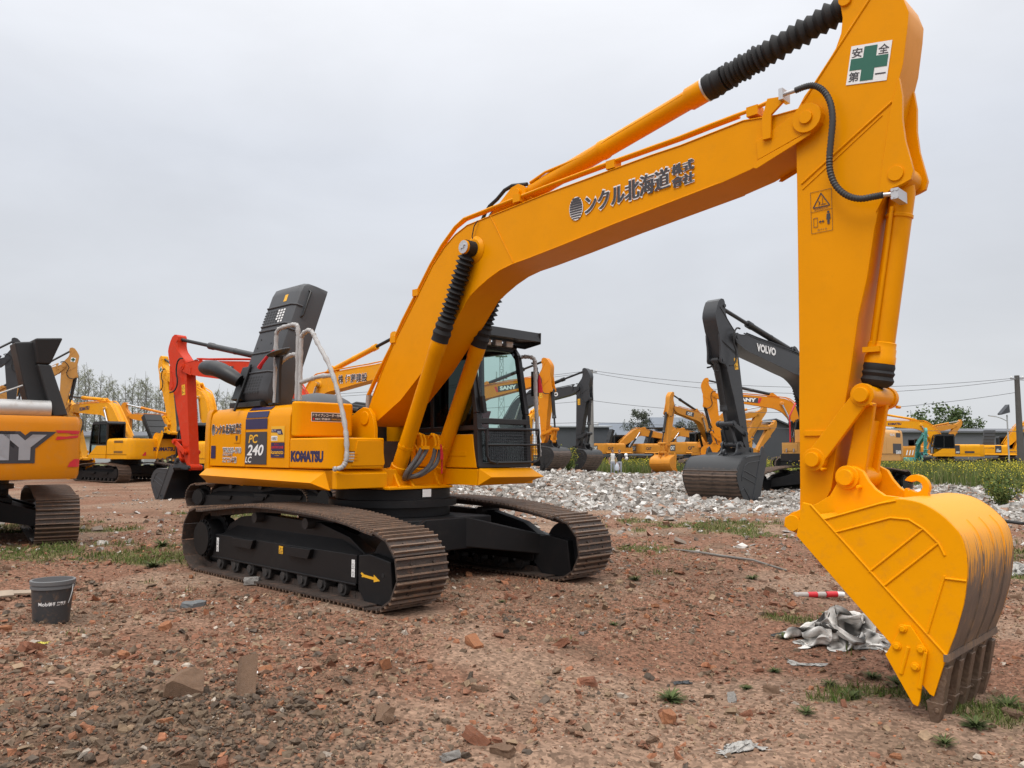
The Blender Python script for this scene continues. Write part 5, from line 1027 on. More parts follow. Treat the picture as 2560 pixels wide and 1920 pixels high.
P = place('', 'tan excavator with its arm down, standing alone left of the large black bucket', 14.44, 58.83, .16, 228.2, 2.3, 15.2, -56.5, .99, pal('orange_bg', cyl='black', rod='black', shell='orange_bg', tooth='orange_bg'), bw=1.4)
m = MB(P['tb']); m.prism([(2.9, 3.68), (4.0, 3.76), (3.9, 4.04), (2.8, 3.98)], .2225, .2245); m.build('decal', M['dark_text'], P['boom'], smooth=0); letter(P['boom'], 'CAT', 3.1, 3.76, .62, .20, 1, .2265, 'white', P['tb'], off=.05)
# machines farther back
GB = 'orange excavators parked in a row far behind'
def cat_rear(P): rear_plate(P['cw'], [(.55, 1.35), (.55, 1.85), (-.25, 1.85), (-.25, 1.35)], 'dark_text'); rear_text(P['cw'], 'CAT', .48, 1.45, .62, .28, 'white', off=.05, lift=.004); letter(P['root'], 'CAT', -2.2, 1.45, .55, .25, -1, -1.27, 'dark_text', off=.05)
for x, y, hd, lb in ((10.5, 78, 25, 'orange excavator far back, leftmost of the row beyond the two people'), (14.6, 80, 20, 'orange excavator far back, in the middle of the row beyond the two people'), (19.0, 82, 22, 'orange excavator far back, rightmost of the row beyond the two people')):
    P = place('', lb, x, y, .2, hd, -14, 25, 20, 1.0, pal('orange_bg', cyl='black', rod='black'), 0, GB); cat_rear(P); back_hood(P, -1.7, -.5, 70, 'plastic_dark')
P = place('', 'orange excavator whose tail bears a black panel, right behind the tan one', 15.6, 66, .2, 20, 4, -30, 0, 1.0, pal('orange_bg', cyl='orange_bg'), 0); cat_rear(P)
place('', 'orange excavator with folded arm beside a blue skip', 18.3, 69, .2, 35, -6, -32, 10, 1.0, pal('orange_bg', cyl='orange_bg'), 0)
P = place('', 'yellow excavator with open cab at the far right, boom stretched to the left', 37.26, 69.66, 0, 164, -1.4, 0, 0, 1.04, pal('yellow_bg', rod='black')); rear_text(P['cw'], 'KOMATSU', .9, 1.47, 1.0, .16, 'navy', off=.05); letter(P['boom'], 'KOMATSU', 3.2, 3.80, 1.0, .18, 1, .2245, 'navy', P['tb'], off=.05)
m = MB(); m.box((-.85, 1.266, 1.31), (-.52, 1.270, 2.0)); m.build('model_panel', M['dark_text'], P['root'], smooth=0); letter(P['root'], '20', -.80, 1.36, .26, .14, 1, 1.272, 'white', off=.03, sh=.2); m = MB(); m.box((-1.9, 1.266, 1.36), (-1.2, 1.270, 1.52)); m.build('vent', M['dark_text'], P['root'], smooth=0)
P = place('', 'yellow excavator at the right edge with a dark model panel and boom rising right', 46.19, 75.49, .13, -14, 6, -18, 0, .98, pal('yellow_bg', rod='black')); mm_ = MB(); mm_.hexa([(-2.25, -.75, 2.05), (-1.30, -.75, 2.05), (-1.30, -.45, 2.05), (-2.25, -.45, 2.05), (-2.05, -.62, 3.5), (-1.05, -.62, 3.5), (-1.05, -.36, 3.5), (-2.05, -.36, 3.5)]); h_ = mm_.build('engine_hood', M['plastic'], P['root'], bevel=.05); mm_ = MB(); [mm_.tube([(-2.2 + .045 * i, -.765 + .03 * i, 2.3 + .3 * i), (-1.25 + .045 * i, -.765 + .03 * i, 2.3 + .3 * i)], .02, 6) for i in range(4)]; mm_.build('rib', M['plastic_dark'], h_)
m = MB(); m.box((-1.362, -1.2705, 1.335), (-.84, -1.268, 2.0)); m.build('model_panel', M['dark_text'], P['root'], smooth=0)
for t_, x_, z_, w_, h_ in (('240', -1.3, 1.42, .40, .16), ('PC', -1.25, 1.60, .22, .10)): letter(P['root'], t_, x_, z_, w_, h_, -1, -1.2725, 'white', off=.03, sh=.2)
letter(P['root'], 'KOMATSU', -.265, 1.385, .655, .10, -1, -1.2705, 'navy', off=.045); letter(P['root'], 'ンクル北海道', -2.28, 1.72, .80, .12, -1, -1.268, 'dark_text', off=.02)
P = place('', 'yellow excavator behind the open-cab one, arm with a green cross folded at the end', 34.5, 88, .1, 10, -12, -4, 0, 1.05, pal('yellow_bg', rod='black'), 0); cross_sign(P, -1); letter(P['boom'], 'KATO', 3.3, 3.82, .85, .18, -1, -.2245, 'dark_text', P['tb'], off=.05)
place('', 'faded orange excavator with folded arm behind the yellow pair', 46.5, 92, .1, 20, 4, -38, 0, 1.0, pal('orange_bg', rod='muffler', cyl='orange_bg'), 0)
P = place('', 'orange-brown excavator tail with white stripes left of the teal machine', 32.9, 70.5, 0, 105, -10, -20, 0, .95, pal('tan_bg', cw='orange_bg'), 0); [rear_plate(P['cw'], [(y, 1.3), (y - .12, 1.3), (y - .25, 1.75), (y - .13, 1.75)], 'white') for y in (.6, .3, 0., -.3)]
place('', 'small teal excavator with upright arm beside the yellow open-cab one', 32.0, 64.0, 0, 258, 14, -20, 0, .52, pal('teal'), 0)
P = place('', 'orange excavator boom with name panel far left behind the yellow machine', -24.5, 62, .1, 170, 0, 0, 0, 1.0, pal('sany'), 0); letter(P['boom'], 'SANY', 3.15, 3.79, .95, .18, 1, .2265, 'white', P['tb'], off=.06)

# ------------------------------------------------------------ buildings
def building(lb, cat, x0, x1, y0, y1, h, roofh, wall, roof, name='shed', ridge='x', rz=0, wins=(), over=.4):
    cx, cy = (x0 + x1) / 2, (y0 + y1) / 2; o = empty(name, (cx, cy, 0), rz); tag(o, lb, cat); a, b_ = (x1 - x0) / 2, (y1 - y0) / 2
    m = MB(); m.box((-a, -b_, -.3), (a, b_, h))
    if ridge == 'x': m.add([(-a, -b_, h), (-a, b_, h), (-a, 0, h + roofh), (a, -b_, h), (a, b_, h), (a, 0, h + roofh)], [(0, 1, 2), (3, 4, 5)])
    else: m.add([(-a, -b_, h), (a, -b_, h), (0, -b_, h + roofh), (-a, b_, h), (a, b_, h), (0, b_, h + roofh)], [(0, 1, 2), (3, 4, 5)])
    m.build('wall', wall, o); m = MB(); t = .18; q = over
    if ridge == 'x':
        k = roofh / b_
        for s_ in (-1, 1): m.hexa([(-a - q, s_ * (b_ + q), h - q * k + .02), (a + q, s_ * (b_ + q), h - q * k + .02), (a + q, 0, h + roofh + .02), (-a - q, 0, h + roofh + .02), (-a - q, s_ * (b_ + q), h - q * k + .02 + t), (a + q, s_ * (b_ + q), h - q * k + .02 + t), (a + q, 0, h + roofh + .02 + t), (-a - q, 0, h + roofh + .02 + t)])
    else:
        k = roofh / a
        for s_ in (-1, 1): m.hexa([(s_ * (a + q), -b_ - q, h - q * k + .02), (s_ * (a + q), b_ + q, h - q * k + .02), (0, b_ + q, h + roofh + .02), (0, -b_ - q, h + roofh + .02), (s_ * (a + q), -b_ - q, h - q * k + .02 + t), (s_ * (a + q), b_ + q, h - q * k + .02 + t), (0, b_ + q, h + roofh + .02 + t), (0, -b_ - q, h + roofh + .02 + t)])
    m.build('roof', roof, o)
    for wx, wz, ww, wh in wins:
        m = MB(); m.box((wx - ww / 2 - .08, -b_ - .05, wz - .08), (wx + ww / 2 + .08, -b_ + .02, wz + wh + .08)); f = m.build('window', M['white'], o); m = MB()
        for i in (-1, 1): m.quad((wx + i * ww / 4 - ww / 4 + .04, -b_ - .055, wz), (wx + i * ww / 4 + ww / 4 - .04, -b_ - .055, wz), (wx + i * ww / 4 + ww / 4 - .04, -b_ - .055, wz + wh), (wx + i * ww / 4 - ww / 4 + .04, -b_ - .055, wz + wh))
        m.build('pane', M['pane'], f, smooth=0)
    return o
M['pane'] = paint('window_pane', (.10, .13, .14), .15, var=.2)
M['brickwall'] = paint('red_brick_wall', (.24, .085, .065), .9, var=.2, scale=1.5, dust=.2); M['greywall'] = paint('grey_wall', (.12, .125, .14), .8, var=.12, scale=.8); M['greyroof'] = paint('grey_sheet_roof', (.15, .17, .20), .85, var=.15, scale=.6); M['paleroof'] = paint('pale_sheet_roof', (.30, .32, .34), .8, var=.1); M['darkshed'] = paint('dark_shed_wall', (.055, .06, .07), .7, var=.2, scale=.6); M['palewall'] = paint('pale_wall', (.40, .41, .42), .8, var=.1)
building('dark open grey shed with a pale roof behind the black excavator', 'shed', 5, 13, 108, 124, 4.7, .35, M['darkshed'], M['paleroof'], ridge='x')
building('red brick house with grey roof behind the utility pole', 'house', 13.3, 21, 116, 126, 3.4, 2.2, M['brickwall'], M['greyroof'], 'house', 'x', wins=((.5, .9, 1.8, 1.6), (-2.6, .9, 1.6, 1.6)))
building('dark two storey block with red brick gable next to the brick house', 'house', 21.3, 26.5, 118, 128, 4.9, 1.6, M['darkshed'], M['greyroof'], 'house', 'x')
building('small red brick house at the right end of the brick houses', 'house', 26.7, 31, 117, 127, 3.3, 2.2, M['brickwall'], M['greyroof'], 'house', 'y')
building('long low shed with a blue-grey roof below the brick houses', 'shed', 13, 28, 92, 104, 1.2, 2.5, M['greywall'], M['greyroof'])
building('dark hall with a long roof behind the tan excavator', 'shed', 25, 37, 95, 110, 2.6, 2.6, M['darkshed'], M['darkshed'], ridge='y')
building('long grey wall-like workshop at the far right with white framed windows', 'workshop', 52, 110, 112, 122, 4.2, .5, M['greywall'], M['greywall'], 'workshop', wins=((-12.5, 1.2, 2.6, 2.0), (-8, 1.2, 2.6, 2.0), (6, 1.2, 2.6, 2.0)))
building('grey corrugated fence-like shed behind the yellow machine at mid left', 'shed', -66, -40, 88, 92, 3.0, .4, M['palewall'], M['greywall'])
# blue skip
o = empty('skip', (14.9, 65.5, .2), R(8)); tag(o, 'small blue steel skip behind the tan excavator', 'skip'); m = MB()
for a in (((-.8, -.6), (.8, -.55)), ((-.8, .55), (.8, .6)), ((-.8, -.55), (-.75, .55)), ((.75, -.55), (.8, .55))): m.box((a[0][0], a[0][1], .1), (a[1][0], a[1][1], 1.0))
m.box((-.8, -.6, 0), (.8, .6, .1)); m.build('body', paint('blue_paint', (.03, .11, .32), .5), o); m = MB(); m.box((-.86, -.66, .96), (.86, -.60, 1.04)); m.box((-.86, .60, .96), (.86, .66, 1.04)); m.build('rim', paint('blue_rim', (.04, .14, .38), .5), o)

# ------------------------------------------------------------ poles, wires, tower, street lamp
M['concrete'] = paint('grey_concrete', (.22, .21, .20), .85, var=.2); M['pole'] = paint('dark_weathered_pole', (.085, .08, .075), .85, var=.25); M['wire'] = paint('grey_cable', (.10, .10, .11), .7); M['galv'] = paint('galvanised_steel', (.42, .44, .46), .5, metal=.4)
def pole(x, y, h, r, mat, lb, arms):
    o = empty('utility_pole', (x, y, 0)); tag(o, lb, 'utility pole'); m = MB(); m.lathe((0, 0, -.2), (0, 0, h), [(0, r), (1, r * .68)], 14); m.build('post', mat, o)
    for z, w in arms:
        m = MB(); m.box((-w, -.06, z - .06), (w, .06, z + .06)); a = m.build('crossarm', M['galv'], o); 
        for s_ in (-.9, .9): m = MB(); m.lathe((s_ * w, 0, z + .06), (s_ * w, 0, z + .22), [(0, .03), (.3, .06), (.6, .05), (1, .03)], 8); m.build('insulator', M['white'], a)
    return o
pole(6.9, 70, 8.6, .22, M['concrete'], 'pale concrete utility pole behind the bucket of the black excavator', ((8.4, .5), (1.9 + 1.9, .6)))
pole(39.3, 62.5, 7.45, .26, M['pole'], 'tall dark utility pole at the right edge', ((7.2, .5),))
pole(-70, 84, 8.6, .2, M['concrete'], 'utility pole far left behind the trees', ((8.4, .5),))
pole(23.4, 118, 7.0, .12, M['pole'], 'thin dark utility pole right of the round tree', ((6.7, .6),))
def wire(a, b_, sag, lb, r=.018):
    pts = [(a[0] + (b_[0] - a[0]) * t, a[1] + (b_[1] - a[1]) * t, a[2] + (b_[2] - a[2]) * t - sag * 4 * t * (1 - t)) for t in [i / 24 for i in range(25)]]
    m = MB(); m.tube(pts, r, 5); tag(m.build('power_line', M['wire']), lb, 'cable', 'power lines between the poles')
for dy, dz, sg, lb in ((-.35, 0, 1.1, 'upper power line sagging from pole to pole'), (.35, -.1, 1.45, 'second power line hanging just under the upper one')):
    wire((6.9, 70 + dy, 8.5 + dz), (39.3, 62.5 + dy, 7.25 + dz), sg, lb); wire((39.3, 62.5 + dy, 7.25 + dz), (75, 56 + dy, 7.6 + dz), .8, lb); wire((-70, 84 + dy, 8.5 + dz), (6.9, 70 + dy, 8.5 + dz), 1.8 + sg * .3, lb)
wire((6.9, 69.8, 5.9), (39.3, 62.4, 6.15), 1.3, 'lower cable running to the dark pole'); wire((6.9, 70, 4.0), (39.3, 62.6, 3.1), .15, 'lowest cable running level in front of the houses'); wire((-70, 84, 4.1), (6.9, 70, 4.0), .4, 'lowest cable running level left of the concrete pole'); wire((6.9, 70, 5.9), (-70, 84, 6.2), 1.5, 'lower cable running left from the concrete pole')
o = empty('street_lamp', (43.3, 70.5, 0)); tag(o, 'street lamp with a solar panel beside the dark pole', 'street lamp')
m = MB(); m.cyl((0, 0, 0), (0, 0, 4.75), .06, 10); m.tube([(0, 0, 4.2), (-.5, 0, 4.45), (-1.0, 0, 4.6)], .035, 8); m.build('post', M['galv'], o); m = MB(); m.hexa([(-.62, -.3, 4.75), (.1, -.3, 4.95), (.1, .3, 4.95), (-.62, .3, 4.75), (-.66, -.3, 4.85), (.06, -.3, 5.65), (.06, .3, 5.65), (-.66, .3, 4.85)]); m.build('solar_panel', M['darkshed'], o); m = MB(); m.hexa([(-1.6, -.12, 4.66), (-1.0, -.12, 4.56), (-1.0, .12, 4.56), (-1.6, .12, 4.66), (-1.6, -.1, 4.72), (-1.0, -.1, 4.66), (-1.0, .1, 4.66), (-1.6, .1, 4.72)]); m.build('lamp_head', M['galv'], o)
o = empty('lattice_tower', (-2.2, 165, 0)); tag(o, 'pale lattice radio tower seen through the cab window', 'radio tower'); m = MB(); H_ = 22.3; N_ = 11
def tw(z): return .85 - .55 * z / H_
for i in range(N_):
    z0, z1 = H_ * i / N_, H_ * (i + 1) / N_; a0, a1 = tw(z0), tw(z1)
    c0 = [(-a0, -a0, z0), (a0, -a0, z0), (a0, a0, z0), (-a0, a0, z0)]; c1 = [(-a1, -a1, z1), (a1, -a1, z1), (a1, a1, z1), (-a1, a1, z1)]
    for j in range(4): k_ = (j + 1) % 4; m.bar(c0[j], c1[j], .12, .12); m.bar(c0[j], c1[k_], .07, .07); m.bar(c0[k_], c1[j], .07, .07); m.bar(c1[j], c1[k_], .07, .07)
m.build('mast', M['galv'], o)
for z in (21.0, 16.5): m = MB(); [m.box((x - .12, -1.0, z), (x + .12, -.8, z + 1.2)) for x in (-1.0, 0, 1.0)]; m.box((-1.2, -.9, z - .1), (1.2, .9, z)); m.build('antenna_rack', M['galv'], o)

# ------------------------------------------------------------ trees
M['bark'] = paint('grey_bark', (.19, .18, .165), .9, var=.3, scale=1.5)  # grey raised so the haze over the far trees sits in the colour
def leafmat(name, c, var=.35):
    m = paint(name, c, .7, var=var, scale=.5, spec=.2); return m
M['leaf_spring_hazed'] = leafmat('hazed_young_poplar_leaf', (.25, .26, .185)); M['leaf_green'] = leafmat('green_leaf', (.085, .12, .045)); M['leaf_dark'] = leafmat('grey_green_leaf', (.075, .085, .06))  # poplar leaf is young and pale, lifted further to carry the distance haze
def tree_parts(h, spread, seed, nl, leaf, shape='poplar', lmat='leaf_spring_hazed'):
    rg = np.random.default_rng(seed); m = MB(); r0 = h * .011
    m.tube([(0, 0, -.2), (rg.normal() * .1, rg.normal() * .1, h * .4), (rg.normal() * .15, rg.normal() * .15, h * .75), (rg.normal() * .2, 0, h * .98)], [r0, r0 * .75, r0 * .4, r0 * .1], 7)
    tips = []
    nb = 46 if shape == 'poplar' else 30
    for i in range(nb):
        t = (.12 + .84 * (i + rg.random()) / nb) if shape == 'poplar' else (.2 + .75 * rg.random()); a = rg.random() * 6.283
        if shape == 'poplar': L = spread * (1.05 - .75 * abs(t - .38)) * (.55 + .6 * rg.random()); rise = .9 + .6 * rg.random()
        else: L = spread * math.sqrt(max(.05, 1 - ((t - .55) / .5) ** 2)) * (.5 + .5 * rg.random()); rise = .5 * rg.random()
        z0 = h * t * .9; p0 = Vector((0, 0, z0)); p1 = Vector((math.cos(a) * L * .5, math.sin(a) * L * .5, z0 + L * rise * .45)); p2 = Vector((math.cos(a) * L, math.sin(a) * L, min(h * 1.0, z0 + L * rise)))
        m.tube([p0, p1, p2], [r0 * .28, r0 * .18, r0 * .05], 4, caps=False); tips.append((p0, p1, p2))
        for _ in range(2):
            f = .4 + .5 * rg.random(); q0 = p1.lerp(p2, f); q1 = q0 + Vector((rg.normal(), rg.normal(), .6 + rg.random())) * L * .22; m.tube([q0, q1], [r0 * .10, r0 * .03], 3, caps=False); tips.append((q0, q0.lerp(q1, .5), q1))
    P_ = np.array([[list(a), list(b_), list(c)] for a, b_, c in tips]); idx = rg.integers(0, len(P_), nl); u = rg.random(nl)[:, None]
    A_, B_, C_ = P_[idx, 0], P_[idx, 1], P_[idx, 2]; c = np.where(u < .35, A_ + (B_ - A_) * (u / .35), B_ + (C_ - B_) * ((u - .35) / .65)) + rg.normal(0, .16 * spread / 1.5, (nl, 3))
    s_ = leaf * (.6 + .8 * rg.random(nl))[:, None]; d1 = rg.normal(size=(nl, 3)); d1 /= np.linalg.norm(d1, axis=1)[:, None]; d2 = np.cross(d1, rg.normal(size=(nl, 3))); d2 /= np.linalg.norm(d2, axis=1)[:, None]
    V = np.stack([c - d1 * s_, c + d2 * s_ * .6, c + d1 * s_, c - d2 * s_ * .6], 1).reshape(-1, 3); F = np.arange(nl * 4).reshape(-1, 4)
    return m, V, F
def make_tree(name, *a, lmat='leaf_spring_hazed', **k):
    m, V, F = tree_parts(*a, **k); o = empty(name, (0, 0, 0)); t = m.build('trunk', M['bark'], o, recalc=False); c = np_mesh('crown', V, F, M[lmat], parent=o); return o
def dup(o, loc, rz, s):
    r_ = o.copy(); COL.objects.link(r_); r_.location = loc; r_.rotation_euler = (0, 0, rz); r_.scale = (s, s, s)
    for ch in o.children: c = ch.copy(); COL.objects.link(c); c.parent = r_
    return r_
def group_tree(protos, spots, lb, cat, grp):
    used = set()
    for i, (x, y, s_) in enumerate(spots):
        k = i % len(protos); o = protos[k] if k not in used else dup(protos[k], (0, 0, 0), 0, 1); used.add(k)
        o.location = (x, y, 0); o.rotation_euler = (0, 0, rnd.random() * 6.28); o.scale = (s_, s_, s_); tag(o, lb, cat, grp)
pop = [make_tree('poplar_tree', 12.6, 1.25, 40 + i, 2300, .062) for i in range(4)]
spots = []
for i in range(27):
    px = 190 + i * 15.0 + rnd.uniform(-5, 5); Y = 104 + rnd.uniform(-5, 6); hh = np.interp(px, [190, 290, 330, 420, 520, 700], [1.0, .93, 1.0, .84, .80, .62]) * rnd.uniform(.86, 1.08); spots.append(((px - 1280) / 2015 * Y, Y, hh))
for px in (640, 690, 740, 770): spots.append(((px - 1280) / 2015 * 110, 110, .6))
group_tree(pop, spots, 'thin grey-green poplar just coming into leaf in the row behind the machines at left', 'tree', 'poplars along the far left')
rt = [make_tree('tree', 7.6, 2.3, 61, 3600, .11, shape='round', lmat='leaf_dark')]; group_tree(rt, [(17.2, 110, .98)], 'loose round grey-green tree above the long roof', 'tree', None)
group_tree([make_tree('tree', 6.0, 2.2, 62, 2600, .11, shape='round', lmat='leaf_dark')], [(24.0, 112, 1.0)], 'grey tree behind the tan excavator boom', 'tree', None)
sh = [make_tree('bushy_tree', 5.6, 3.2, 70 + i, 5200, .16, shape='round', lmat='leaf_green') for i in range(2)]
group_tree(sh, [(66.0, 124, 1.40), (62.4, 126, 1.05), (70.5, 126, 1.12), (58.0, 127, .9), (80, 124, .98), (86, 125, 1.1)], 'rounded green tree over the roof of the far workshop', 'tree', 'green trees at the far right')

# ------------------------------------------------------------ loose ground: stones, rubble, bricks, grass
def ico():
    t = (1 + 5 ** .5) / 2
    V = np.array([(-1, t, 0), (1, t, 0), (-1, -t, 0), (1, -t, 0), (0, -1, t), (0, 1, t), (0, -1, -t), (0, 1, -t), (t, 0, -1), (t, 0, 1), (-t, 0, -1), (-t, 0, 1)], float) / math.sqrt(1 + t * t)
    F = np.array([(0, 11, 5), (0, 5, 1), (0, 1, 7), (0, 7, 10), (0, 10, 11), (1, 5, 9), (5, 11, 4), (11, 10, 2), (10, 7, 6), (7, 1, 8), (3, 9, 4), (3, 4, 2), (3, 2, 6), (3, 6, 8), (3, 8, 9), (4, 9, 5), (2, 4, 11), (6, 2, 10), (8, 6, 7), (9, 8, 1)]); return V, F
def rand_rot(n, tilt=.6):
    a = rng.random(n) * 6.283; b_ = rng.normal(0, tilt, n); c = rng.normal(0, tilt, n); ca, sa = np.cos(a), np.sin(a); cb, sb = np.cos(b_), np.sin(b_); cc, s_ = np.cos(c), np.sin(c); Z = np.zeros(n); O1 = np.ones(n)
    Rz = np.stack([ca, -sa, Z, sa, ca, Z, Z, Z, O1], 1).reshape(n, 3, 3); Rx = np.stack([O1, Z, Z, Z, cb, -sb, Z, sb, cb], 1).reshape(n, 3, 3); Ry = np.stack([cc, Z, s_, Z, O1, Z, -s_, Z, cc], 1).reshape(n, 3, 3)
    return Rz @ Rx @ Ry
def scatter(name, x, y, size, palette, weights, mat, jit=.24, flat=.55, sink=.30, lump=False):
    V0 = np.array([(i, j, k) for k in (-1, 1) for j in (-1, 1) for i in (-1, 1)], float) * .72; F0 = np.array([(0, 2, 3, 1), (4, 5, 7, 6), (0, 1, 5, 4), (1, 3, 7, 5), (3, 2, 6, 7), (2, 0, 4, 6)]); n = len(x); nv = 8
    V = V0[None] * (1 + rng.normal(0, .12, (n, nv, 1))) + rng.normal(0, jit, (n, nv, 3)); V[:, 4:, :2] *= (.55 + .45 * rng.random((n, 1, 1)))
    if lump:
        V0, F0 = ico(); nv = 12; V = V0[None] * (1 + rng.normal(0, .22, (n, nv, 1)))
    ax = np.stack([.75 + .6 * rng.random(n), .65 + .5 * rng.random(n), flat * (.6 + .6 * rng.random(n))], 1); V = V * ax[:, None, :]
    V = np.einsum('nij,nkj->nki', rand_rot(n, .45), V) * size[:, None, None]
    z = gz(x, y) + size * flat * (1 - sink) * .45; V += np.stack([x, y, z], 1)[:, None, :]
    F = (F0[None] + (np.arange(n) * nv)[:, None, None]).reshape(-1, F0.shape[1])
    pc = np.array(palette)[rng.choice(len(palette), n, p=np.array(weights) / sum(weights))] * (.75 + .5 * rng.random((n, 1))); C = np.repeat(pc, nv, 0)
    return np_mesh(name, V.reshape(-1, 3), F, mat, C)
def off_tracks(x, y, pad=.06):
    ux = math.cos(MA) * (x - MX) + math.sin(MA) * (y - MY); uy = -math.sin(MA) * (x - MX) + math.cos(MA) * (y - MY)
    return ~((np.abs(ux) < 2.2 + pad) & (np.abs(np.abs(uy) - 1.29) < .32 + pad))
M['stone'] = tinted('brick_stone', .9, .35, 25, .6); M['rubble'] = tinted('pale_rubble', .85, .3, 9, .5); M['blade'] = tinted('grass_blade', .8, .2, 3, 0, .15)
BR = [(.21, .098, .060), (.185, .108, .070), (.30, .130, .070), (.15, .105, .072), (.26, .18, .115), (.40, .34, .28), (.11, .085, .066)]
def wedge(n, y0, y1, p=1.0, w=.70):
    u = rng.random(n); y = (y0 ** (1 - p) + u * (y1 ** (1 - p) - y0 ** (1 - p))) ** (1 / (1 - p)) if p != 1 else y0 * (y1 / y0) ** u
    return (rng.random(n) * 2 - 1) * (w * y + .4), y
def rubble_dense(x, y):
    """how thickly brick bits lie: thick left and under the digger, thin on the worn tan path at the right"""
    ux = math.cos(MA) * (x - MX) + math.sin(MA) * (y - MY)
    d = (.40 + 1.05 * sstep(.40, .62, fbm(x * .8, y * .8, 4, 51)) * (1 - .35 * sstep(3.8, 6.2, ux))) * (1 - .65 * tan_mask(x, y)); d = d * (1 - .45 * np.exp(-(((x - .6) / 1.8) ** 2 + ((y - 4.1) / .6) ** 2)))
    return np.clip(d * (1 - .55 * sstep(11, 16, y)), .05, 1)
x, y = wedge(210000, 3.1, 19, 1.15); k = (rng.random(len(x)) < rubble_dense(x, y)) & off_tracks(x, y); x, y = x[k], y[k]
size = np.minimum(.0038 * (1 - rng.random(len(x))) ** -.46, .032) * (.9 + .055 * y)
tag(scatter('gravel', x, y, size, BR, [4.5, 6, 1.9, 5.5, 4.2, .8, 1.0], M['stone']), 'crushed brick gravel strewn over the earth', 'gravel', kind='stuff')
gx = rng.normal(-1.85, .62, 3000); gy = 4.72 + rng.normal(0, .40, 3000); tag(scatter('clod', gx, gy, np.minimum(.005 * (1 - rng.random(3000)) ** -.5 + .003, .034), [(.12, .086, .060), (.095, .070, .052), (.16, .115, .078)], [3, 3, 1.5], M['stone'], lump=True, flat=.75), 'dark crumbled soil clods in the left foreground', 'soil', kind='stuff').name = 'soil_clods'
n = 150000; y = 17.5 + 38 * rng.random(n) ** 1.25; x = -4 + (rng.random(n)) * (y * .70 + 6); k = rng.random(n) < rubble_mask(x, y) * .95 + .03 * (y < 24); x, y = x[k], y[k]
size = np.minimum(.020 * (1 - rng.random(len(x))) ** -.46, .13) * (.75 + .012 * y)
tag(scatter('rubble', x, y, size, [(.33, .31, .285), (.43, .41, .385), (.24, .215, .19), (.58, .565, .54), (.27, .165, .115), (.15, .135, .12)], [5, 4, 4, 1.4, 2.0, 1.2], M['rubble'], jit=.22, flat=.55), 'pale broken concrete rubble spread behind the digger', 'rubble', kind='stuff')
n = 6000; x, y = wedge(n, 12, 34, 1.0); k = (rng.random(n) < .45) & off_tracks(x, y); x, y = x[k], y[k]
scat2 = scatter('gravel', x, y, np.minimum(.018 * (1 - rng.random(len(x))) ** -.5, .11), [(.34, .31, .28), (.24, .13, .09), (.46, .43, .40), (.2, .16, .13)], [3, 3, 2, 2], M['rubble']); tag(scat2, 'mixed stones on the worn ground behind the digger', 'gravel', kind='stuff')
# loose half bricks, each its own thing
def brick_mesh(seed, lx=.11, ly=.055, lz=.05):
    rg = np.random.default_rng(seed); bm = bmesh.new(); bmesh.ops.create_cube(bm, size=2)
    bmesh.ops.subdivide_edges(bm, edges=bm.edges[:], cuts=2, use_grid_fill=True)
    cut = Vector(rg.normal(size=3)).normalized()
    for v in bm.verts:
        p = v.co; L = p.length; q = p * (1 - .10 * max(0, L - 1.35)); v.co = Vector((q.x * lx, q.y * ly, q.z * lz)) + Vector(rg.normal(size=3)) * .0055
    for _ in range(2):
        nrm = Vector(rg.normal(size=3)).normalized(); r_ = bmesh.ops.bisect_plane(bm, geom=bm.verts[:] + bm.edges[:] + bm.faces[:], plane_co=nrm * lx * .62, plane_no=nrm, clear_outer=True)
        es = [e for e in r_['geom_cut'] if isinstance(e, bmesh.types.BMEdge)]
        if es: bmesh.ops.edgeloop_fill(bm, edges=es)
    bmesh.ops.recalc_face_normals(bm, faces=bm.faces); me = bpy.data.meshes.new('brick_piece'); bm.to_mesh(me); bm.free(); return me
def objcol_mat(name, cols, rough=.9, bump=.7, scale=28):
    m = paint(name, cols[0], rough, var=.3, scale=scale, dust=.9, dustcol=(.22, .16, .125), bump=bump, spec=.2); return m
BM_ = [objcol_mat('red_brick', [(.27, .115, .068)]), objcol_mat('orange_brick', [(.38, .165, .082)]), objcol_mat('brown_brick', [(.20, .125, .082)]), objcol_mat('grey_stone', [(.30, .285, .265)])]
lbk = ['broken red brick piece lying in the dirt', 'broken orange-red brick piece lying in the dirt', 'broken brown brick piece lying in the dirt', 'grey stone lump lying among the brick bits']
protos = [brick_mesh(200 + i) for i in range(9)]; pm = {}
bx, by = wedge(420, 3.5, 12, 1.3, .62); kk = (rng.random(420) < rubble_dense(bx, by) * .95 + .05) & off_tracks(bx, by, .12); bx, by = bx[kk][:210], by[kk][:210]
fixed = [(-.78, 5.08, 1.45, 2), (-.2, 4.77, 1.2, 0), (-.05, 4.62, 1.0, 2), (-.33, 4.55, .8, 3), (-2.9, 6.9, 1.0, 1), (-3.55, 6.1, 1.2, 0), (-.9, 5.9, 1.1, 1), (.55, 5.9, 1.15, 0), (1.0, 5.3, 1.2, 1), (-1.3, 6.0, 1.0, 2), (-.3, 6.55, 1.1, 1), (.4, 6.7, 1.0, 0)]
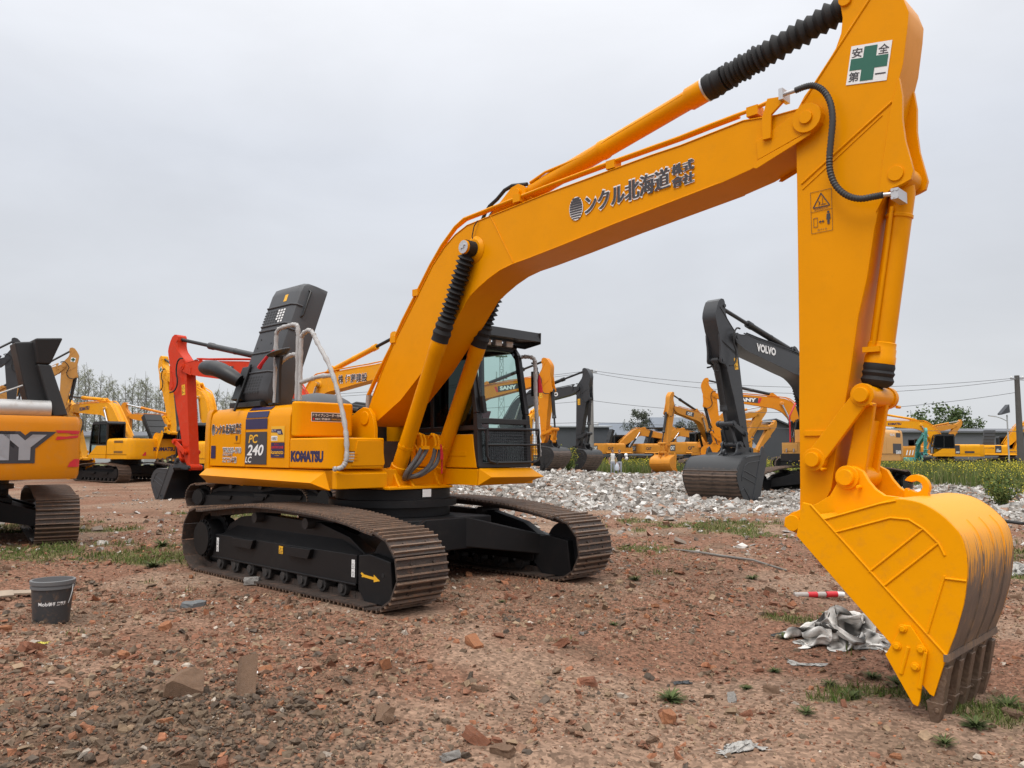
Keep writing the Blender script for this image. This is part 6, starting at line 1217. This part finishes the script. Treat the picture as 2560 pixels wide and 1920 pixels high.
for i in range(len(bx) + len(fixed)):
    if i < len(fixed): X_, Y_, s_, c_ = fixed[i]; s_ *= .62
    else: X_, Y_ = float(bx[i - len(fixed)]), float(by[i - len(fixed)]); s_ = .22 + .40 * rnd.random() ** 2.2; c_ = rnd.choices((0, 1, 2, 3), (4, 2, 5, .7))[0]
    q = (i % 9, c_)
    if q not in pm: me = protos[q[0]].copy(); me.name = 'brick_piece'; me.materials.clear(); me.materials.append(BM_[c_]); pm[q] = me
    o = bpy.data.objects.new('brick_piece' if c_ < 3 else 'stone', pm[q]); COL.objects.link(o); o.location = (X_, Y_, float(gz(X_, Y_)) + .020 * s_); o.rotation_euler = (rnd.gauss(0, .25), rnd.gauss(0, .25), rnd.random() * 6.28); o.scale = (s_, s_ * rnd.uniform(.8, 1.2), s_ * rnd.uniform(.75, 1.1))
    tag(o, lbk[c_], 'brick' if c_ < 3 else 'stone', ('broken %s pieces in the dirt' % ('red brick', 'orange brick', 'brown brick')[c_]) if c_ < 3 else 'grey stones in the dirt')
def single_stone(lb, X_, Y_, sc_, mt, cat='stone', name='stone', rot=(0, 0, 0), seed=0, dz=0, dims=(.11, .055, .05)):
    me = brick_mesh(300 + seed, *dims); me.materials.append(mt); me.name = name; o = bpy.data.objects.new(name, me); COL.objects.link(o); o.location = (X_, Y_, float(gz(X_, Y_)) + dz); o.rotation_euler = rot; o.scale = (sc_,) * 3; tag(o, lb, cat); return o
single_stone('large brown brick slab tilted on the dark dug soil', -2.02, 5.12, 1.0, BM_[2], 'brick', 'brick_slab', (.75, .25, .5), 1, .05, (.105, .085, .04))
single_stone('pale rounded stone lying on the near track beside the frame', -2.93, 9.25, .8, BM_[3], seed=5, dz=.05); single_stone('flat blue-grey stone between pail and track', -3.08, 7.95, 1.0, paint('blue_grey_stone', (.13, .14, .145), .85, var=.3, scale=12, dust=.6, bump=.5), seed=6, dz=.01, dims=(.10, .07, .035))
# bent roof tile
o_m = MB(); pts = [(.5 - abs(t - .5)) for t in np.linspace(0, 1, 9)]
for i in range(8):
    a0, a1 = R(-50 + 100 * i / 8), R(-50 + 100 * (i + 1) / 8); f_ = lambda a, r_, z: (r_ * math.sin(a), r_ * math.cos(a) - .1, z)
    o_m.hexa([f_(a0, .11, 0), f_(a1, .11, 0), f_(a1, .122, 0), f_(a0, .122, 0), f_(a0, .11, .24), f_(a1, .11, .24), f_(a1, .122, .24), f_(a0, .122, .24)])
o = o_m.build('roof_tile', BM_[2]); o.location = (-1.66, 5.12, float(gz(-1.66, 5.12)) + .0); o.rotation_euler = (.35, .35, 2.6); tag(o, 'curved brown roof tile shard stuck upright in the dark soil', 'roof tile')
# grass
def blades(name, x, y, h, w, cols, lb, cat, lean=.35, base=None):
    n = len(x); a = rng.random(n) * 6.283; z = gz(x, y) - .005 if base is None else base; dx, dy = np.cos(a), np.sin(a); ln = rng.normal(0, lean, n) * h; ld = rng.random(n) * 6.283
    p0 = np.stack([x - dx * w, y - dy * w, z], 1); p1 = np.stack([x + dx * w, y + dy * w, z], 1); mx = np.stack([x + np.cos(ld) * ln * .35 + dx * w * .6, y + np.sin(ld) * ln * .35 + dy * w * .6, z + h * .6], 1); m2 = mx - np.stack([dx * w * 1.2, dy * w * 1.2, 0 * w], 1); tp = np.stack([x + np.cos(ld) * ln, y + np.sin(ld) * ln, z + h], 1)
    V = np.stack([p0, p1, mx, m2, tp], 1).reshape(-1, 3); i = np.arange(n)[:, None] * 5; F = np.concatenate([i + [0, 1, 2], i + [0, 2, 3], i + [3, 2, 4]], 1).reshape(-1, 3)
    c = np.array(cols)[rng.integers(0, len(cols), n)] * (.7 + .6 * rng.random((n, 1))); return tag(np_mesh(name, V, F, M['blade'], np.repeat(c, 5, 0)), lb, cat, kind='stuff')
GC = [(.075, .115, .026), (.10, .14, .034), (.13, .15, .045), (.17, .155, .07)]
n = 420000; x, y = wedge(n, 5, 24, .75, .72); k = (rng.random(n) < grass_mask(x, y)) & off_tracks(x, y) & (rng.random(n) < .55); x, y = x[k], y[k]
blades('grass', x, y, (.02 + .055 * rng.random(len(x))) * (1 + .7 * (fbm(x * 2, y * 2, 2, 8) > .55)), .0025 + .0003 * y, GC, 'short patchy grass growing out of the earth', 'grass', .8)
def field_mask(x, y):
    e = (fbm(x * .35, y * .35, 3, 77) - .5) * 5
    near_digger = ((x - 12.2) / 6.5) ** 2 + ((y - 31) / 5.0) ** 2 < 1
    right = ~near_digger & (x > 8.5 + .0 * y) & (y > 26.5 + e * .7) & (y < 66) & (x < .70 * y) & (x > .34 * y); mid = (y > 55 + e) & (y < 76) & (x > 2) & (x < 30)
    leftback = (y > 30 + e) & (y < 40) & (x < -9) & (rng.random(len(x)) < .25); return right | mid
n = 250000; y = 26 + 50 * rng.random(n); x = -26 + (y * .70 + 26) * rng.random(n); k = field_mask(x, y); x, y = x[k], y[k]
hh = (.25 + .45 * rng.random(len(x))) * (.6 + .9 * fbm(x * .5, y * .5, 2, 88)) * sstep(26, 33, y) + .12
blades('wild_grass', x, y, hh, .010 + .0002 * y, [(.085, .125, .032), (.11, .15, .04), (.14, .165, .05), (.17, .17, .075)], 'tall wild grass of the field behind the rubble', 'grass', .25)
def flowers(name, x, y, z, s_, cols, lb):
    n = len(x); d1 = rng.normal(size=(n, 3)); d1 /= np.linalg.norm(d1, axis=1)[:, None]; d2 = np.cross(d1, rng.normal(size=(n, 3))); d2 /= np.linalg.norm(d2, axis=1)[:, None]; c = np.stack([x, y, z], 1); s_ = s_[:, None]
    V = np.stack([c - d1 * s_, c + d2 * s_, c + d1 * s_, c - d2 * s_], 1).reshape(-1, 3); col = np.array(cols)[rng.integers(0, len(cols), n)]; return tag(np_mesh(name, V, np.arange(n * 4).reshape(-1, 4), M['blade'], np.repeat(col, 4, 0)), lb, 'flowers', kind='stuff')
n = 34000; k = rng.integers(0, len(x), n); fx, fy = x[k] + rng.normal(0, .05, n), y[k] + rng.normal(0, .05, n); kk = fbm(fx * .45, fy * .45, 3, 91) + .10 * rng.normal(size=n) > .47; fx, fy = fx[kk], fy[kk]
flowers('wild_flowers', fx, fy, gz(fx, fy) + hh[k][kk] * (.75 + .4 * rng.random(len(fx))), .012 + .00035 * fy, [(.62, .50, .03), (.50, .45, .05), (.68, .55, .06)], 'small yellow flowers over the wild grass')
# weeds, each a plant of its own
def weed_mesh(seed, nl=46, L=.14):
    rg = np.random.default_rng(seed); V = []; F = []; C = []
    for i in range(nl):
        a = rg.random() * 6.283; el = .12 + 1.15 * rg.random(); l_ = L * (.5 + .6 * rg.random()); w_ = l_ * .038; b0 = len(V)
        for j, (t, ww) in enumerate(((0, .4), (.4, 1), (.75, .8), (1, .05))):
            r_ = l_ * t * math.cos(el * (1 - .45 * t)); z = l_ * t * math.sin(el * (1 - .45 * t)); px_, py_ = -math.sin(a) * w_ * ww, math.cos(a) * w_ * ww; V += [(r_ * math.cos(a) + px_, r_ * math.sin(a) + py_, z), (r_ * math.cos(a) - px_, r_ * math.sin(a) - py_, z)]
        for j in range(3): F.append((b0 + 2 * j, b0 + 2 * j + 1, b0 + 2 * j + 3, b0 + 2 * j + 2))
    return np.array(V), np.array(F)
wm = []
for i in range(4):
    V, F = weed_mesh(400 + i, 190 if i == 0 else 120, .13); c = np.repeat(np.array([[.085, .11, .040]]) * (.7 + .6 * np.random.default_rng(i).random((len(V) // 8, 1))), 8, 0); wm.append(np_mesh('weed', V, F, M['blade'], c))
wsp = [(1.09, 5.68, 1.0), (2.38, 6.19, .7), (2.88, 6.19, .9), (2.77, 6.35, .75), (3.17, 8.14, 1.35), (2.46, 7.45, .7), (2.38, 5.8, .8), (3.39, 5.67, 1.1), (3.21, 6.04, .9), (3.6, 6.6, .9), (2.1, 6.6, .55), (1.7, 6.0, .5), (3.9, 7.0, 1.0), (1.45, 9.6, .8), (.95, 7.7, .5), (3.0, 10.2, .9), (-4.6, 10.5, 1.3), (-5.4, 12.6, 1.6), (-5.9, 19.2, 3.0), (-.1, 8.3, .45), (2.9, 5.2, .9), (2.55, 4.9, .7), (1.9, 5.35, .6)]
for i, (X_, Y_, s_) in enumerate(wsp):
    o = wm[i] if i < 4 else wm[i % 4].copy()
    if i >= 4: COL.objects.link(o)
    o.location = (X_, Y_, float(gz(X_, Y_))); o.rotation_euler = (0, 0, rnd.random() * 6.28); o.scale = (s_, s_, s_ * .9); tag(o, 'low green weed rosette growing on the bare dirt', 'weed', 'weeds on the bare dirt')
def shrub(lb, X_, Y_, H_, W_, seed, fl):
    rg = np.random.default_rng(seed); o = empty('flowering_shrub', (X_, Y_, float(gz(X_, Y_)))); tag(o, lb, 'shrub'); m = MB(); ends = []
    for i in range(26):
        a = rg.random() * 6.28; e = Vector((math.cos(a) * W_ * rg.random(), math.sin(a) * W_ * rg.random(), H_ * (.6 + .4 * rg.random()))); m.tube([(0, 0, 0), tuple(e * .5 + Vector((0, 0, .05))), tuple(e)], [.012, .008, .004], 4); ends.append(e)
    m.build('stem', M['leaf_green'], o, recalc=False); V = []; F = []; C = []
    for i in range(900):
        e = ends[rg.integers(26)]; t = .2 + .8 * rg.random(); c = np.array(e) * t + rg.normal(0, .07, 3); d = rg.normal(size=3); d /= np.linalg.norm(d); g = np.cross(d, rg.normal(size=3)); g /= np.linalg.norm(g); yel = t > .72 and rg.random() < fl; s_ = .028 if yel else .045; b0 = len(V); V += list(np.array([c - d * s_, c + g * s_ * .6, c + d * s_, c - g * s_ * .6])); F.append((b0, b0 + 1, b0 + 2, b0 + 3)); C += [(.60, .48, .04) if yel else (.11 * (.7 + .6 * rg.random()), .14, .04)] * 4
    np_mesh('foliage', np.array(V), np.array(F), M['blade'], np.array(C), parent=o)
shrub('yellow flowering shrub between the two worn black buckets', 2.9, 41.5, 1.45, .75, 1, .75); shrub('grey-green shrub on the rubble at the right', 13.6, 22.5, .75, .7, 2, .12); shrub('second grey-green shrub on the rubble nearer the right edge', 15.2, 25.5, .9, .6, 3, .2); shrub('tall yellow-green shrub at the edge of the field by the lifting hook', 10.7, 25.0, .6, .5, 4, .4)

# ------------------------------------------------------------ small things lying about
def on_ground(o, x, y, dz=0, rz=0): o.location = (x, y, float(gz(x, y)) + dz); o.rotation_euler.z = rz; return o
# plastic oil pail
M['pail'] = paint('dirty_black_pail', (.038, .040, .043), .42, var=.3, scale=7, dust=.9, dustcol=(.20, .115, .065)); M['pail_rim'] = paint('grey_pail_rim', (.13, .135, .14), .5, var=.15, dust=.3)
p = empty('pail', (0, 0, 0)); tag(p, 'dirty black plastic oil pail standing on the gravel at left', 'pail'); on_ground(p, -4.03, 7.20, -.01)
m = MB(); m.lathe((0, 0, 0), (0, 0, .335), [(0, .135), (.02, .142), (.85, .163), (1, .165)], 36); m.build('body', M['pail'], p)
m = MB(); m.lathe((0, 0, .30), (0, 0, .372), [(0, .165), (.01, .174), (.30, .175), (.32, .168), (.50, .168), (.52, .178), (.95, .180), (1, .176)], 36); m.lathe((0, 0, .355), (0, 0, .371), [(0, .155), (1, .158)], 36); rm = m.build('rim', M['pail_rim'], p)
m = MB(); m.lathe((0, 0, .3715), (0, 0, .3725), [(0, .160), (1, .160)], 36); m.build('opening', M['rubber'], p)
m = MB(); m.tube([(.178, .0, .33), (.19, -.03, .28), (.185, -.05, .22), (.176, -.06, .18)], .004, 6); m.build('handle', M['muffler'], p)
def wrap_text(txt, th0, width, z0, h, r0, mat, off):
    V, F = text_geo(txt, off); B_ = text_geo(txt, 0.0)[0]; xs = [q[0] for q in B_]; ys = [q[1] for q in B_]; a, b_, c, d = min(xs), max(xs), min(ys), max(ys); m = MB(); pts = []
    for px, py in V:
        z = z0 + (py - c) / (d - c) * h; rr = .135 + (z / .335) * .030 + .004; th = th0 + ((px - a) / (b_ - a) - .5) * width / rr; pts.append((rr * math.cos(th), rr * math.sin(th), z))
    m.add(pts, F); m.build('lettering', M[mat], p, smooth=0)
tc_ = math.atan2(-7.2, 4.03); wrap_text('Mobil', tc_ - .40, .095, .165, .030, .15, 'white', .02); wrap_text('美孚 黑霸王', tc_ + .30, .135, .165, .030, .15, 'white', .03)
# boards beside it
M['board'] = paint('weathered_board', (.30, .235, .175), .85, var=.35, scale=7, dust=.4)
for lb, x, y, rz, L_, w_, tilt in (('pale weathered board lying left of the pail', -5.05, 8.35, .15, .75, .13, .10), ('second splintered board under the pale one', -5.25, 8.05, .45, .65, .16, .22), ('torn piece of cardboard propped by the boards', -5.15, 7.75, -.2, .35, .22, .45)):
    m = MB(); m.hexa([(-L_ / 2, -w_ / 2, 0), (L_ / 2, -w_ * .4, .01), (L_ * .46, w_ / 2, .01), (-L_ * .48, w_ * .45, 0), (-L_ / 2, -w_ / 2, .02), (L_ / 2, -w_ * .4, .03), (L_ * .46, w_ / 2, .03), (-L_ * .48, w_ * .45, .02)]); o = m.build('board', M['board'], bevel=.003); on_ground(o, x, y, .03, rz); o.rotation_euler.x = tilt; tag(o, lb, 'board')
# crumpled tarpaulin
def cloth(name, lb, cx, cy, sx, sy, h, seed, mat, rz=0, n=90):
    u, v = np.meshgrid(np.linspace(-1, 1, n), np.linspace(-1, 1, n)); u = u.ravel(); v = v.ravel(); r = np.sqrt(u * u + v * v); e = 1 - sstep(.35, 1.15, r)
    N3 = lambda a, k: fbm(u * a + 7.3 * k, v * a + 3.1 * k, 2, seed + k) - .5
    x = u * sx * .85 + sx * (.55 * N3(2.6, 1) + .30 * N3(5.5, 2)); y = v * sy * .85 + sy * (.75 * N3(2.6, 3) + .45 * N3(5.5, 4)); z = h * (.42 * e + (.95 * N3(2.4, 5) + .75 * N3(5.0, 6) + .22 * N3(11, 7)) * (.35 + .65 * e)); z = np.maximum(z, .003 + .010 * (N3(9, 8) + .5))
    c, s_ = math.cos(rz), math.sin(rz); X_ = cx + c * x - s_ * y; Y_ = cy + s_ * x + c * y; d = np.clip(.55 + 2.6 * N3(4.2, 9) + 1.5 * N3(12, 10), .06, 1)[:, None]  # d: noise tint paints dark fold shade along with the dirt
    i = (np.arange(n - 1)[:, None] * n + np.arange(n - 1)[None]).ravel(); F = np.stack([i, i + 1, i + n + 1, i + n], 1); o = np_mesh(name, np.stack([X_, Y_, gz(X_, Y_) + z], 1), F, mat, np.array([[.72, .70, .66]]) * d if name == 'tarpaulin' else None, smooth=True); tag(o, lb, 'tarpaulin' if name == 'tarpaulin' else 'litter'); return o
M['tarp'] = paint('dirty_shaded_tarp', (.36, .345, .32), .6, var=.5, scale=9, dust=.95, dustcol=(.06, .052, .046), bump=.5)  # dark blotches are dirt and painted fold shade together
cloth('tarpaulin', 'crumpled dirty white tarpaulin heap behind the bucket', 2.95, 7.35, .52, .34, .34, 33, tinted('dirty_shaded_tarp', .6, .25, 12, .4), -.15)
cloth('plastic_scrap', 'strip of torn white plastic beside the tarpaulin heap', 2.42, 6.75, .16, .05, .03, 35, M['tarp'], -.4, 20); cloth('plastic_scrap', 'pale torn plastic sheet lying at the right edge', 7.3, 11.8, .5, .25, .18, 37, M['tarp'], .2, 40); cloth('plastic_scrap', 'crumpled pale plastic bag at the bottom of the picture', 1.32, 4.78, .16, .08, .05, 38, M['tarp'], .3, 24)
M['yellow_paper'] = paint('yellow_paper', (.55, .47, .08), .7); cloth('paper_scrap', 'crumpled yellow wrapper on the gravel below the pail', -3.66, 6.42, .055, .035, .025, 41, M['yellow_paper'], .2, 14); M['black_scrap'] = paint('black_plastic_scrap', (.02, .022, .024), .4); cloth('plastic_scrap', 'flat black plastic scrap on the tan path', 1.27, 6.15, .085, .035, .02, 43, M['black_scrap'], .1, 14); cloth('paper_scrap', 'white paper scrap by the dark soil', -1.75, 5.6, .04, .03, .03, 44, M['white'], .4, 10)
# red and white marker pole, branch
m = MB(); m.cyl((-.25, 0, .03), (.12, 0, .03), .030, 14); po = m.build('marker_pole', paint('dirty_white_tube', (.42, .38, .35), .5, var=.2, dust=.4)); on_ground(po, 3.42, 9.25, .0, .12); tag(po, 'short red and white plastic tube half buried left of the bucket', 'marker pole')
for a, b_ in ((-.09, .02), (.13, .26)): m = MB(); m.cyl((a, 0, .03), (b_, 0, .03), .0325, 14); m.build('red_band', M['redv'], po)
m = MB(); m.cyl((.26, 0, .03), (.34, 0, .025), .029, 14); m.build('tube_end', M['white'], po)
pts = [(2.45, 12.6), (2.75, 12.0), (3.0, 11.7), (3.3, 11.2), (3.62, 10.8)]; m = MB(); m.tube([(x, y, float(gz(x, y)) + .02 + .015 * (i % 2)) for i, (x, y) in enumerate(pts)], [.010, .016, .018, .017, .012], 7); m.tube([(2.75, 12.0, float(gz(2.75, 12)) + .03), (2.55, 11.8, float(gz(2.55, 11.8)) + .08)], [.010, .004], 5); tag(m.build('branch', M['bark']), 'long bare branch lying on the ground in front of the rubble', 'branch')
pts = [(10.2, 18.2), (11.0, 17.6), (11.7, 17.8), (12.2, 17.1)]; m = MB(); m.tube([(x, y, float(gz(x, y)) + .10) for x, y in pts], .035, 8); tag(m.build('hose_piece', M['rubber']), 'piece of black hose on the rubble behind the bucket', 'hose')

# ------------------------------------------------------------ two people
M['skin'] = paint('skin', (.42, .25, .18), .6); M['hair'] = paint('black_hair', (.012, .010, .010), .5); M['jeans'] = paint('pale_trousers', (.32, .34, .38), .8, var=.15); M['tee_white'] = paint('white_tee', (.70, .69, .68), .8); M['tee_black'] = paint('black_tee', (.02, .02, .022), .8); M['shoe_p'] = paint('pale_shoe', (.5, .48, .46), .6)
def person(lb, X_, Y_, H_, rz, shirt, sleeve, arms, hair_long):
    k = H_ / 1.70; z0 = float(gz(X_, Y_)); o = empty('person', (X_, Y_, z0), rz); tag(o, lb, 'person')
    N_ = {'pel': (0, 0, .92), 'wst': (0, .005, 1.05), 'chs': (0, 0, 1.27), 'nck': (0, .005, 1.43), 'nk2': (0, -.005, 1.50), 'hd0': (0, -.012, 1.56), 'hd1': (0, -.01, 1.64), 'hd2': (0, 0, 1.685)}
    rad = {'pel': .135, 'wst': .120, 'chs': .145, 'nck': .075, 'nk2': .052, 'hd0': .078, 'hd1': .088, 'hd2': .055}; E_ = [('pel', 'wst'), ('wst', 'chs'), ('chs', 'nck'), ('nck', 'nk2'), ('nk2', 'hd0'), ('hd0', 'hd1'), ('hd1', 'hd2')]
    for s_, nm in ((-1, 'l'), (1, 'r')):
        el, wr = arms[0 if s_ < 0 else 1]
        for q, p_, r_ in (('sh', (s_ * .17, 0, 1.38), .060), ('el', el, .043), ('wr', wr, .030), ('hip', (s_ * .085, 0, .86), .095), ('kn', (s_ * .095, -.015, .48), .062), ('ank', (s_ * .10, .01, .09), .045), ('toe', (s_ * .11, -.13, .035), .035)): N_[q + nm] = p_; rad[q + nm] = r_
        E_ += [('nck', 'sh' + nm), ('sh' + nm, 'el' + nm), ('el' + nm, 'wr' + nm), ('pel', 'hip' + nm), ('hip' + nm, 'kn' + nm), ('kn' + nm, 'ank' + nm), ('ank' + nm, 'toe' + nm)]
        # hand: palm and five fingers
        w_ = Vector(wr); d_ = (Vector(wr) - Vector(el)).normalized(); N_['pm' + nm] = tuple(w_ + d_ * .07); rad['pm' + nm] = .032; E_.append(('wr' + nm, 'pm' + nm))
        for f in range(5):
            q = 'f%d%s' % (f, nm); off = Vector((0, (f - 1.5) * .018, 0)) if f < 4 else Vector((-s_ * .035, -.03, 0)); N_[q] = tuple(w_ + d_ * ((.145, .155, .15, .13, .085)[f]) + off); rad[q] = .010; E_.append(('pm' + nm, q))
    names = list(N_); me = bpy.data.meshes.new('body'); me.from_pydata([tuple(Vector(N_[q]) * k) for q in names], [(names.index(a), names.index(b_)) for a, b_ in E_], []); bo = bpy.data.objects.new('body', me); COL.objects.link(bo); md = bo.modifiers.new('skin', 'SKIN'); 
    for i, q in enumerate(names): me.skin_vertices[0].data[i].radius = (rad[q] * k,) * 2 if q not in ('chs', 'wst', 'pel') else (rad[q] * k * 1.12, rad[q] * k * .78)
    me.skin_vertices[0].data[0].use_root = True; sb = bo.modifiers.new('sub', 'SUBSURF'); sb.levels = 2; sb.render_levels = 2
    dg = bpy.context.evaluated_depsgraph_get(); nm_ = bpy.data.meshes.new_from_object(bo.evaluated_get(dg)); bpy.data.objects.remove(bo); bo = bpy.data.objects.new('body', nm_); COL.objects.link(bo); bo.parent = o; nm_.materials.clear()
    for q in ('skin', shirt, sleeve, 'jeans', 'shoe_p'): nm_.materials.append(M[q])
    for pl_ in nm_.polygons:
        c = pl_.center / k; pl_.use_smooth = True; ax_ = abs(c.x)
        if c.z > 1.47: mi = 0
        elif ax_ > .185 and c.z < 1.42: mi = 2 if c.z > 1.20 else 0
        elif c.z > .93: mi = 1 if ax_ < .15 or c.z < 1.3 else 2
        elif c.z > .075: mi = 3 if not (ax_ > .20) else 0
        else: mi = 4
        pl_.material_index = mi
    m = MB(); m.sphere((0, .018 * k, 1.625 * k), .102 * k, 14, 9, (.95, 1.0, .98)); hr = m.build('hair', M['hair'], o)
    m = MB(); m.add([(-.012 * k, -.098 * k, 1.585 * k), (.012 * k, -.098 * k, 1.585 * k), (0, -.122 * k, 1.590 * k), (0, -.100 * k, 1.625 * k)], [(0, 1, 2), (0, 2, 3), (1, 3, 2), (0, 3, 1)]); m.build('nose', M['skin'], o)
    m = MB(); m.sphere((0, -.045 * k, 1.60 * k), .068 * k, 12, 8, (.95, .80, 1.15)); m.build('face', M['skin'], o)
    for s_ in (-1, 1): m = MB(); m.sphere((s_ * .027 * k, -.098 * k, 1.618 * k), .010 * k, 8, 5); m.build('eye', M['hair'], o); m = MB(); m.sphere((s_ * .088 * k, .0, 1.60 * k), .020 * k, 8, 5, (.5, .8, 1.2)); m.build('ear', M['skin'], o)
    m = MB(); m.box((-.022 * k, -.102 * k, 1.556 * k), (.022 * k, -.092 * k, 1.563 * k)); m.build('mouth', M['seatred'], o); return o, z0, k
pa, za, ka = person('person in a white shirt with dark sleeves and pale trousers standing on the rubble', 6.22, 50.0, 1.55, .1, 'tee_white', 'tee_black', (((-.23, .0, 1.13), (-.25, -.03, .88)), ((.23, .0, 1.13), (.24, -.04, .88))), False)
pb, zb, kb = person('person in a black shirt and pale trousers carrying white balls', 6.68, 50.3, 1.58, -.15, 'tee_black', 'tee_black', (((-.23, .0, 1.13), (-.25, -.03, .88)), ((.25, -.02, 1.15), (.33, -.16, 1.20))), False)
for i, (dz, dx) in enumerate(((1.08, .40), (1.27, .38))):
    m = MB(); m.sphere((0, 0, 0), .115, 20, 12); m.cyl((0, 0, -.125), (0, 0, -.11), .012, 8, r2=.006); o = m.build('ball', M['white']); o.location = (6.68 + dx, 50.12, zb + dz); tag(o, 'white ball held against the black shirt, %s one' % ('lower', 'upper')[i], 'ball')
M['bag'] = paint('thin_pale_bag', (.50, .56, .62), .4, var=.2); M['bag2'] = paint('thin_pink_bag', (.62, .50, .58), .4, var=.15)
for i, (x, mt, lb) in enumerate(((6.45, 'bag', 'pale blue plastic bag hanging from the hand of the white-shirted person'), (6.52, 'bag2', 'pinkish plastic bag hanging between the two people'))):
    m = MB(); m.lathe((0, 0, 0), (0, 0, .50), [(0, .02), (.06, .12), (.35, .14), (.7, .09), (.85, .03), (1, .015)], 14); o = m.build('plastic_bag', M[mt]); o.location = (x, 49.9 + .2 * i, za + .28); o.scale = (1, .7, 1); tag(o, lb, 'bag')
